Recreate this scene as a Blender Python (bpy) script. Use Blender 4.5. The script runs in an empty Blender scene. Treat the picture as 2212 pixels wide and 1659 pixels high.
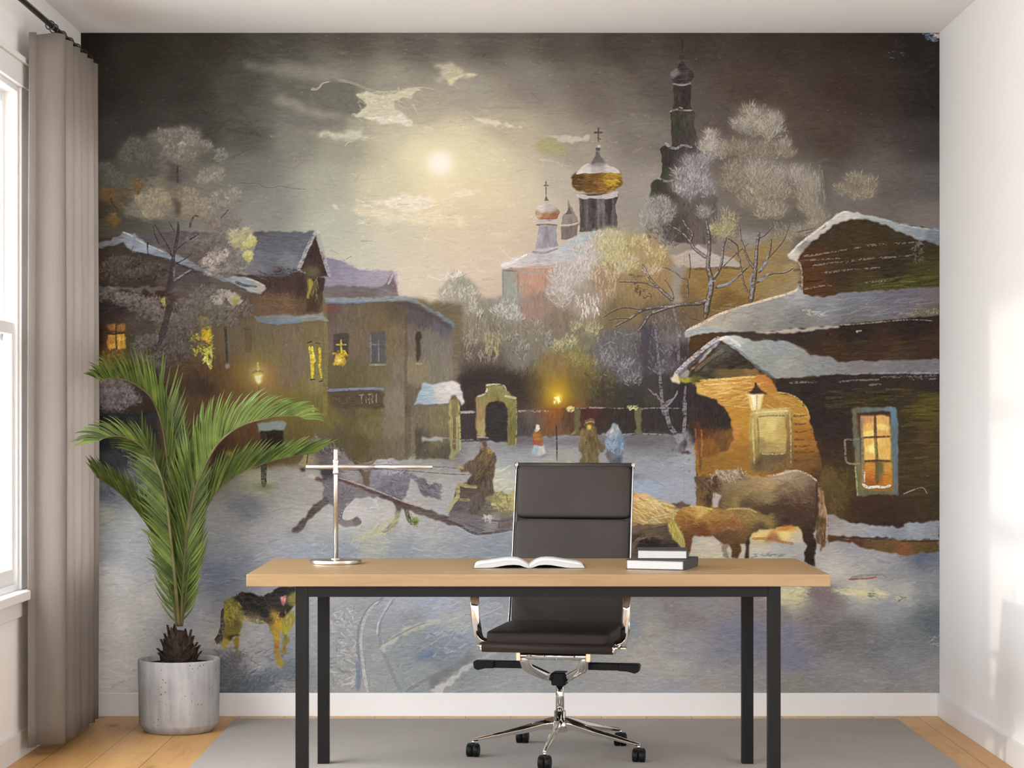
import bpy, bmesh, math, random
import numpy as np
from mathutils import Vector, Matrix

SC = bpy.context.scene
COL = SC.collection
R = math.radians
# ---------------------------------------------------------------- camera: straight at the mural, 1.22 m up, lens a little raised
FPX, CX, CY, EYE, CAMY = 4430.0, 1103.0, 920.0, 1.223, -8.644
cam_d = bpy.data.cameras.new('camera'); cam = bpy.data.objects.new('camera', cam_d); COL.objects.link(cam)
cam.location = (0, CAMY, EYE); cam.rotation_euler = (R(90), 0, 0)
cam_d.sensor_width = 36; cam_d.lens = 36 * FPX / 2212
cam_d.shift_x = (1106 - CX) / 2212; cam_d.shift_y = (CY - 829.5) / 2212
cam_d.clip_start = .05; cam_d.clip_end = 200
SC.camera = cam
# ---------------------------------------------------------------- daylight
W = bpy.data.worlds.new('world'); SC.world = W; W.use_nodes = True
wt = W.node_tree; bg = wt.nodes['Background']
wc = wt.nodes.new('ShaderNodeTexCoord'); wx = wt.nodes.new('ShaderNodeSeparateXYZ'); wr_ = wt.nodes.new('ShaderNodeValToRGB')
wt.links.new(wc.outputs['Generated'], wx.inputs[0]); wt.links.new(wx.outputs['Z'], wr_.inputs[0]); wt.links.new(wr_.outputs[0], bg.inputs[0])
for p_, c_ in ((0.0, (.47, .485, .50)), (.02, (.91, .94, 1.01)), (.5, (1.20, 1.25, 1.35))):   # bright overcast sky over paler ground
    e_ = wr_.color_ramp.elements[0] if p_ == 0 else wr_.color_ramp.elements[1] if p_ == .5 else wr_.color_ramp.elements.new(p_)
    e_.position = p_; e_.color = (*c_, 1)
bg.inputs[1].default_value = 9.5
sun_d = bpy.data.lights.new('sun', 'SUN'); sun = bpy.data.objects.new('sun', sun_d); COL.objects.link(sun)
sun_d.energy = 0.7; sun_d.angle = R(1.6); sun_d.color = (1.0, .88, .76)
sun.location = (-12, -3, 5)
sun.rotation_euler = Vector((1.0, .07, -.20)).to_track_quat('-Z', 'Y').to_euler()
SC.view_settings.view_transform = 'Standard'; SC.view_settings.look = 'None'
SC.view_settings.exposure = 0.36; SC.view_settings.gamma = 1.0; SC.view_settings.use_curve_mapping = False


def portal(name, loc, rot, sx, sy):
    d = bpy.data.lights.new(name, 'AREA'); o = bpy.data.objects.new(name, d); COL.objects.link(o)
    d.shape = 'RECTANGLE'; d.size = sx; d.size_y = sy; d.cycles.is_portal = True
    o.location = loc; o.rotation_euler = rot


# room: left wall x = XL, right wall x = XR, mural wall y = 0, ceiling z = ZC, rear wall with added glazing at y = YB
XL, XR, ZC, YB = -1.813, 1.808, 2.880, -9.3
WINS = [(-3.05, -1.10), (-.98, -.28), (-6.60, -3.40)]  # third window added unseen for more daylight, first two lengthened for the same
WINR_ADDED = [(-3.4, -2.55)]  # unseen right-wall window, added to brighten the back-left corner
WZ0, WZ1 = .62, 2.47
for wa, wb in WINS:
    portal('daylight_portal', (XL - .16, (wa + wb) / 2, (WZ0 + WZ1) / 2), (0, R(-90), 0), WZ1 - WZ0, wb - wa)
for wa, wb in WINR_ADDED:
    portal('daylight_portal', (XR + .16, (wa + wb) / 2, (WZ0 + WZ1) / 2), (0, R(90), 0), WZ1 - WZ0, wb - wa)
portal('daylight_portal', (0, YB - .1, 1.3), (R(90), 0, 0), 2.0, 2.0)


def at(px, py, Y):
    """the point at depth Y that the photograph shows at pixel (px, py)"""
    s = FPX / (Y - CAMY)
    return Vector(((px - CX) / s, Y, EYE - (py - CY) / s))


# ---------------------------------------------------------------- shader helpers
def mat(name, col=(.8, .8, .8), rough=.5, metal=0, spec=.5, coat=0):
    m = bpy.data.materials.new(name); m.use_nodes = True
    b = m.node_tree.nodes['Principled BSDF']
    b.inputs['Base Color'].default_value = (*col, 1); b.inputs['Roughness'].default_value = rough
    b.inputs['Metallic'].default_value = metal; b.inputs['Specular IOR Level'].default_value = spec
    b.inputs['Coat Weight'].default_value = coat
    return m


def nodes(m): return m.node_tree.nodes, m.node_tree.links, m.node_tree.nodes['Principled BSDF']


def N(m, t, **kw):
    n = m.node_tree.nodes.new(t)
    for k, v in kw.items():
        if k in n.inputs: n.inputs[k].default_value = v
        else: setattr(n, k, v)
    return n


def coords(m, scale=(1, 1, 1), rot=(0, 0, 0), src='Object'):
    tc = N(m, 'ShaderNodeTexCoord'); mp = N(m, 'ShaderNodeMapping')
    mp.inputs['Scale'].default_value = scale; mp.inputs['Rotation'].default_value = rot
    m.node_tree.links.new(tc.outputs[src], mp.inputs[0])
    return mp.outputs[0]


def ramp(m, fac, stops):
    r = N(m, 'ShaderNodeValToRGB'); e = r.color_ramp.elements
    e[0].position, e[0].color = stops[0][0], (*stops[0][1], 1); e[1].position, e[1].color = stops[-1][0], (*stops[-1][1], 1)
    for p, c in stops[1:-1]:
        q = e.new(p); q.color = (*c, 1)
    m.node_tree.links.new(fac, r.inputs[0]); return r.outputs[0]


def noise(m, vec, scale, detail=4, rough=.55, dist=0):
    n = N(m, 'ShaderNodeTexNoise'); n.inputs['Scale'].default_value = scale; n.inputs['Detail'].default_value = detail
    n.inputs['Roughness'].default_value = rough; n.inputs['Distortion'].default_value = dist
    m.node_tree.links.new(vec, n.inputs['Vector']); return n.outputs[0]


def bump(m, h, strength, dist=.01):
    b = N(m, 'ShaderNodeBump'); b.inputs['Strength'].default_value = strength; b.inputs['Distance'].default_value = dist
    m.node_tree.links.new(h, b.inputs['Height']); m.node_tree.links.new(b.outputs[0], nodes(m)[2].inputs['Normal'])


def mixc(m, fac, a, b, mode='MIX'):
    x = N(m, 'ShaderNodeMix', data_type='RGBA', blend_type=mode)
    L_ = m.node_tree.links
    for s, v in ((0, fac), (6, a), (7, b)):
        if hasattr(v, 'is_linked'): L_.new(v, x.inputs[s])
        elif s == 0: x.inputs[0].default_value = v
        else: x.inputs[s].default_value = (*v, 1)
    return x.outputs[2]


def setcol(m, out): m.node_tree.links.new(out, nodes(m)[2].inputs['Base Color'])


# ---------------------------------------------------------------- mesh helpers
class MB:
    """collects shapes and links them as ONE mesh object"""
    def __init__(s): s.v = []; s.f = []; s.sm = []; s.uv = {}

    def add(s, vs, fs, smooth=False):
        o = len(s.v); s.v += [tuple(p) for p in vs]
        for f in fs: s.f.append([o + i for i in f]); s.sm.append(smooth)
        return s

    def box(s, a, b, rot=0, piv=None):
        x0, y0, z0 = a; x1, y1, z1 = b
        P = [Vector(p) for p in ((x0, y0, z0), (x1, y0, z0), (x1, y1, z0), (x0, y1, z0), (x0, y0, z1), (x1, y0, z1), (x1, y1, z1), (x0, y1, z1))]
        if rot:
            c = Vector(piv) if piv else (P[0] + P[6]) / 2
            M_ = Matrix.Rotation(rot, 3, 'Z'); P = [M_ @ (p - c) + c for p in P]
        return s.add(P, [(3, 2, 1, 0), (4, 5, 6, 7), (0, 1, 5, 4), (1, 2, 6, 5), (2, 3, 7, 6), (3, 0, 4, 7)])

    def tube(s, pts, r, n=14, cap=True, flat=None, up=Vector((0, 0, 1))):
        """swept section; r one radius or one per point; flat=(a, b) scales the section sideways and upwards"""
        pts = [Vector(p) for p in pts]; m = len(pts); rings = []
        rr = r if isinstance(r, (list, tuple)) else [r] * m
        prev = None
        for i in range(m):
            t = (pts[min(i + 1, m - 1)] - pts[max(i - 1, 0)]).normalized()
            if prev is None:
                u = up if abs(t.dot(up)) < .97 else Vector((1, 0, 0))
                a = t.cross(u).normalized()
            else:
                a = prev - t * prev.dot(t); a = a.normalized() if a.length > 1e-6 else t.orthogonal().normalized()
            prev = a; b = a.cross(t).normalized()
            fa, fb = flat if flat else (1, 1)
            ring = []
            for k in range(n):
                th = 2 * math.pi * k / n
                ring.append(pts[i] + a * math.cos(th) * rr[i] * fa + b * math.sin(th) * rr[i] * fb)
            rings.append(ring)
        vs = [p for q in rings for p in q]; fs = []
        for i in range(m - 1):
            for k in range(n):
                k2 = (k + 1) % n
                fs.append((i * n + k, i * n + k2, (i + 1) * n + k2, (i + 1) * n + k))
        s.add(vs, fs, True)
        if cap:
            s.add(rings[0], [tuple(range(n - 1, -1, -1))]); s.add(rings[-1], [tuple(range(n))])
        return s

    def lathe(s, prof, n=48, c=(0, 0, 0), smooth=True):
        """prof: (radius, z) from bottom to top; radius 0 closes"""
        cx, cy, cz = c; vs = []; fs = []; idx = []
        for r_, z in prof:
            if r_ < 1e-6: idx.append([len(vs)]); vs.append((cx, cy, cz + z))
            else:
                idx.append(list(range(len(vs), len(vs) + n)))
                vs += [(cx + r_ * math.cos(2 * math.pi * k / n), cy + r_ * math.sin(2 * math.pi * k / n), cz + z) for k in range(n)]
        for i in range(len(prof) - 1):
            a, b = idx[i], idx[i + 1]
            for k in range(n):
                k2 = (k + 1) % n
                if len(a) == 1 and len(b) == 1: continue
                if len(a) == 1: fs.append((a[0], b[k2], b[k]))
                elif len(b) == 1: fs.append((a[k], a[k2], b[0]))
                else: fs.append((a[k], a[k2], b[k2], b[k]))
        return s.add(vs, fs, smooth)

    def pillow(s, c, size, M_=None, e=.22, eb=.5, nu=48, nv=24):
        """a soft rounded cushion: size (width, thickness, height); e squares the outline, eb the bulge"""
        vs = []; fs = []
        sg = lambda q, p: math.copysign(abs(q) ** p, q)
        for j in range(nv + 1):
            ph = -math.pi / 2 + math.pi * j / nv
            for i in range(nu):
                th = 2 * math.pi * i / nu
                p = Vector((size[0] / 2 * sg(math.cos(ph), eb) * sg(math.cos(th), e), size[1] / 2 * sg(math.sin(ph), eb), size[2] / 2 * sg(math.cos(ph), eb) * sg(math.sin(th), e)))
                if M_: p = M_ @ p
                vs.append(p + Vector(c))
        for j in range(nv):
            for i in range(nu):
                i2 = (i + 1) % nu
                fs.append((j * nu + i, (j + 1) * nu + i, (j + 1) * nu + i2, j * nu + i2))
        return s.add(vs, fs, True)

    def prism(s, poly, h0, h1, axis='Z'):
        n = len(poly)
        f = {'Z': lambda a, b, h: (a, b, h), 'Y': lambda a, b, h: (a, h, b), 'X': lambda a, b, h: (h, a, b)}[axis]
        vs = [f(a, b, h0) for a, b in poly] + [f(a, b, h1) for a, b in poly]
        return s.add(vs, [tuple(range(n - 1, -1, -1)), tuple(range(n, 2 * n))] + [(i, (i + 1) % n, n + (i + 1) % n, n + i) for i in range(n)])

    def build(s, name, m, parent=None, bev=0, seg=2, solid=0, sub=0, recalc=True):
        me = bpy.data.meshes.new(name); me.from_pydata(s.v, [], s.f); me.update()
        me.polygons.foreach_set('use_smooth', s.sm)
        if recalc:
            b = bmesh.new(); b.from_mesh(me); bmesh.ops.remove_doubles(b, verts=b.verts, dist=1e-6)
            bmesh.ops.recalc_face_normals(b, faces=b.faces); b.to_mesh(me); b.free()
        o = bpy.data.objects.new(name, me); COL.objects.link(o)
        if m: me.materials.append(m)
        if parent: o.parent = parent
        if solid:
            q = o.modifiers.new('thick', 'SOLIDIFY'); q.thickness = solid; q.offset = 0
        if bev:
            q = o.modifiers.new('edge', 'BEVEL'); q.width = bev; q.segments = seg; q.limit_method = 'ANGLE'; q.angle_limit = R(40)
        if sub:
            q = o.modifiers.new('smooth', 'SUBSURF'); q.levels = sub; q.render_levels = sub
        return o


def tag(o, label, cat, group=None):
    o['label'] = label; o['category'] = cat
    if group: o['group'] = group
    return o


def thing(name, label, cat, loc=(0, 0, 0), rz=0, group=None):
    o = bpy.data.objects.new(name, None); COL.objects.link(o)
    o.location = loc; o.rotation_euler = (0, 0, rz); o.empty_display_size = .1
    return tag(o, label, cat, group)


def struct(o):
    o['kind'] = 'structure'; return o


def spline(P, n=8):
    P = [Vector(p) for p in P]; out = []; m = len(P)
    for i in range(m - 1):
        p0, p1, p2, p3 = P[max(i - 1, 0)], P[i], P[i + 1], P[min(i + 2, m - 1)]
        for j in range(n):
            t = j / n
            out.append(.5 * ((2 * p1) + (p2 - p0) * t + (2 * p0 - 5 * p1 + 4 * p2 - p3) * t * t + (3 * p1 - p0 - 3 * p2 + p3) * t ** 3))
    return out + [P[-1]]


rnd = random.Random(5)
# ---------------------------------------------------------------- the printed wall mural: a small oil-painting engine in numpy
MX0, MY0, MW, MH = 175, 71, 1856, 1427
MAPS = dict(a=(0, 0, 2.962), b=(640, 0, 2.962), c=(1280, 0, 2.962), d=(1472, 0, 2.962), e=(170, 480, 3.949), f=(500, 480, 3.949),
            g=(900, 480, 3.949), h=(1280, 480, 3.949), i=(1550, 480, 3.949), j=(170, 850, 3.949), k=(600, 850, 3.949),
            l=(950, 850, 3.949), m=(1330, 850, 3.949), n=(1662, 850, 3.949), o=(0, 1239, 3.949), p=(400, 1239, 3.949),
            r=(930, 1239, 3.949), s=(1330, 1239, 3.949), t=(1662, 1239, 3.949), u=(480, 110, 3.318), v=(170, 260, 4.88),
            w=(170, 680, 4.88), x=(460, 1260, 6.913), z=(0, 0, 1.0))
CV = np.zeros((MH, MW, 3), np.float32)
PR = np.random.default_rng(11)


def pts_of(k, s):
    ox, oy, sc = MAPS[k]
    v = np.array(s.split() if isinstance(s, str) else s, float).reshape(-1, 2)
    if k == 'e': v[v[:, 0] == 150, 0] = -30
    v = v / sc
    return v + np.array([ox - MX0, oy - MY0])


def upsample(g, h, w):
    gh, gw = g.shape[:2]
    yy = np.linspace(0, gh - 1.001, h); xx = np.linspace(0, gw - 1.001, w)
    y0 = yy.astype(int); x0 = xx.astype(int)
    fy = (yy - y0)[:, None]; fx = (xx - x0)[None, :]
    if g.ndim == 3: fy = fy[..., None]; fx = fx[..., None]
    a = g[y0][:, x0]; b = g[y0][:, x0 + 1]; c = g[y0 + 1][:, x0]; d = g[y0 + 1][:, x0 + 1]
    return a * (1 - fy) * (1 - fx) + b * (1 - fy) * fx + c * fy * (1 - fx) + d * fy * fx


def vnoise(sy, sx, oct=2, h=MH, w=MW):
    o = 0; amp = 1; tot = 0
    for q in range(oct):
        o = o + amp * upsample(PR.normal(size=(int(h / sy) + 3, int(w / sx) + 3)), h, w)
        tot += amp * amp; amp *= .6; sy = max(1, sy / 2); sx = max(1, sx / 2)
    return (o / math.sqrt(tot)).astype(np.float32)


TEX = dict(h=.6 * vnoise(1.7, 11) + .6 * vnoise(5, 9, 2), v=.6 * vnoise(11, 1.7) + .6 * vnoise(9, 5, 2), b=vnoise(9, 9, 3), f=vnoise(1.3, 1.3, 1), g=vnoise(3.2, 3.2, 2), l=vnoise(60, 110, 3), d=vnoise(4, 14, 2))


def box1(a, r, ax):
    if r < 1: return a
    pad = [(0, 0)] * a.ndim; pad[ax] = (r + 1, r)
    c = np.cumsum(np.pad(a, pad, mode='edge'), axis=ax, dtype=np.float64)
    n = a.shape[ax]
    hi = np.take(c, range(2 * r + 1, 2 * r + 1 + n), ax); lo = np.take(c, range(0, n), ax)
    return ((hi - lo) / (2 * r + 1)).astype(np.float32)


def blur(a, s):
    r = int(round(s * .9))
    if r < 1:
        if s < .3: return a
        k = min(s, 1) * .25
        a = a * (1 - 2 * k) + k * (np.roll(a, 1, 0) + np.roll(a, -1, 0))
        return a * (1 - 2 * k) + k * (np.roll(a, 1, 1) + np.roll(a, -1, 1))
    for q in range(3):
        a = box1(box1(a, r, 0), r, 1)
    return a


def roughen(P, amp):
    Q = np.vstack([P, P[:1]]); out = []
    for i in range(len(P)):
        d = np.hypot(*(Q[i + 1] - Q[i])); n = max(1, int(d / 5))
        for j in range(n): out.append(Q[i] + (Q[i + 1] - Q[i]) * j / n)
    out = np.array(out)
    if amp > 0 and len(out) > 6:
        nz = PR.normal(size=out.shape); nz = nz + np.roll(nz, 1, 0) * .8
        out = out + nz * amp * .55
    return out


def smooth_poly(P, closed=True, n=6):
    m = len(P); out = []
    for i in range(m if closed else m - 1):
        if closed: p0, p1, p2, p3 = P[(i - 1) % m], P[i], P[(i + 1) % m], P[(i + 2) % m]
        else: p0, p1, p2, p3 = P[max(i - 1, 0)], P[i], P[i + 1], P[min(i + 2, m - 1)]
        for j in range(n):
            t = j / n
            out.append(.5 * ((2 * p1) + (p2 - p0) * t + (2 * p0 - 5 * p1 + 4 * p2 - p3) * t * t + (3 * p1 - p0 - 3 * p2 + p3) * t ** 3))
    if not closed: out.append(P[-1])
    return np.array(out)


def cover(P, pad):
    x0 = int(max(0, math.floor(P[:, 0].min() - pad))); x1 = int(min(MW, math.ceil(P[:, 0].max() + pad) + 1))
    y0 = int(max(0, math.floor(P[:, 1].min() - pad))); y1 = int(min(MH, math.ceil(P[:, 1].max() + pad) + 1))
    if x1 <= x0 or y1 <= y0: return None
    M = np.zeros((y1 - y0, x1 - x0 + 1), np.float32)
    ax, ay = P[:, 0], P[:, 1]; bx, by = np.roll(ax, -1), np.roll(ay, -1)
    for sub in (.25, .75):
        for r in range(y1 - y0):
            y = y0 + r + sub
            hit = (ay <= y) != (by <= y)
            if not hit.any(): continue
            xs = np.sort(ax[hit] + (y - ay[hit]) / (by[hit] - ay[hit]) * (bx[hit] - ax[hit])) - x0
            for q in range(0, len(xs) - 1, 2):
                s, e = max(0, xs[q]), min(x1 - x0, xs[q + 1])
                if e <= s: continue
                si, ei = int(s), int(e)
                if si == ei: M[r, si] += .5 * (e - s)
                else:
                    M[r, si] += .5 * (si + 1 - s); M[r, si + 1:ei] += .5; M[r, ei] += .5 * (e - ei)
    return slice(y0, y1), slice(x0, x1), M[:, :-1]


def field(stops, ys, xs, k):
    ox, oy, sc = MAPS[k]
    eps = min(22, max(1.5, .045 * math.hypot(ys.stop - ys.start, xs.stop - xs.start)))
    S = np.array(stops, float)
    sx = S[:, 0] / sc + ox - MX0; sy = S[:, 1] / sc + oy - MY0
    h, w = ys.stop - ys.start, xs.stop - xs.start
    pw = 3.6 if max(h, w) > 900 else 5.0
    eps *= 1 if pw < 4 else .8
    st = 6 if max(h, w) > 400 else 2 if max(h, w) > 60 else 1
    gy = np.linspace(ys.start, ys.stop, h // st + 2); gx = np.linspace(xs.start, xs.stop, w // st + 2)
    d2 = (gx[None, :, None] - sx) ** 2 + 1.3 * (gy[:, None, None] - sy) ** 2 + eps ** 2
    wt = d2 ** (-pw / 2)
    col = (wt @ S[:, 2:5]) / wt.sum(-1, keepdims=True)
    return upsample(col, h, w).astype(np.float32)


def F(k, P, col, soft=.8, rough=1.2, a=1.0, tx=5, d='h', sm=0, wob=0, st=1.0):
    """fill a shape: one colour, or a list of (x, y, r, g, b) stops blended over it"""
    P = pts_of(k, P)
    if sm: P = smooth_poly(P)
    P = roughen(P, rough)
    c = cover(P, 3 * soft + 3)
    if c is None: return
    ys, xs, M = c
    M = blur(M, soft if soft > 2.6 else soft * .5)
    if wob: M = np.clip(M * (1 + wob * TEX['b'][ys, xs]), 0, 1)
    col = field(col, ys, xs, k) if isinstance(col, list) else np.array(col, np.float32)
    t = TEX[d][ys, xs][..., None] * tx
    M = (M * a)[..., None]
    CV[ys, xs] = CV[ys, xs] * (1 - M) + (col + t) * M
    area = float(M.sum())
    n = int(min(4500, st * area / 42))
    if n < 3 or a < .5: return
    sz = math.sqrt(area)
    ln = min(24, max(5, .13 * sz)); wd = min(4.2, max(1.5, ln * .19))
    m0 = M[..., 0]; h, w = m0.shape
    ang = 1.57 if d == 'v' else 0.0
    keep = CV[ys, xs].copy()
    for q in range(n * 3):
        if n <= 0: break
        i, j = PR.integers(h), PR.integers(w)
        if m0[i, j] < .55: continue
        n -= 1
        c = (col[i, j] if col.ndim == 3 else col) * (1 + PR.normal() * .055) + PR.normal(size=3) * 2.2
        dab(xs.start + j, ys.start + i, ang + PR.normal() * .38, ln * PR.uniform(.5, 1.3), wd * PR.uniform(.5, 1.3), c, .5 * a)
    K = np.clip(blur(m0, 1.0) * 2.0 - .35, 0, 1)[..., None]
    CV[ys, xs] = keep * (1 - K) + CV[ys, xs] * K


def seg_dist(px, py, A, B):
    d = B - A; l2 = (d * d).sum() + 1e-9
    t = np.clip(((px - A[0]) * d[0] + (py - A[1]) * d[1]) / l2, 0, 1)
    return np.hypot(px - A[0] - t * d[0], py - A[1] - t * d[1]), t


def L(k, P, w, col, a=1.0, w2=None, sm=1, br=.35, soft=.7):
    """a brush line, tapering from w to w2 (widths in photo pixels), broken by the canvas grain"""
    P = pts_of(k, P)
    if sm and len(P) > 2: P = smooth_poly(P, False, 5)
    w2 = w if w2 is None else w2
    n = len(P) - 1; pad = max(w, w2) / 2 + 2
    x0 = int(max(0, P[:, 0].min() - pad)); x1 = int(min(MW, P[:, 0].max() + pad + 1))
    y0 = int(max(0, P[:, 1].min() - pad)); y1 = int(min(MH, P[:, 1].max() + pad + 1))
    if x1 <= x0 or y1 <= y0: return
    M = np.zeros((y1 - y0, x1 - x0), np.float32)
    for i in range(n):
        A, B = P[i], P[i + 1]
        u0 = int(max(x0, min(A[0], B[0]) - pad)); u1 = int(min(x1, max(A[0], B[0]) + pad + 1))
        v0 = int(max(y0, min(A[1], B[1]) - pad)); v1 = int(min(y1, max(A[1], B[1]) + pad + 1))
        if u1 <= u0 or v1 <= v0: continue
        yy, xx = np.mgrid[v0:v1, u0:u1]
        dd, t = seg_dist(xx + .5, yy + .5, A, B)
        tt = (i + t) / n
        ww = (w + (w2 - w) * tt) / 2 * np.clip(.35 + 9 * np.minimum(tt, 1.02 - tt), .35, 1)
        ww = ww * (1 + .07 * TEX['b'][v0:v1, u0:u1]) + .28 * TEX['f'][v0:v1, u0:u1]
        m = np.clip((ww - dd) / soft + .5, 0, 1)
        q = M[v0 - y0:v1 - y0, u0 - x0:u1 - x0]; np.maximum(q, m, out=q)
    M *= np.clip(1 - br * .4 + br * (TEX['g'][y0:y1, x0:x1] * .8 + TEX['d'][y0:y1, x0:x1] * .4), 0, 1)
    M = (M * a)[..., None]
    c = np.array(col, np.float32) + TEX['d'][y0:y1, x0:x1][..., None] * 7
    CV[y0:y1, x0:x1] = CV[y0:y1, x0:x1] * (1 - M) + c * M


def dab(x, y, ang, ln, wd, col, a):
    ca, sa = math.cos(ang) * ln / 2, math.sin(ang) * ln / 2
    r = ln / 2 + wd + 1
    x0 = int(max(0, x - r)); x1 = int(min(MW, x + r + 1)); y0 = int(max(0, y - r)); y1 = int(min(MH, y + r + 1))
    if x1 - x0 < 2 or y1 - y0 < 2: return
    xx = np.arange(x0, x1)[None, :] + .5 - x; yy = np.arange(y0, y1)[:, None] + .5 - y
    l2 = ln * ln / 4 + 1e-6
    t = np.clip((xx * ca + yy * sa) / l2, -1, 1)
    dd = np.hypot(xx - t * ca, yy - t * sa)
    M = np.clip(wd / 2 * (1 - .45 * t) - dd + .5, 0, 1) * a
    M = M * np.clip(.85 + .3 * TEX['g'][y0:y1, x0:x1], 0, 1)
    CV[y0:y1, x0:x1] += (np.array(col, np.float32) - CV[y0:y1, x0:x1]) * M[..., None]


def jit(cols, v=9):
    c = np.array(cols[PR.integers(len(cols))], float)
    return c + PR.normal() * v


def D(k, P, n, cols, ln=9, wd=3, ang=0.0, da=.4, a=.7, v=8):
    """n brush dabs scattered inside a shape"""
    P = pts_of(k, P)
    lo, hi = P.min(0), P.max(0)
    ax, ay = P[:, 0], P[:, 1]; bx, by = np.roll(ax, -1), np.roll(ay, -1)
    done = 0; tries = 0
    while done < n and tries < n * 6:
        tries += 1
        x, y = lo + PR.random(2) * (hi - lo)
        hit = ((ay <= y) != (by <= y))
        if not hit.any(): continue
        if (ax[hit] + (y - ay[hit]) / (by[hit] - ay[hit]) * (bx[hit] - ax[hit]) > x).sum() % 2 == 0: continue
        dab(x, y, ang + PR.normal() * da, ln * PR.uniform(.5, 1.3), wd * PR.uniform(.5, 1.3), jit(cols, v), a * PR.uniform(.6, 1))
        done += 1


def T(k, blobs, cols, n=1.0, ln=10, wd=2.2, a=.75, v=9, under=None):
    """frosted foliage: each blob (x, y, rx, ry) becomes a fan of small strokes growing up and outward"""
    ox, oy, sc = MAPS[k]
    if len(blobs) > 1 and under:
        for x, y, rx, ry in blobs:
            G(k, x, y, rx * .95, ry * .95, np.array(under) + 6, .62, 1.3)
    many = []
    for b in blobs:
        x, y, rx, ry = b[:4]; many.append((x, y, rx * .85, ry * .85))
        for q in range(3):
            th = PR.uniform(0, 6.28); many.append((x + .62 * rx * math.cos(th), y + .62 * ry * math.sin(th), rx * PR.uniform(.4, .65), ry * PR.uniform(.35, .6)))
    many.sort(key=lambda b: b[1] + PR.normal() * 20)
    n = n * .62
    for b in many:
        x, y, rx, ry = b[:4]
        cs = cols
        x = x / sc + ox - MX0; y = y / sc + oy - MY0; rx /= sc; ry /= sc
        soft = k in ('v', 'e')
        m = int(n * rx * ry * (.95 if soft else .38)) + 8
        for q in range(m):
            th = PR.uniform(0, 2 * math.pi); r = math.sqrt(PR.random())
            wv = 1 + .16 * math.sin(5 * th + x) + .10 * math.sin(9 * th + y)
            px, py = x + rx * r * wv * math.cos(th), y + ry * r * wv * math.sin(th)
            ang = math.atan2(py - (y + ry * 1.3), px - x) + PR.normal() * (.6 if soft else .26)
            c = jit(cs, v) + (1 if soft else 5) + (y - py) / ry * (15 if soft else 10) - (1 - r) * 6
            if soft: dab(px, py, ang, PR.uniform(2.5, 7), PR.uniform(1.8, 4.6), c, a * .62 * PR.uniform(.4, 1))
            else: dab(px, py, ang, ln * .75 * PR.uniform(.5, 1.4), wd * .8 * PR.uniform(.6, 1.3), c, a * .75 * PR.uniform(.35, 1))


def G(k, x, y, rx, ry, col, a, pw=1.0):
    ox, oy, sc = MAPS[k]
    x = x / sc + ox - MX0; y = y / sc + oy - MY0; rx /= sc; ry /= sc
    x0 = int(max(0, x - 2.6 * rx)); x1 = int(min(MW, x + 2.6 * rx + 1)); y0 = int(max(0, y - 2.6 * ry)); y1 = int(min(MH, y + 2.6 * ry + 1))
    if x1 <= x0 or y1 <= y0: return
    d = ((np.arange(x0, x1)[None, :] - x) / rx) ** 2 + ((np.arange(y0, y1)[:, None] - y) / ry) ** 2
    M = (np.exp(-d ** pw) * a)[..., None].astype(np.float32)
    CV[y0:y1, x0:x1] = CV[y0:y1, x0:x1] * (1 - M) + np.array(col, np.float32) * M

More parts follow.
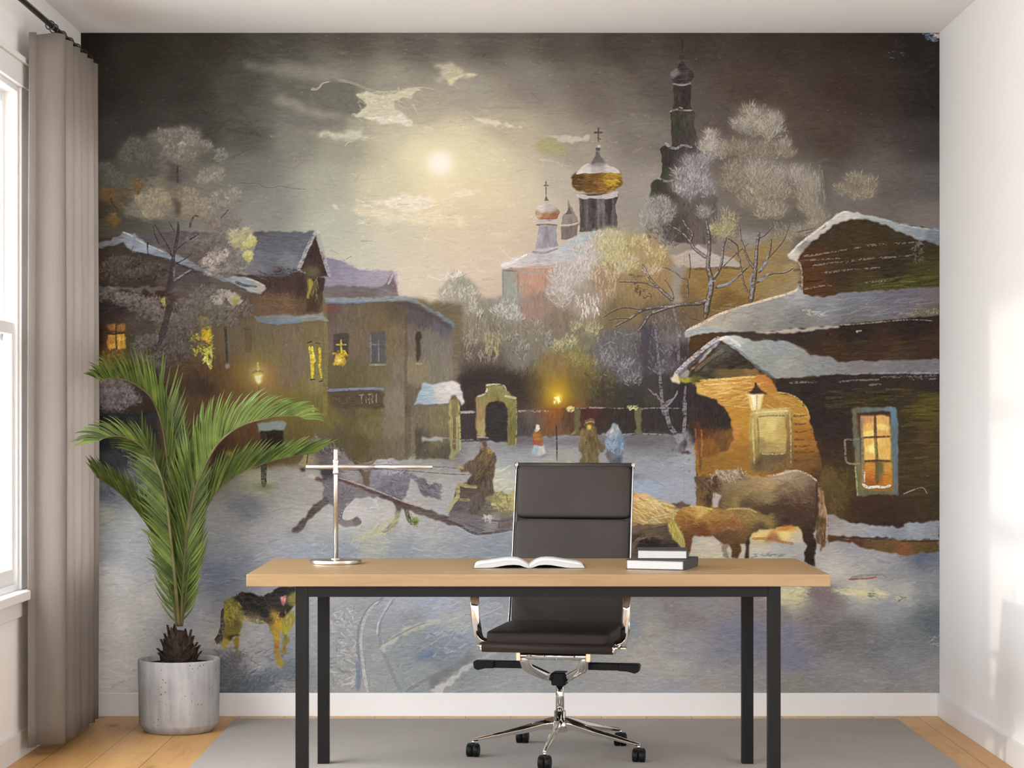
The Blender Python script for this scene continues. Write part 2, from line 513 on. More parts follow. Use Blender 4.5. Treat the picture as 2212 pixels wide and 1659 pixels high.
def paint_mural():
    full = '170 66 2036 66 2036 1503 170 1503'
    # sky
    F('z', full, [(185, 80, 32, 27, 22), (300, 110, 50, 45, 39), (450, 95, 57, 52, 45), (600, 85, 74, 71, 63), (760, 85, 86, 81, 72), (900, 90, 97, 92, 84),
        (1050, 85, 94, 88, 80), (1200, 85, 86, 78, 70), (1350, 85, 76, 67, 59), (1500, 85, 68, 59, 51), (1700, 85, 62, 51, 43), (1850, 85, 54, 43, 36), (2015, 100, 42, 36, 33),
        (225, 200, 46, 42, 37), (400, 190, 60, 56, 51), (520, 190, 78, 76, 70), (620, 190, 105, 104, 94), (740, 180, 130, 129, 116), (850, 180, 152, 149, 134), (1000, 200, 156, 150, 138), (1150, 190, 134, 126, 117),
        (1300, 200, 112, 103, 95), (1450, 190, 92, 83, 76), (1650, 190, 78, 67, 58), (1850, 190, 64, 52, 44), (2015, 210, 44, 38, 35),
        (240, 300, 58, 55, 50), (420, 280, 72, 68, 64), (540, 290, 90, 88, 83), (640, 300, 130, 129, 118), (750, 320, 150, 150, 134), (850, 300, 185, 180, 155), (900, 330, 212, 205, 172), (1000, 300, 205, 196, 165), (1060, 350, 212, 204, 168), (1110, 280, 178, 168, 145),
        (1240, 330, 152, 144, 130), (1390, 300, 124, 116, 108), (1600, 300, 94, 85, 78), (1800, 300, 78, 67, 58), (2015, 310, 66, 61, 59),
        (250, 400, 62, 60, 52), (540, 380, 116, 116, 110), (580, 440, 132, 133, 128), (700, 400, 163, 164, 148), (820, 400, 198, 193, 164), (950, 430, 222, 207, 170), (1060, 420, 218, 202, 166), (1130, 400, 205, 192, 166), (1210, 380, 178, 170, 155),
        (1390, 420, 150, 142, 132), (1750, 380, 100, 92, 84), (1900, 400, 104, 98, 94), (2015, 400, 98, 94, 92),
        (540, 490, 138, 138, 132), (720, 490, 176, 178, 162), (850, 500, 198, 192, 170), (980, 500, 210, 194, 164), (1090, 500, 206, 188, 162), (1150, 520, 198, 180, 158), (1850, 430, 118, 110, 104), (2015, 470, 122, 114, 110),
        (780, 560, 190, 188, 168), (900, 570, 204, 190, 170), (1040, 580, 206, 186, 166), (1080, 640, 196, 176, 158)], soft=.3, rough=0, tx=2.2)
    CV[...] += TEX['l'][..., None] * 2.0 + TEX['d'][..., None] * 1.6
    # loose horizontal brushwork in the sky
    D('z', '560 80 1200 80 1150 300 560 300', 420, [(112, 108, 98), (130, 126, 114), (148, 144, 130)], 46, 7, 0, .2, .10, 10)
    D('z', '1200 75 2020 75 2020 420 1500 420', 420, [(78, 68, 60), (96, 86, 78), (60, 50, 43)], 40, 8, 0, .5, .09, 7)
    D('z', '200 75 560 75 560 340 200 280', 260, [(50, 46, 41), (66, 62, 57), (40, 36, 31)], 40, 8, 0, .5, .11, 6)
    # moon glow
    G('z', 960, 360, 190, 140, (220, 208, 166), .26)
    G('z', 955, 356, 78, 68, (240, 230, 182), .68)
    G('z', 951, 352, 30, 28, (249, 240, 228), .95, 1.6)
    # clouds
    dark = (104, 102, 94)
    F('u', '680 250 760 215 870 225 960 240 970 330 1040 360 1050 400 1000 450 930 470 800 440 700 420 660 330', (106, 104, 95), 5, 2, .7, sm=1)
    F('u', '1250 340 1330 300 1500 280 1650 300 1640 420 1500 520 1380 520 1310 450 1240 400', (170, 162, 142), 7, 2, .5, sm=1)
    F('u', '150 95 260 110 300 150 330 240 200 200', (84, 83, 77), 8, 2, .6, sm=1)
    F('u', '240 330 360 330 420 380 300 420 150 430', (98, 95, 88), 8, 2, .45, sm=1)
    F('u', '430 470 860 470 860 560 600 560 450 520', (114, 112, 105), 6, 2, .6, sm=1)
    F('u', '150 98 300 102 480 90 660 110 800 150 900 215 800 210 660 220 500 190 330 150', (150, 148, 134), 6, 3, .6, sm=1)
    F('u', '360 370 420 320 520 350 600 400 700 430 860 470 700 480 520 420 400 390', (156, 152, 136), 5, 2, .65, sm=1)
    F('u', '960 320 1010 300 1120 320 1240 300 1340 270 1420 260 1440 285 1360 300 1350 345 1270 345 1235 370 1240 420 1300 450 1340 500 1400 550 1340 540 1290 515 1210 525 1130 505 1020 480 940 470 1000 430 1050 390', (206, 200, 172), 2.0, 3, .95, tx=8, wob=.2)
    F('u', '1000 475 1110 470 1190 480 1300 455 1340 500 1405 548 1350 545 1290 518 1200 526 1120 508', (224, 214, 198), 1.5, 3, .85, tx=8, wob=.3)
    F('u', '1450 540 1510 545 1520 565 1480 575 1445 560', (214, 204, 180), 2, 2, .8)
    F('u', '620 590 760 580 860 590 930 570 1010 560 1020 600 1110 645 1010 640 960 625 920 650 870 640 780 620', (202, 197, 176), 3.2, 3, .9, tx=8, wob=.2)
    L('u', '880 682 910 655 960 640', 2.2, (212, 205, 186), .8, 1)
    F('u', '1520 95 1640 80 1690 110 1740 155 1840 165 1800 180 1720 185 1680 205 1650 245 1620 225 1610 205 1500 205 1580 180 1570 130', (200, 192, 162), 3.5, 3, .85, tx=8, wob=.2)
    F('u', '1600 195 1690 180 1740 160 1840 165 1810 182 1720 186 1672 207 1645 248 1618 225', (214, 205, 168), 1.4, 2, .85, tx=8)
    L('u', '640 275 690 270 720 235 770 220', 6, (186, 182, 158), .8, 2)
    L('u', '830 210 920 225 1010 260 1110 290 1180 295 1280 280', 7, (172, 168, 148), .5, 3)
    L('u', '1100 295 1200 300 1330 275 1430 262 1520 275', 7, (196, 186, 158), .7, 2)
    F('u', '1780 465 1850 490 1920 495 2010 525 2150 545 2160 560 2040 550 1930 535 1850 505', (220, 210, 188), 1.5, 3, .85, wob=.3)
    F('u', '1225 1040 1290 1020 1400 1040 1500 1040 1560 1065 1490 1110 1400 1140 1300 1150 1210 1120 1090 1110 1100 1075 1180 1070', (233, 221, 203), 3, 4, .9, tx=8, wob=.25)
    F('u', '925 1130 1080 1130 1180 1150 1250 1180 1400 1165 1600 1175 1780 1215 1770 1240 1640 1240 1450 1240 1300 1225 1150 1230 1130 1200 1020 1170 930 1150', (228, 214, 184), 4, 4, .75, tx=8, wob=.2)
    F('u', '1640 1030 1700 1000 1780 995 1880 1005 1800 1025 1700 1050 1620 1062', (230, 216, 190), 2, 3, .85, wob=.2)
    F('u', '790 1095 830 1115 845 1145 810 1140', (214, 208, 188), 2, 2, .8)
    F('u', '1920 1290 2080 1310 2070 1340 1930 1330', (216, 202, 178), 5, 3, .7)
    D('u', '900 1060 1700 1040 1750 1260 1000 1250', 70, [(232, 220, 200), (226, 210, 176), (214, 200, 172)], 26, 4, 0, .25, .45)
    D('u', '960 300 1400 280 1400 550 960 480', 60, [(214, 206, 178), (196, 190, 162)], 22, 3, .5, .7, .45)
    F('b', '1590 880 1650 890 1690 905 1730 950 1700 995 1560 975 1520 950', (166, 160, 108), 6, 3, .8, sm=1)
    F('b', '1590 865 1700 870 1760 865 1830 885 1860 862 1880 872 1870 900 1780 915 1710 905 1650 885', (200, 192, 176), 2, 3, .8, wob=.3)
    L('b', '1550 1020 1640 1030 1700 1055 1760 1065', 6, (196, 186, 170), .7, 2)
    L('u', '105 946 200 948 260 950 300 975 360 982 420 968 500 985 610 992', 1.5, (92, 84, 74), .9, 1)
    L('u', '890 1495 930 1470', 1.4, (120, 112, 100), .8)
    # torn blue corner at the top right
    D('d', '1550 212 1655 212 1655 270 1600 262', 60, [(70, 95, 150), (190, 175, 160), (110, 130, 180), (60, 75, 120)], 7, 2.4, .3, .5, .8)
    D('d', '1590 212 1655 212 1655 245', 26, [(205, 190, 172), (220, 205, 185)], 6, 2.4, .3, .5, .8)
    D('d', '1290 330 1440 330 1440 400 1290 360', 9, [(110, 125, 165)], 4, 1.6, .2, .5, .7)
    # ------------------------------------------------ the tall dark bell tower
    tw = (64, 54, 54)
    L('c', '577 248 578 342', 3.2, (46, 38, 36), 1, 2.4)
    F('c', '560 355 590 350 596 375 562 380', (62, 54, 56), .8, 1)
    F('c', '575 388 590 405 605 430 648 460 655 495 640 520 610 535 530 535 508 515 500 490 512 455 555 430 568 405', [(520, 470, 120, 112, 112), (610, 480, 66, 58, 60), (560, 510, 60, 52, 54), (580, 420, 60, 52, 54)], 1, 1.5, tx=10)
    F('c', '520 540 636 538 632 640 638 700 515 702 527 620', [(540, 600, 62, 58, 46), (600, 600, 58, 49, 48)], 1, 1.2, tx=9, d='v')
    L('c', '516 536 580 545 634 532', 4, (150, 142, 140), .9, 3)
    F('c', '500 712 650 708 662 740 655 800 668 860 690 930 690 990 500 980 512 850', [(540, 780, 62, 64, 48), (540, 830, 60, 62, 48), (620, 800, 74, 65, 63), (600, 930, 74, 66, 64), (520, 920, 66, 60, 55)], 1, 1.5, tx=9, d='v')
    L('c', '498 714 540 700 568 690 590 705 640 706', 4.5, (148, 140, 138), .9, 3, br=.6)
    F('c', '470 930 540 950 650 935 690 990 720 1150 640 1200 440 1180 445 1060 440 960', [(480, 1000, 58, 52, 50), (560, 1010, 72, 64, 63), (480, 1100, 60, 60, 46), (650, 1050, 76, 68, 66)], 1, 2, tx=9, d='v')
    L('c', '470 915 500 940 540 950 580 930 640 942', 7, (150, 152, 156), .85, 4, br=.5)
    F('c', '400 1150 470 1130 540 1150 700 1180 800 1260 800 1560 640 1560 480 1540 370 1290 374 1180', [(420, 1220, 58, 60, 42), (470, 1230, 66, 58, 52), (600, 1200, 90, 82, 80), (720, 1300, 96, 86, 84), (720, 1500, 100, 90, 84), (500, 1500, 74, 66, 62)], 1.2, 2, tx=9, d='v')
    L('c', '420 1135 470 1160 520 1155', 6, (160, 152, 150), .8, 4, br=.5)
    # ------------------------------------------------ the church with golden domes
    F('b', '1900 1000 2200 1000 2200 1500 1800 1500', (150, 143, 134), 30, 2, .25)
    F('b', '1810 1240 2060 1235 2050 1330 2060 1420 2060 1480 1815 1480 1820 1380', [(1840, 1330, 92, 84, 80), (1910, 1330, 70, 62, 64), (1950, 1330, 118, 110, 106), (2010, 1330, 58, 50, 52), (2045, 1350, 84, 76, 76)], 1, 1.5, tx=12, d='v')
    for x, c in ((1835, 60), (1862, 110), (1905, 56), (1935, 128), (1968, 120), (2005, 50), (2030, 104)):
        L('b', '%d 1270 %d 1360 %d 1455' % (x, x + 3, x), 7 if c < 100 else 5, (c + 4, c - 4, c - 4), .6, 6)
    F('b', '1795 1240 1900 1255 2010 1240 2062 1220 2062 1262 1950 1275 1805 1268', (196, 190, 186), 1, 1.5, .9, tx=10)
    F('b', '1795 1105 2060 1100 2095 1130 2092 1180 2060 1215 1990 1235 1880 1240 1800 1225 1770 1185 1765 1130', [(1800, 1150, 88, 62, 30), (1880, 1130, 120, 88, 44), (1900, 1190, 112, 80, 40), (2030, 1165, 186, 150, 34), (1960, 1190, 140, 100, 44), (2070, 1180, 120, 92, 30)], 1.3, 2, tx=14)
    D('b', '1780 1120 2085 1120 2060 1210 1800 1220', 50, [(140, 104, 50), (94, 64, 30), (168, 130, 50)], 14, 3, 0, .3, .6)
    D('b', '1980 1150 2070 1150 2060 1190 1990 1185', 16, [(214, 180, 40), (190, 156, 40)], 10, 3, .2, .3, .85)
    F('b', '1932 960 1950 1000 1985 1045 2040 1075 2080 1110 1980 1105 1900 1108 1790 1115 1830 1075 1890 1040 1918 1000', [(1850, 1090, 206, 198, 194), (1930, 1090, 176, 168, 166), (2030, 1085, 200, 190, 184), (1935, 1000, 110, 100, 98), (1935, 1040, 140, 132, 130)], 1, 1.5, tx=9)
    F('b', '1932 950 1948 1000 1985 1050 1940 1040 1890 1052 1918 1000', (100, 92, 90), 1.4, 1.5, .8)
    F('b', '1918 945 1950 945 1946 965 1920 962', (90, 82, 82), .8, 1)
    G('b', 1940, 935, 10, 8, (214, 206, 200), .8)
    L('b', '1936 818 1937 910', 3.4, (84, 74, 68), 1, 2.6)
    L('b', '1908 848 1964 848', 4.6, (86, 76, 70), 1, 4.6)
    L('b', '1928 882 1952 892', 3, (90, 80, 74), 1)
    G('b', 1936, 822, 8, 7, (84, 74, 68), .8)
    # tiny back dome and left dome
    F('b', '1748 1270 1756 1320 1775 1350 1805 1390 1808 1435 1800 1520 1700 1535 1695 1430 1702 1390 1735 1350', [(1750, 1400, 140, 126, 118), (1750, 1480, 118, 106, 100), (1720, 1400, 150, 138, 128)], 1, 1.5, tx=8, d='v')
    L('b', '1690 1442 1760 1440 1806 1425', 4, (196, 182, 172), .8)
    F('b', '1748 1325 1775 1372 1725 1372', (92, 82, 80), 1, 1, .85)
    F('b', '1552 1440 1672 1445 1670 1530 1685 1600 1530 1605 1548 1520', [(1570, 1520, 162, 158, 166), (1600, 1520, 138, 132, 142), (1650, 1520, 150, 146, 154)], 1, 1, tx=9, d='v')
    F('b', '1605 1280 1625 1300 1680 1335 1690 1365 1672 1400 1620 1412 1560 1408 1535 1385 1530 1350 1560 1310', [(1570, 1340, 202, 194, 186), (1620, 1340, 182, 172, 166), (1600, 1385, 164, 114, 78), (1650, 1385, 150, 102, 70), (1545, 1370, 190, 160, 120)], 1, 1.5, tx=9)
    L('b', '1562 1395 1620 1400 1672 1380', 4, (158, 92, 62), .6)
    L('b', '1538 1420 1600 1412 1684 1412', 6, (176, 172, 182), .9)
    L('b', '1538 1440 1600 1436 1672 1442', 4, (104, 98, 108), .9)
    F('b', '1600 1250 1620 1285 1590 1285', (100, 92, 92), .8, 1)
    L('b', '1600 1158 1602 1250', 3, (106, 98, 96), 1, 2.4)
    L('b', '1585 1188 1618 1188', 3.4, (108, 100, 98))
    # church body
    F('g', '735 390 1560 380 1560 900 1000 900 900 700 745 660', [(790, 500, 142, 148, 138), (810, 600, 146, 150, 142), (900, 480, 178, 140, 122), (1000, 480, 190, 146, 124), (1000, 620, 180, 138, 118), (1100, 500, 182, 140, 118), (1000, 780, 160, 126, 112), (1400, 600, 140, 112, 84)], 1.5, 1.5, tx=6, d='v')
    L('g', '738 400 742 650', 4, (112, 122, 122), .7)
    L('g', '868 420 872 650', 3, (142, 116, 104), .6)
    L('g', '1105 400 1100 580', 3, (150, 120, 104), .6)
    L('g', '745 412 860 418', 4, (122, 112, 112), .8)
    F('g', '875 410 1090 415 1088 445 878 440', (164, 150, 134), 1.2, 1, .9)
    F('g', '725 352 860 300 940 268 1000 240 1220 215 1350 120 1560 70 1700 60 1600 260 1300 330 1150 375 900 380 740 385', [(800, 340, 206, 198, 196), (950, 300, 190, 184, 184), (1100, 320, 180, 176, 178), (1200, 300, 186, 184, 188), (1350, 180, 176, 184, 190), (1500, 110, 156, 170, 180)], 1.2, 2, tx=8)
    L('g', '728 372 800 350 870 315 945 275', 7, (228, 220, 214), .9, 4)
    L('g', '990 255 1090 262 1210 225', 6, (134, 126, 134), .8, 4)
    L('g', '960 378 1100 378 1200 365', 3, (190, 140, 116), .7)
    # ochre building behind the right trees
    F('h', '820 380 1750 350 1780 600 1300 760 820 900 760 600', [(900, 450, 142, 114, 62), (1000, 600, 140, 110, 58), (1300, 480, 150, 120, 66), (1600, 450, 152, 126, 78), (1700, 400, 158, 134, 92), (1150, 700, 118, 90, 44), (1700, 580, 150, 130, 92), (850, 700, 120, 96, 66)], 4, 2, tx=8)
    F('h', '1050 100 1720 90 1720 330 1150 400 1060 300', [(1100, 150, 128, 118, 108), (1400, 100, 142, 138, 134), (1650, 140, 138, 124, 92), (1500, 260, 150, 124, 76), (1250, 300, 146, 124, 88)], 8, 2, tx=6)
    F('h', '640 300 780 260 900 210 980 230 1050 270 1180 300 1280 380 1150 385 1000 400 850 390 700 370', [(760, 330, 178, 162, 148), (950, 280, 182, 170, 162), (1100, 330, 178, 168, 158)], 2.5, 3, tx=7)
    L('h', '870 402 1000 396 1150 388 1280 398', 6, (96, 72, 44), .7)
    # ------------------------------------------------ middle trees
    F('g', '180 620 300 430 420 450 560 640 720 660 980 640 1120 600 1180 400 1400 280 1560 60 2000 100 2180 300 2180 1700 320 1700 320 900', [
        (260, 560, 166, 158, 142), (380, 560, 150, 146, 130), (430, 720, 146, 138, 122), (780, 740, 144, 140, 128), (620, 820, 128, 122, 108), (470, 940, 132, 122, 104), (680, 1000, 118, 110, 92), (420, 1100, 96, 84, 72), (600, 1200, 86, 76, 68), (1000, 760, 148, 122, 108), (1250, 480, 176, 168, 160), (1420, 300, 188, 180, 174), (1640, 220, 180, 174, 142), (1800, 300, 166, 154, 104), (1950, 250, 162, 138, 96), (1650, 480, 152, 126, 94), (1480, 700, 156, 142, 130), (1250, 900, 124, 110, 94),
        (1350, 1050, 124, 118, 92), (1050, 1000, 126, 118, 102), (900, 1150, 116, 112, 102), (1180, 1250, 128, 106, 66), (1420, 1250, 116, 102, 58), (600, 1350, 62, 50, 46), (450, 1420, 58, 48, 44), (880, 1400, 62, 52, 46), (1000, 1450, 70, 56, 48), (1200, 1450, 150, 116, 36), (1400, 1400, 92, 78, 50), (1600, 1450, 66, 60, 44), (1600, 1150, 100, 96, 96), (1750, 1000, 98, 94, 96), (1800, 1250, 92, 88, 92), (2000, 1100, 82, 78, 80), (2050, 1450, 64, 58, 60), (1850, 1480, 62, 58, 56), (1950, 800, 128, 108, 72), (1900, 550, 148, 122, 78), (2100, 450, 150, 124, 84), (1700, 800, 120, 102, 70), (2100, 880, 104, 92, 80), (600, 1620, 52, 42, 40), (900, 1620, 78, 66, 60), (1250, 1620, 120, 72, 36), (1600, 1650, 84, 54, 40), (2000, 1640, 52, 42, 40)], 6, 6, tx=7, d='v')
    lt = [(186, 178, 166), (206, 198, 188), (158, 150, 138), (150, 148, 128)]
    T('g', [(330, 480, 90, 70), (260, 600, 80, 90), (420, 600, 90, 90), (480, 700, 60, 60)], lt, .8, 9, 2.4)
    T('g', [(280, 460, 60, 30), (360, 440, 40, 30)], [(222, 214, 202), (206, 198, 186)], 1.2, 8, 2)
    T('g', [(780, 690, 90, 60), (700, 760, 80, 60), (840, 780, 80, 70), (540, 770, 40, 40)], [(176, 176, 168), (196, 192, 184), (150, 150, 140)], .9, 8, 2.4)
    T('g', [(1250, 450, 120, 110), (1400, 260, 110, 90), (1480, 380, 100, 110), (1560, 180, 120, 100), (1350, 420, 120, 120), (1220, 640, 130, 100)], [(190, 182, 176), (212, 204, 198), (168, 160, 152), (158, 152, 134)], .8, 9, 2.4)
    T('g', [(1690, 200, 130, 120), (1790, 330, 110, 110), (1650, 370, 90, 100), (1900, 180, 100, 80), (2050, 260, 90, 80)], [(178, 166, 112), (194, 182, 124), (198, 190, 160), (164, 140, 84)], .9, 10, 2.8)
    T('g', [(2080, 330, 90, 110), (2000, 420, 80, 70)], [(176, 142, 96), (196, 164, 118), (160, 132, 80)], .8, 9, 2.4)
    D('g', '1500 380 1760 380 1700 620 1560 760', 150, [(190, 168, 140), (166, 132, 96), (206, 190, 172), (146, 112, 76)], 13, 2.6, 1.5, .2, .6)
    D('g', '1360 640 1560 600 1560 800 1400 830', 70, [(206, 198, 188), (220, 212, 202), (150, 130, 118)], 14, 2.6, 1.5, .25, .75)
    D('g', '360 740 760 860 700 1200 400 1180', 260, [(150, 142, 122), (168, 160, 136), (120, 110, 92), (100, 88, 76)], 14, 3, 1.5, .35, .5)
    D('g', '560 960 720 980 700 1140 600 1120', 50, [(168, 160, 108), (150, 140, 92)], 14, 3, 1.5, .25, .6)
    T('g', [(800, 960, 80, 60), (900, 1100, 80, 70), (1000, 900, 110, 80), (1100, 1000, 90, 80), (880, 1000, 60, 60)], [(140, 138, 126), (162, 158, 144), (116, 112, 104), (96, 92, 94)], .7, 8, 2.4)
    T('g', [(1300, 1010, 80, 60), (1200, 1060, 70, 60), (1520, 900, 90, 70), (1350, 880, 60, 50)], [(168, 164, 112), (182, 176, 130), (150, 144, 112)], .9, 8, 2.4)
    T('g', [(1400, 1120, 90, 70), (1480, 1180, 80, 60), (1300, 1180, 100, 80)], [(150, 140, 66), (132, 120, 62), (120, 108, 70)], .6, 10, 3)
    F('g', '520 1260 640 1240 760 1270 860 1330 940 1420 1010 1560 860 1600 840 1490 760 1440 740 1370 600 1370 500 1420 380 1400 400 1330', (52, 43, 41), 9, 5, .75, sm=1)
    F('g', '1950 900 2030 900 2010 1040 1930 1040', (78, 74, 84), 6, 3, .8, sm=1)
    F('g', '2000 1090 2080 1090 2060 1220 1980 1200', (74, 70, 72), 6, 3, .7, sm=1)
    D('g', '1560 950 2160 950 2160 1420 1480 1350', 300, [(126, 120, 124), (148, 142, 146), (92, 88, 92), (108, 104, 100)], 11, 2.6, 1.2, .7, .5)
    T('g', [(1750, 1180, 110, 90), (1640, 1130, 60, 100), (1850, 1330, 120, 60)], [(134, 128, 132), (154, 148, 150), (112, 108, 110)], .55, 8, 2.2)
    D('g', '1450 1300 1700 1250 1700 1560 1400 1560', 90, [(110, 98, 54), (92, 84, 52), (78, 70, 48)], 14, 4, 1.2, .6, .5)
    F('g', '1500 1440 2180 1420 2180 1600 1560 1600', (56, 52, 46), 12, 3, .6)
    F('h', '420 720 950 700 940 810 820 930 840 1190 700 1330 880 1370 900 1659 900 1900 480 1900 420 1300', [(500, 800, 104, 92, 76), (700, 900, 100, 88, 78), (800, 820, 110, 92, 62), (470, 950, 74, 70, 80), (520, 1150, 74, 68, 72), (700, 1000, 110, 104, 108), (780, 1100, 62, 54, 54), (640, 1200, 88, 82, 88), (600, 1400, 62, 56, 56), (800, 1450, 54, 46, 46), (500, 1500, 66, 60, 52), (700, 1650, 54, 46, 46), (850, 1650, 50, 42, 42)], 5, 4, tx=7, d='v')
    D('h', '500 800 800 800 800 1250 480 1300', 160, [(124, 118, 120), (140, 134, 138), (92, 86, 90)], 10, 2.4, 1.4, .5, .5)
    # street lamp glow in the middle
    G('g', 1200, 1450, 190, 200, (150, 118, 34), .75)
    G('g', 1200, 1480, 84, 96, (206, 164, 30), .85)
    G('g', 1160, 1640, 120, 90, (150, 86, 28), .6)
    F('g', '1178 1470 1238 1466 1232 1545 1180 1555', (240, 204, 50), 3, 2, .95)
    D('g', '1180 1500 1225 1500 1220 1545 1180 1550', 12, [(250, 232, 150), (252, 240, 190)], 6, 3, 1, .8, .9)
    # ------------------------------------------------ snow ground, lower left painted paler to offset the shade in that corner
    F('z', '170 1010 300 985 600 990 900 985 960 960 1110 930 1160 932 1490 925 1520 1110 1640 1125 1800 1100 2040 1118 2040 1505 170 1505', [(230, 1070, 96, 101, 108), (215, 1110, 167, 167, 151), (300, 1150, 177, 179, 177), (220, 1185, 164, 166, 171), (225, 1250, 222, 218, 212), (300, 1300, 206, 201, 194), (230, 1350, 229, 225, 219), (230, 1450, 232, 229, 222), (290, 1200, 180, 182, 186), (470, 1040, 137, 136, 121), (560, 1045, 167, 166, 137), (540, 1095, 120, 124, 134), (620, 1050, 161, 157, 150), (470, 1130, 159, 160, 153), (480, 1180, 149, 152, 159), (600, 1150, 164, 164, 164), (640, 1120, 175, 171, 162), (480, 1250, 115, 126, 147), (520, 1220, 131, 140, 153), (600, 1190, 160, 164, 171), (560, 1160, 170, 172, 173), (650, 1200, 149, 158, 169), (760, 1000, 145, 141, 132), (690, 1060, 161, 157, 150), (850, 1120, 183, 178, 173), (760, 1110, 187, 182, 176), (950, 1050, 165, 160, 154), (940, 1010, 146, 142, 137), (980, 1150, 158, 158, 161), (800, 1175, 164, 164, 151), (740, 1200, 135, 142, 154), (880, 1195, 136, 144, 152), (1000, 1180, 144, 148, 155), (1060, 1200, 133, 141, 149), (930, 1150, 163, 163, 160), (870, 1080, 168, 163, 158), (960, 975, 111, 108, 108), (1090, 1000, 153, 157, 159), (1085, 1030, 188, 187, 165), (1090, 965, 132, 130, 133), (1150, 1000, 152, 154, 157), (1180, 980, 138, 138, 142), (1120, 945, 99, 94, 97), (1300, 985, 143, 142, 142), (1180, 1003, 174, 167, 138), (1400, 950, 117, 114, 116), (1450, 960, 123, 122, 123), (1480, 1000, 154, 158, 167), (1400, 1058, 155, 167, 187), (1480, 1068, 160, 162, 173), (1400, 1015, 147, 148, 154), (1500, 1090, 160, 160, 168), (1550, 1190, 200, 192, 170), (1640, 1195, 197, 194, 183), (1690, 1170, 168, 170, 171), (1640, 1160, 196, 175, 117), (1800, 1240, 203, 199, 187), (1900, 1180, 158, 158, 164), (1850, 1150, 150, 149, 156), (1990, 1205, 96, 103, 122), (1900, 1215, 164, 164, 164), (1950, 1235, 146, 149, 151), (1860, 1285, 220, 214, 181), (1950, 1280, 186, 184, 174), (2010, 1270, 137, 142, 146), (1690, 1285, 214, 210, 177), (1720, 1305, 200, 195, 167), (1775, 1275, 126, 113, 113), (1790, 1300, 132, 123, 126), (1760, 1330, 130, 115, 115), (1850, 1310, 161, 165, 165), (1920, 1318, 154, 160, 165), (2010, 1340, 97, 107, 113), (1850, 1350, 120, 116, 116), (1690, 1330, 135, 123, 123), (1700, 1365, 127, 130, 152), (1960, 1370, 124, 131, 134), (1800, 1370, 119, 116, 114), (1720, 1420, 128, 128, 152), (1820, 1398, 123, 126, 117), (1900, 1400, 126, 128, 132), (1810, 1440, 151, 148, 151), (1950, 1430, 143, 145, 155), (1720, 1480, 147, 143, 136), (2010, 1480, 158, 156, 153), (1880, 1480, 156, 154, 151), (700, 1300, 159, 160, 166), (720, 1340, 160, 160, 161), (690, 1400, 158, 158, 159), (800, 1320, 150, 152, 155), (860, 1300, 162, 166, 178), (950, 1300, 162, 169, 186), (890, 1350, 143, 147, 149), (990, 1340, 170, 170, 162), (800, 1450, 150, 151, 150), (760, 1470, 156, 155, 148), (900, 1450, 142, 149, 150), (960, 1410, 121, 130, 140), (920, 1400, 130, 139, 143), (1000, 1420, 132, 141, 145), (1020, 1380, 152, 158, 168), (1060, 1450, 146, 151, 149), (1100, 1485, 158, 158, 158), (960, 1480, 147, 146, 147), (1370, 1320, 150, 146, 141), (1450, 1300, 136, 128, 128), (1500, 1290, 146, 144, 147), (1480, 1340, 141, 128, 123), (1560, 1320, 148, 141, 142), (1400, 1360, 168, 161, 149), (1370, 1355, 133, 145, 152), (1390, 1410, 173, 167, 157), (1480, 1390, 156, 156, 159), (1580, 1360, 130, 132, 150), (1580, 1410, 132, 133, 148), (1450, 1450, 175, 169, 159), (1600, 1460, 155, 153, 150), (1540, 1480, 163, 157, 150), (1450, 1492, 153, 156, 163), (1640, 1370, 123, 125, 151), (1640, 1310, 142, 129, 129), (500, 1300, 133, 136, 143), (540, 1390, 174, 169, 164), (540, 1340, 167, 164, 166), (470, 1380, 170, 164, 156), (620, 1400, 132, 138, 143), (560, 1440, 165, 162, 162), (480, 1440, 106, 107, 113), (500, 1480, 96, 100, 107), (560, 1480, 104, 112, 119), (620, 1450, 106, 113, 119), (620, 1490, 148, 147, 141), (420, 1320, 158, 157, 158)], 5, 3, tx=6)
    D('z', '200 1080 1100 1020 1100 1230 200 1290', 520, [(176, 172, 166), (150, 156, 168), (128, 138, 156), (188, 182, 172)], 30, 3, 0, .2, .22)
    D('z', '480 1160 1100 1170 1100 1215 450 1260', 260, [(138, 146, 162), (124, 134, 152), (170, 172, 178), (190, 186, 182)], 24, 3.4, .05, .25, .3)
    D('z', '1360 1300 2030 1290 2030 1495 1360 1495', 420, [(164, 160, 158), (136, 136, 154), (150, 150, 148), (182, 176, 164)], 32, 3.4, 0, .3, .18)
    D('z', '660 1290 1110 1290 1110 1495 660 1495', 420, [(172, 170, 170), (134, 144, 154), (120, 128, 134), (182, 180, 176)], 20, 3, -.6, .5, .3)
    D('p', '1230 300 1480 300 1480 960 1230 960', 170, [(190, 186, 182), (204, 200, 196), (120, 124, 124), (150, 152, 150)], 14, 3.2, .3, .8, .55)
    # wheel ruts
    L('p', '1690 210 1560 320 1490 480 1480 640 1500 780 1480 1000', 9, (118, 124, 132), .7, 9)
    L('p', '1650 240 1570 320 1520 430 1500 560 1510 700 1530 860 1560 1010', 6, (194, 194, 192), .7, 7)
    L('p', '1790 220 1700 330 1660 450 1670 600 1720 740 1790 900 1850 1010', 8, (124, 128, 130), .6, 8)
    L('p', '1760 230 1690 340 1650 430 1640 520', 5, (196, 198, 202), .7, 4)
    L('p', '1470 760 1480 860 1470 980', 8, (104, 122, 152), .7, 10)
    F('p', '1660 640 1760 540 1900 470 2030 420 2172 380 2172 420 2000 480 1850 530 1740 610 1700 680', (186, 182, 166), 2.5, 3, .8, wob=.3)
    L('p', '1690 600 1800 540 1950 460 2060 420', 4, (126, 116, 112), .6)
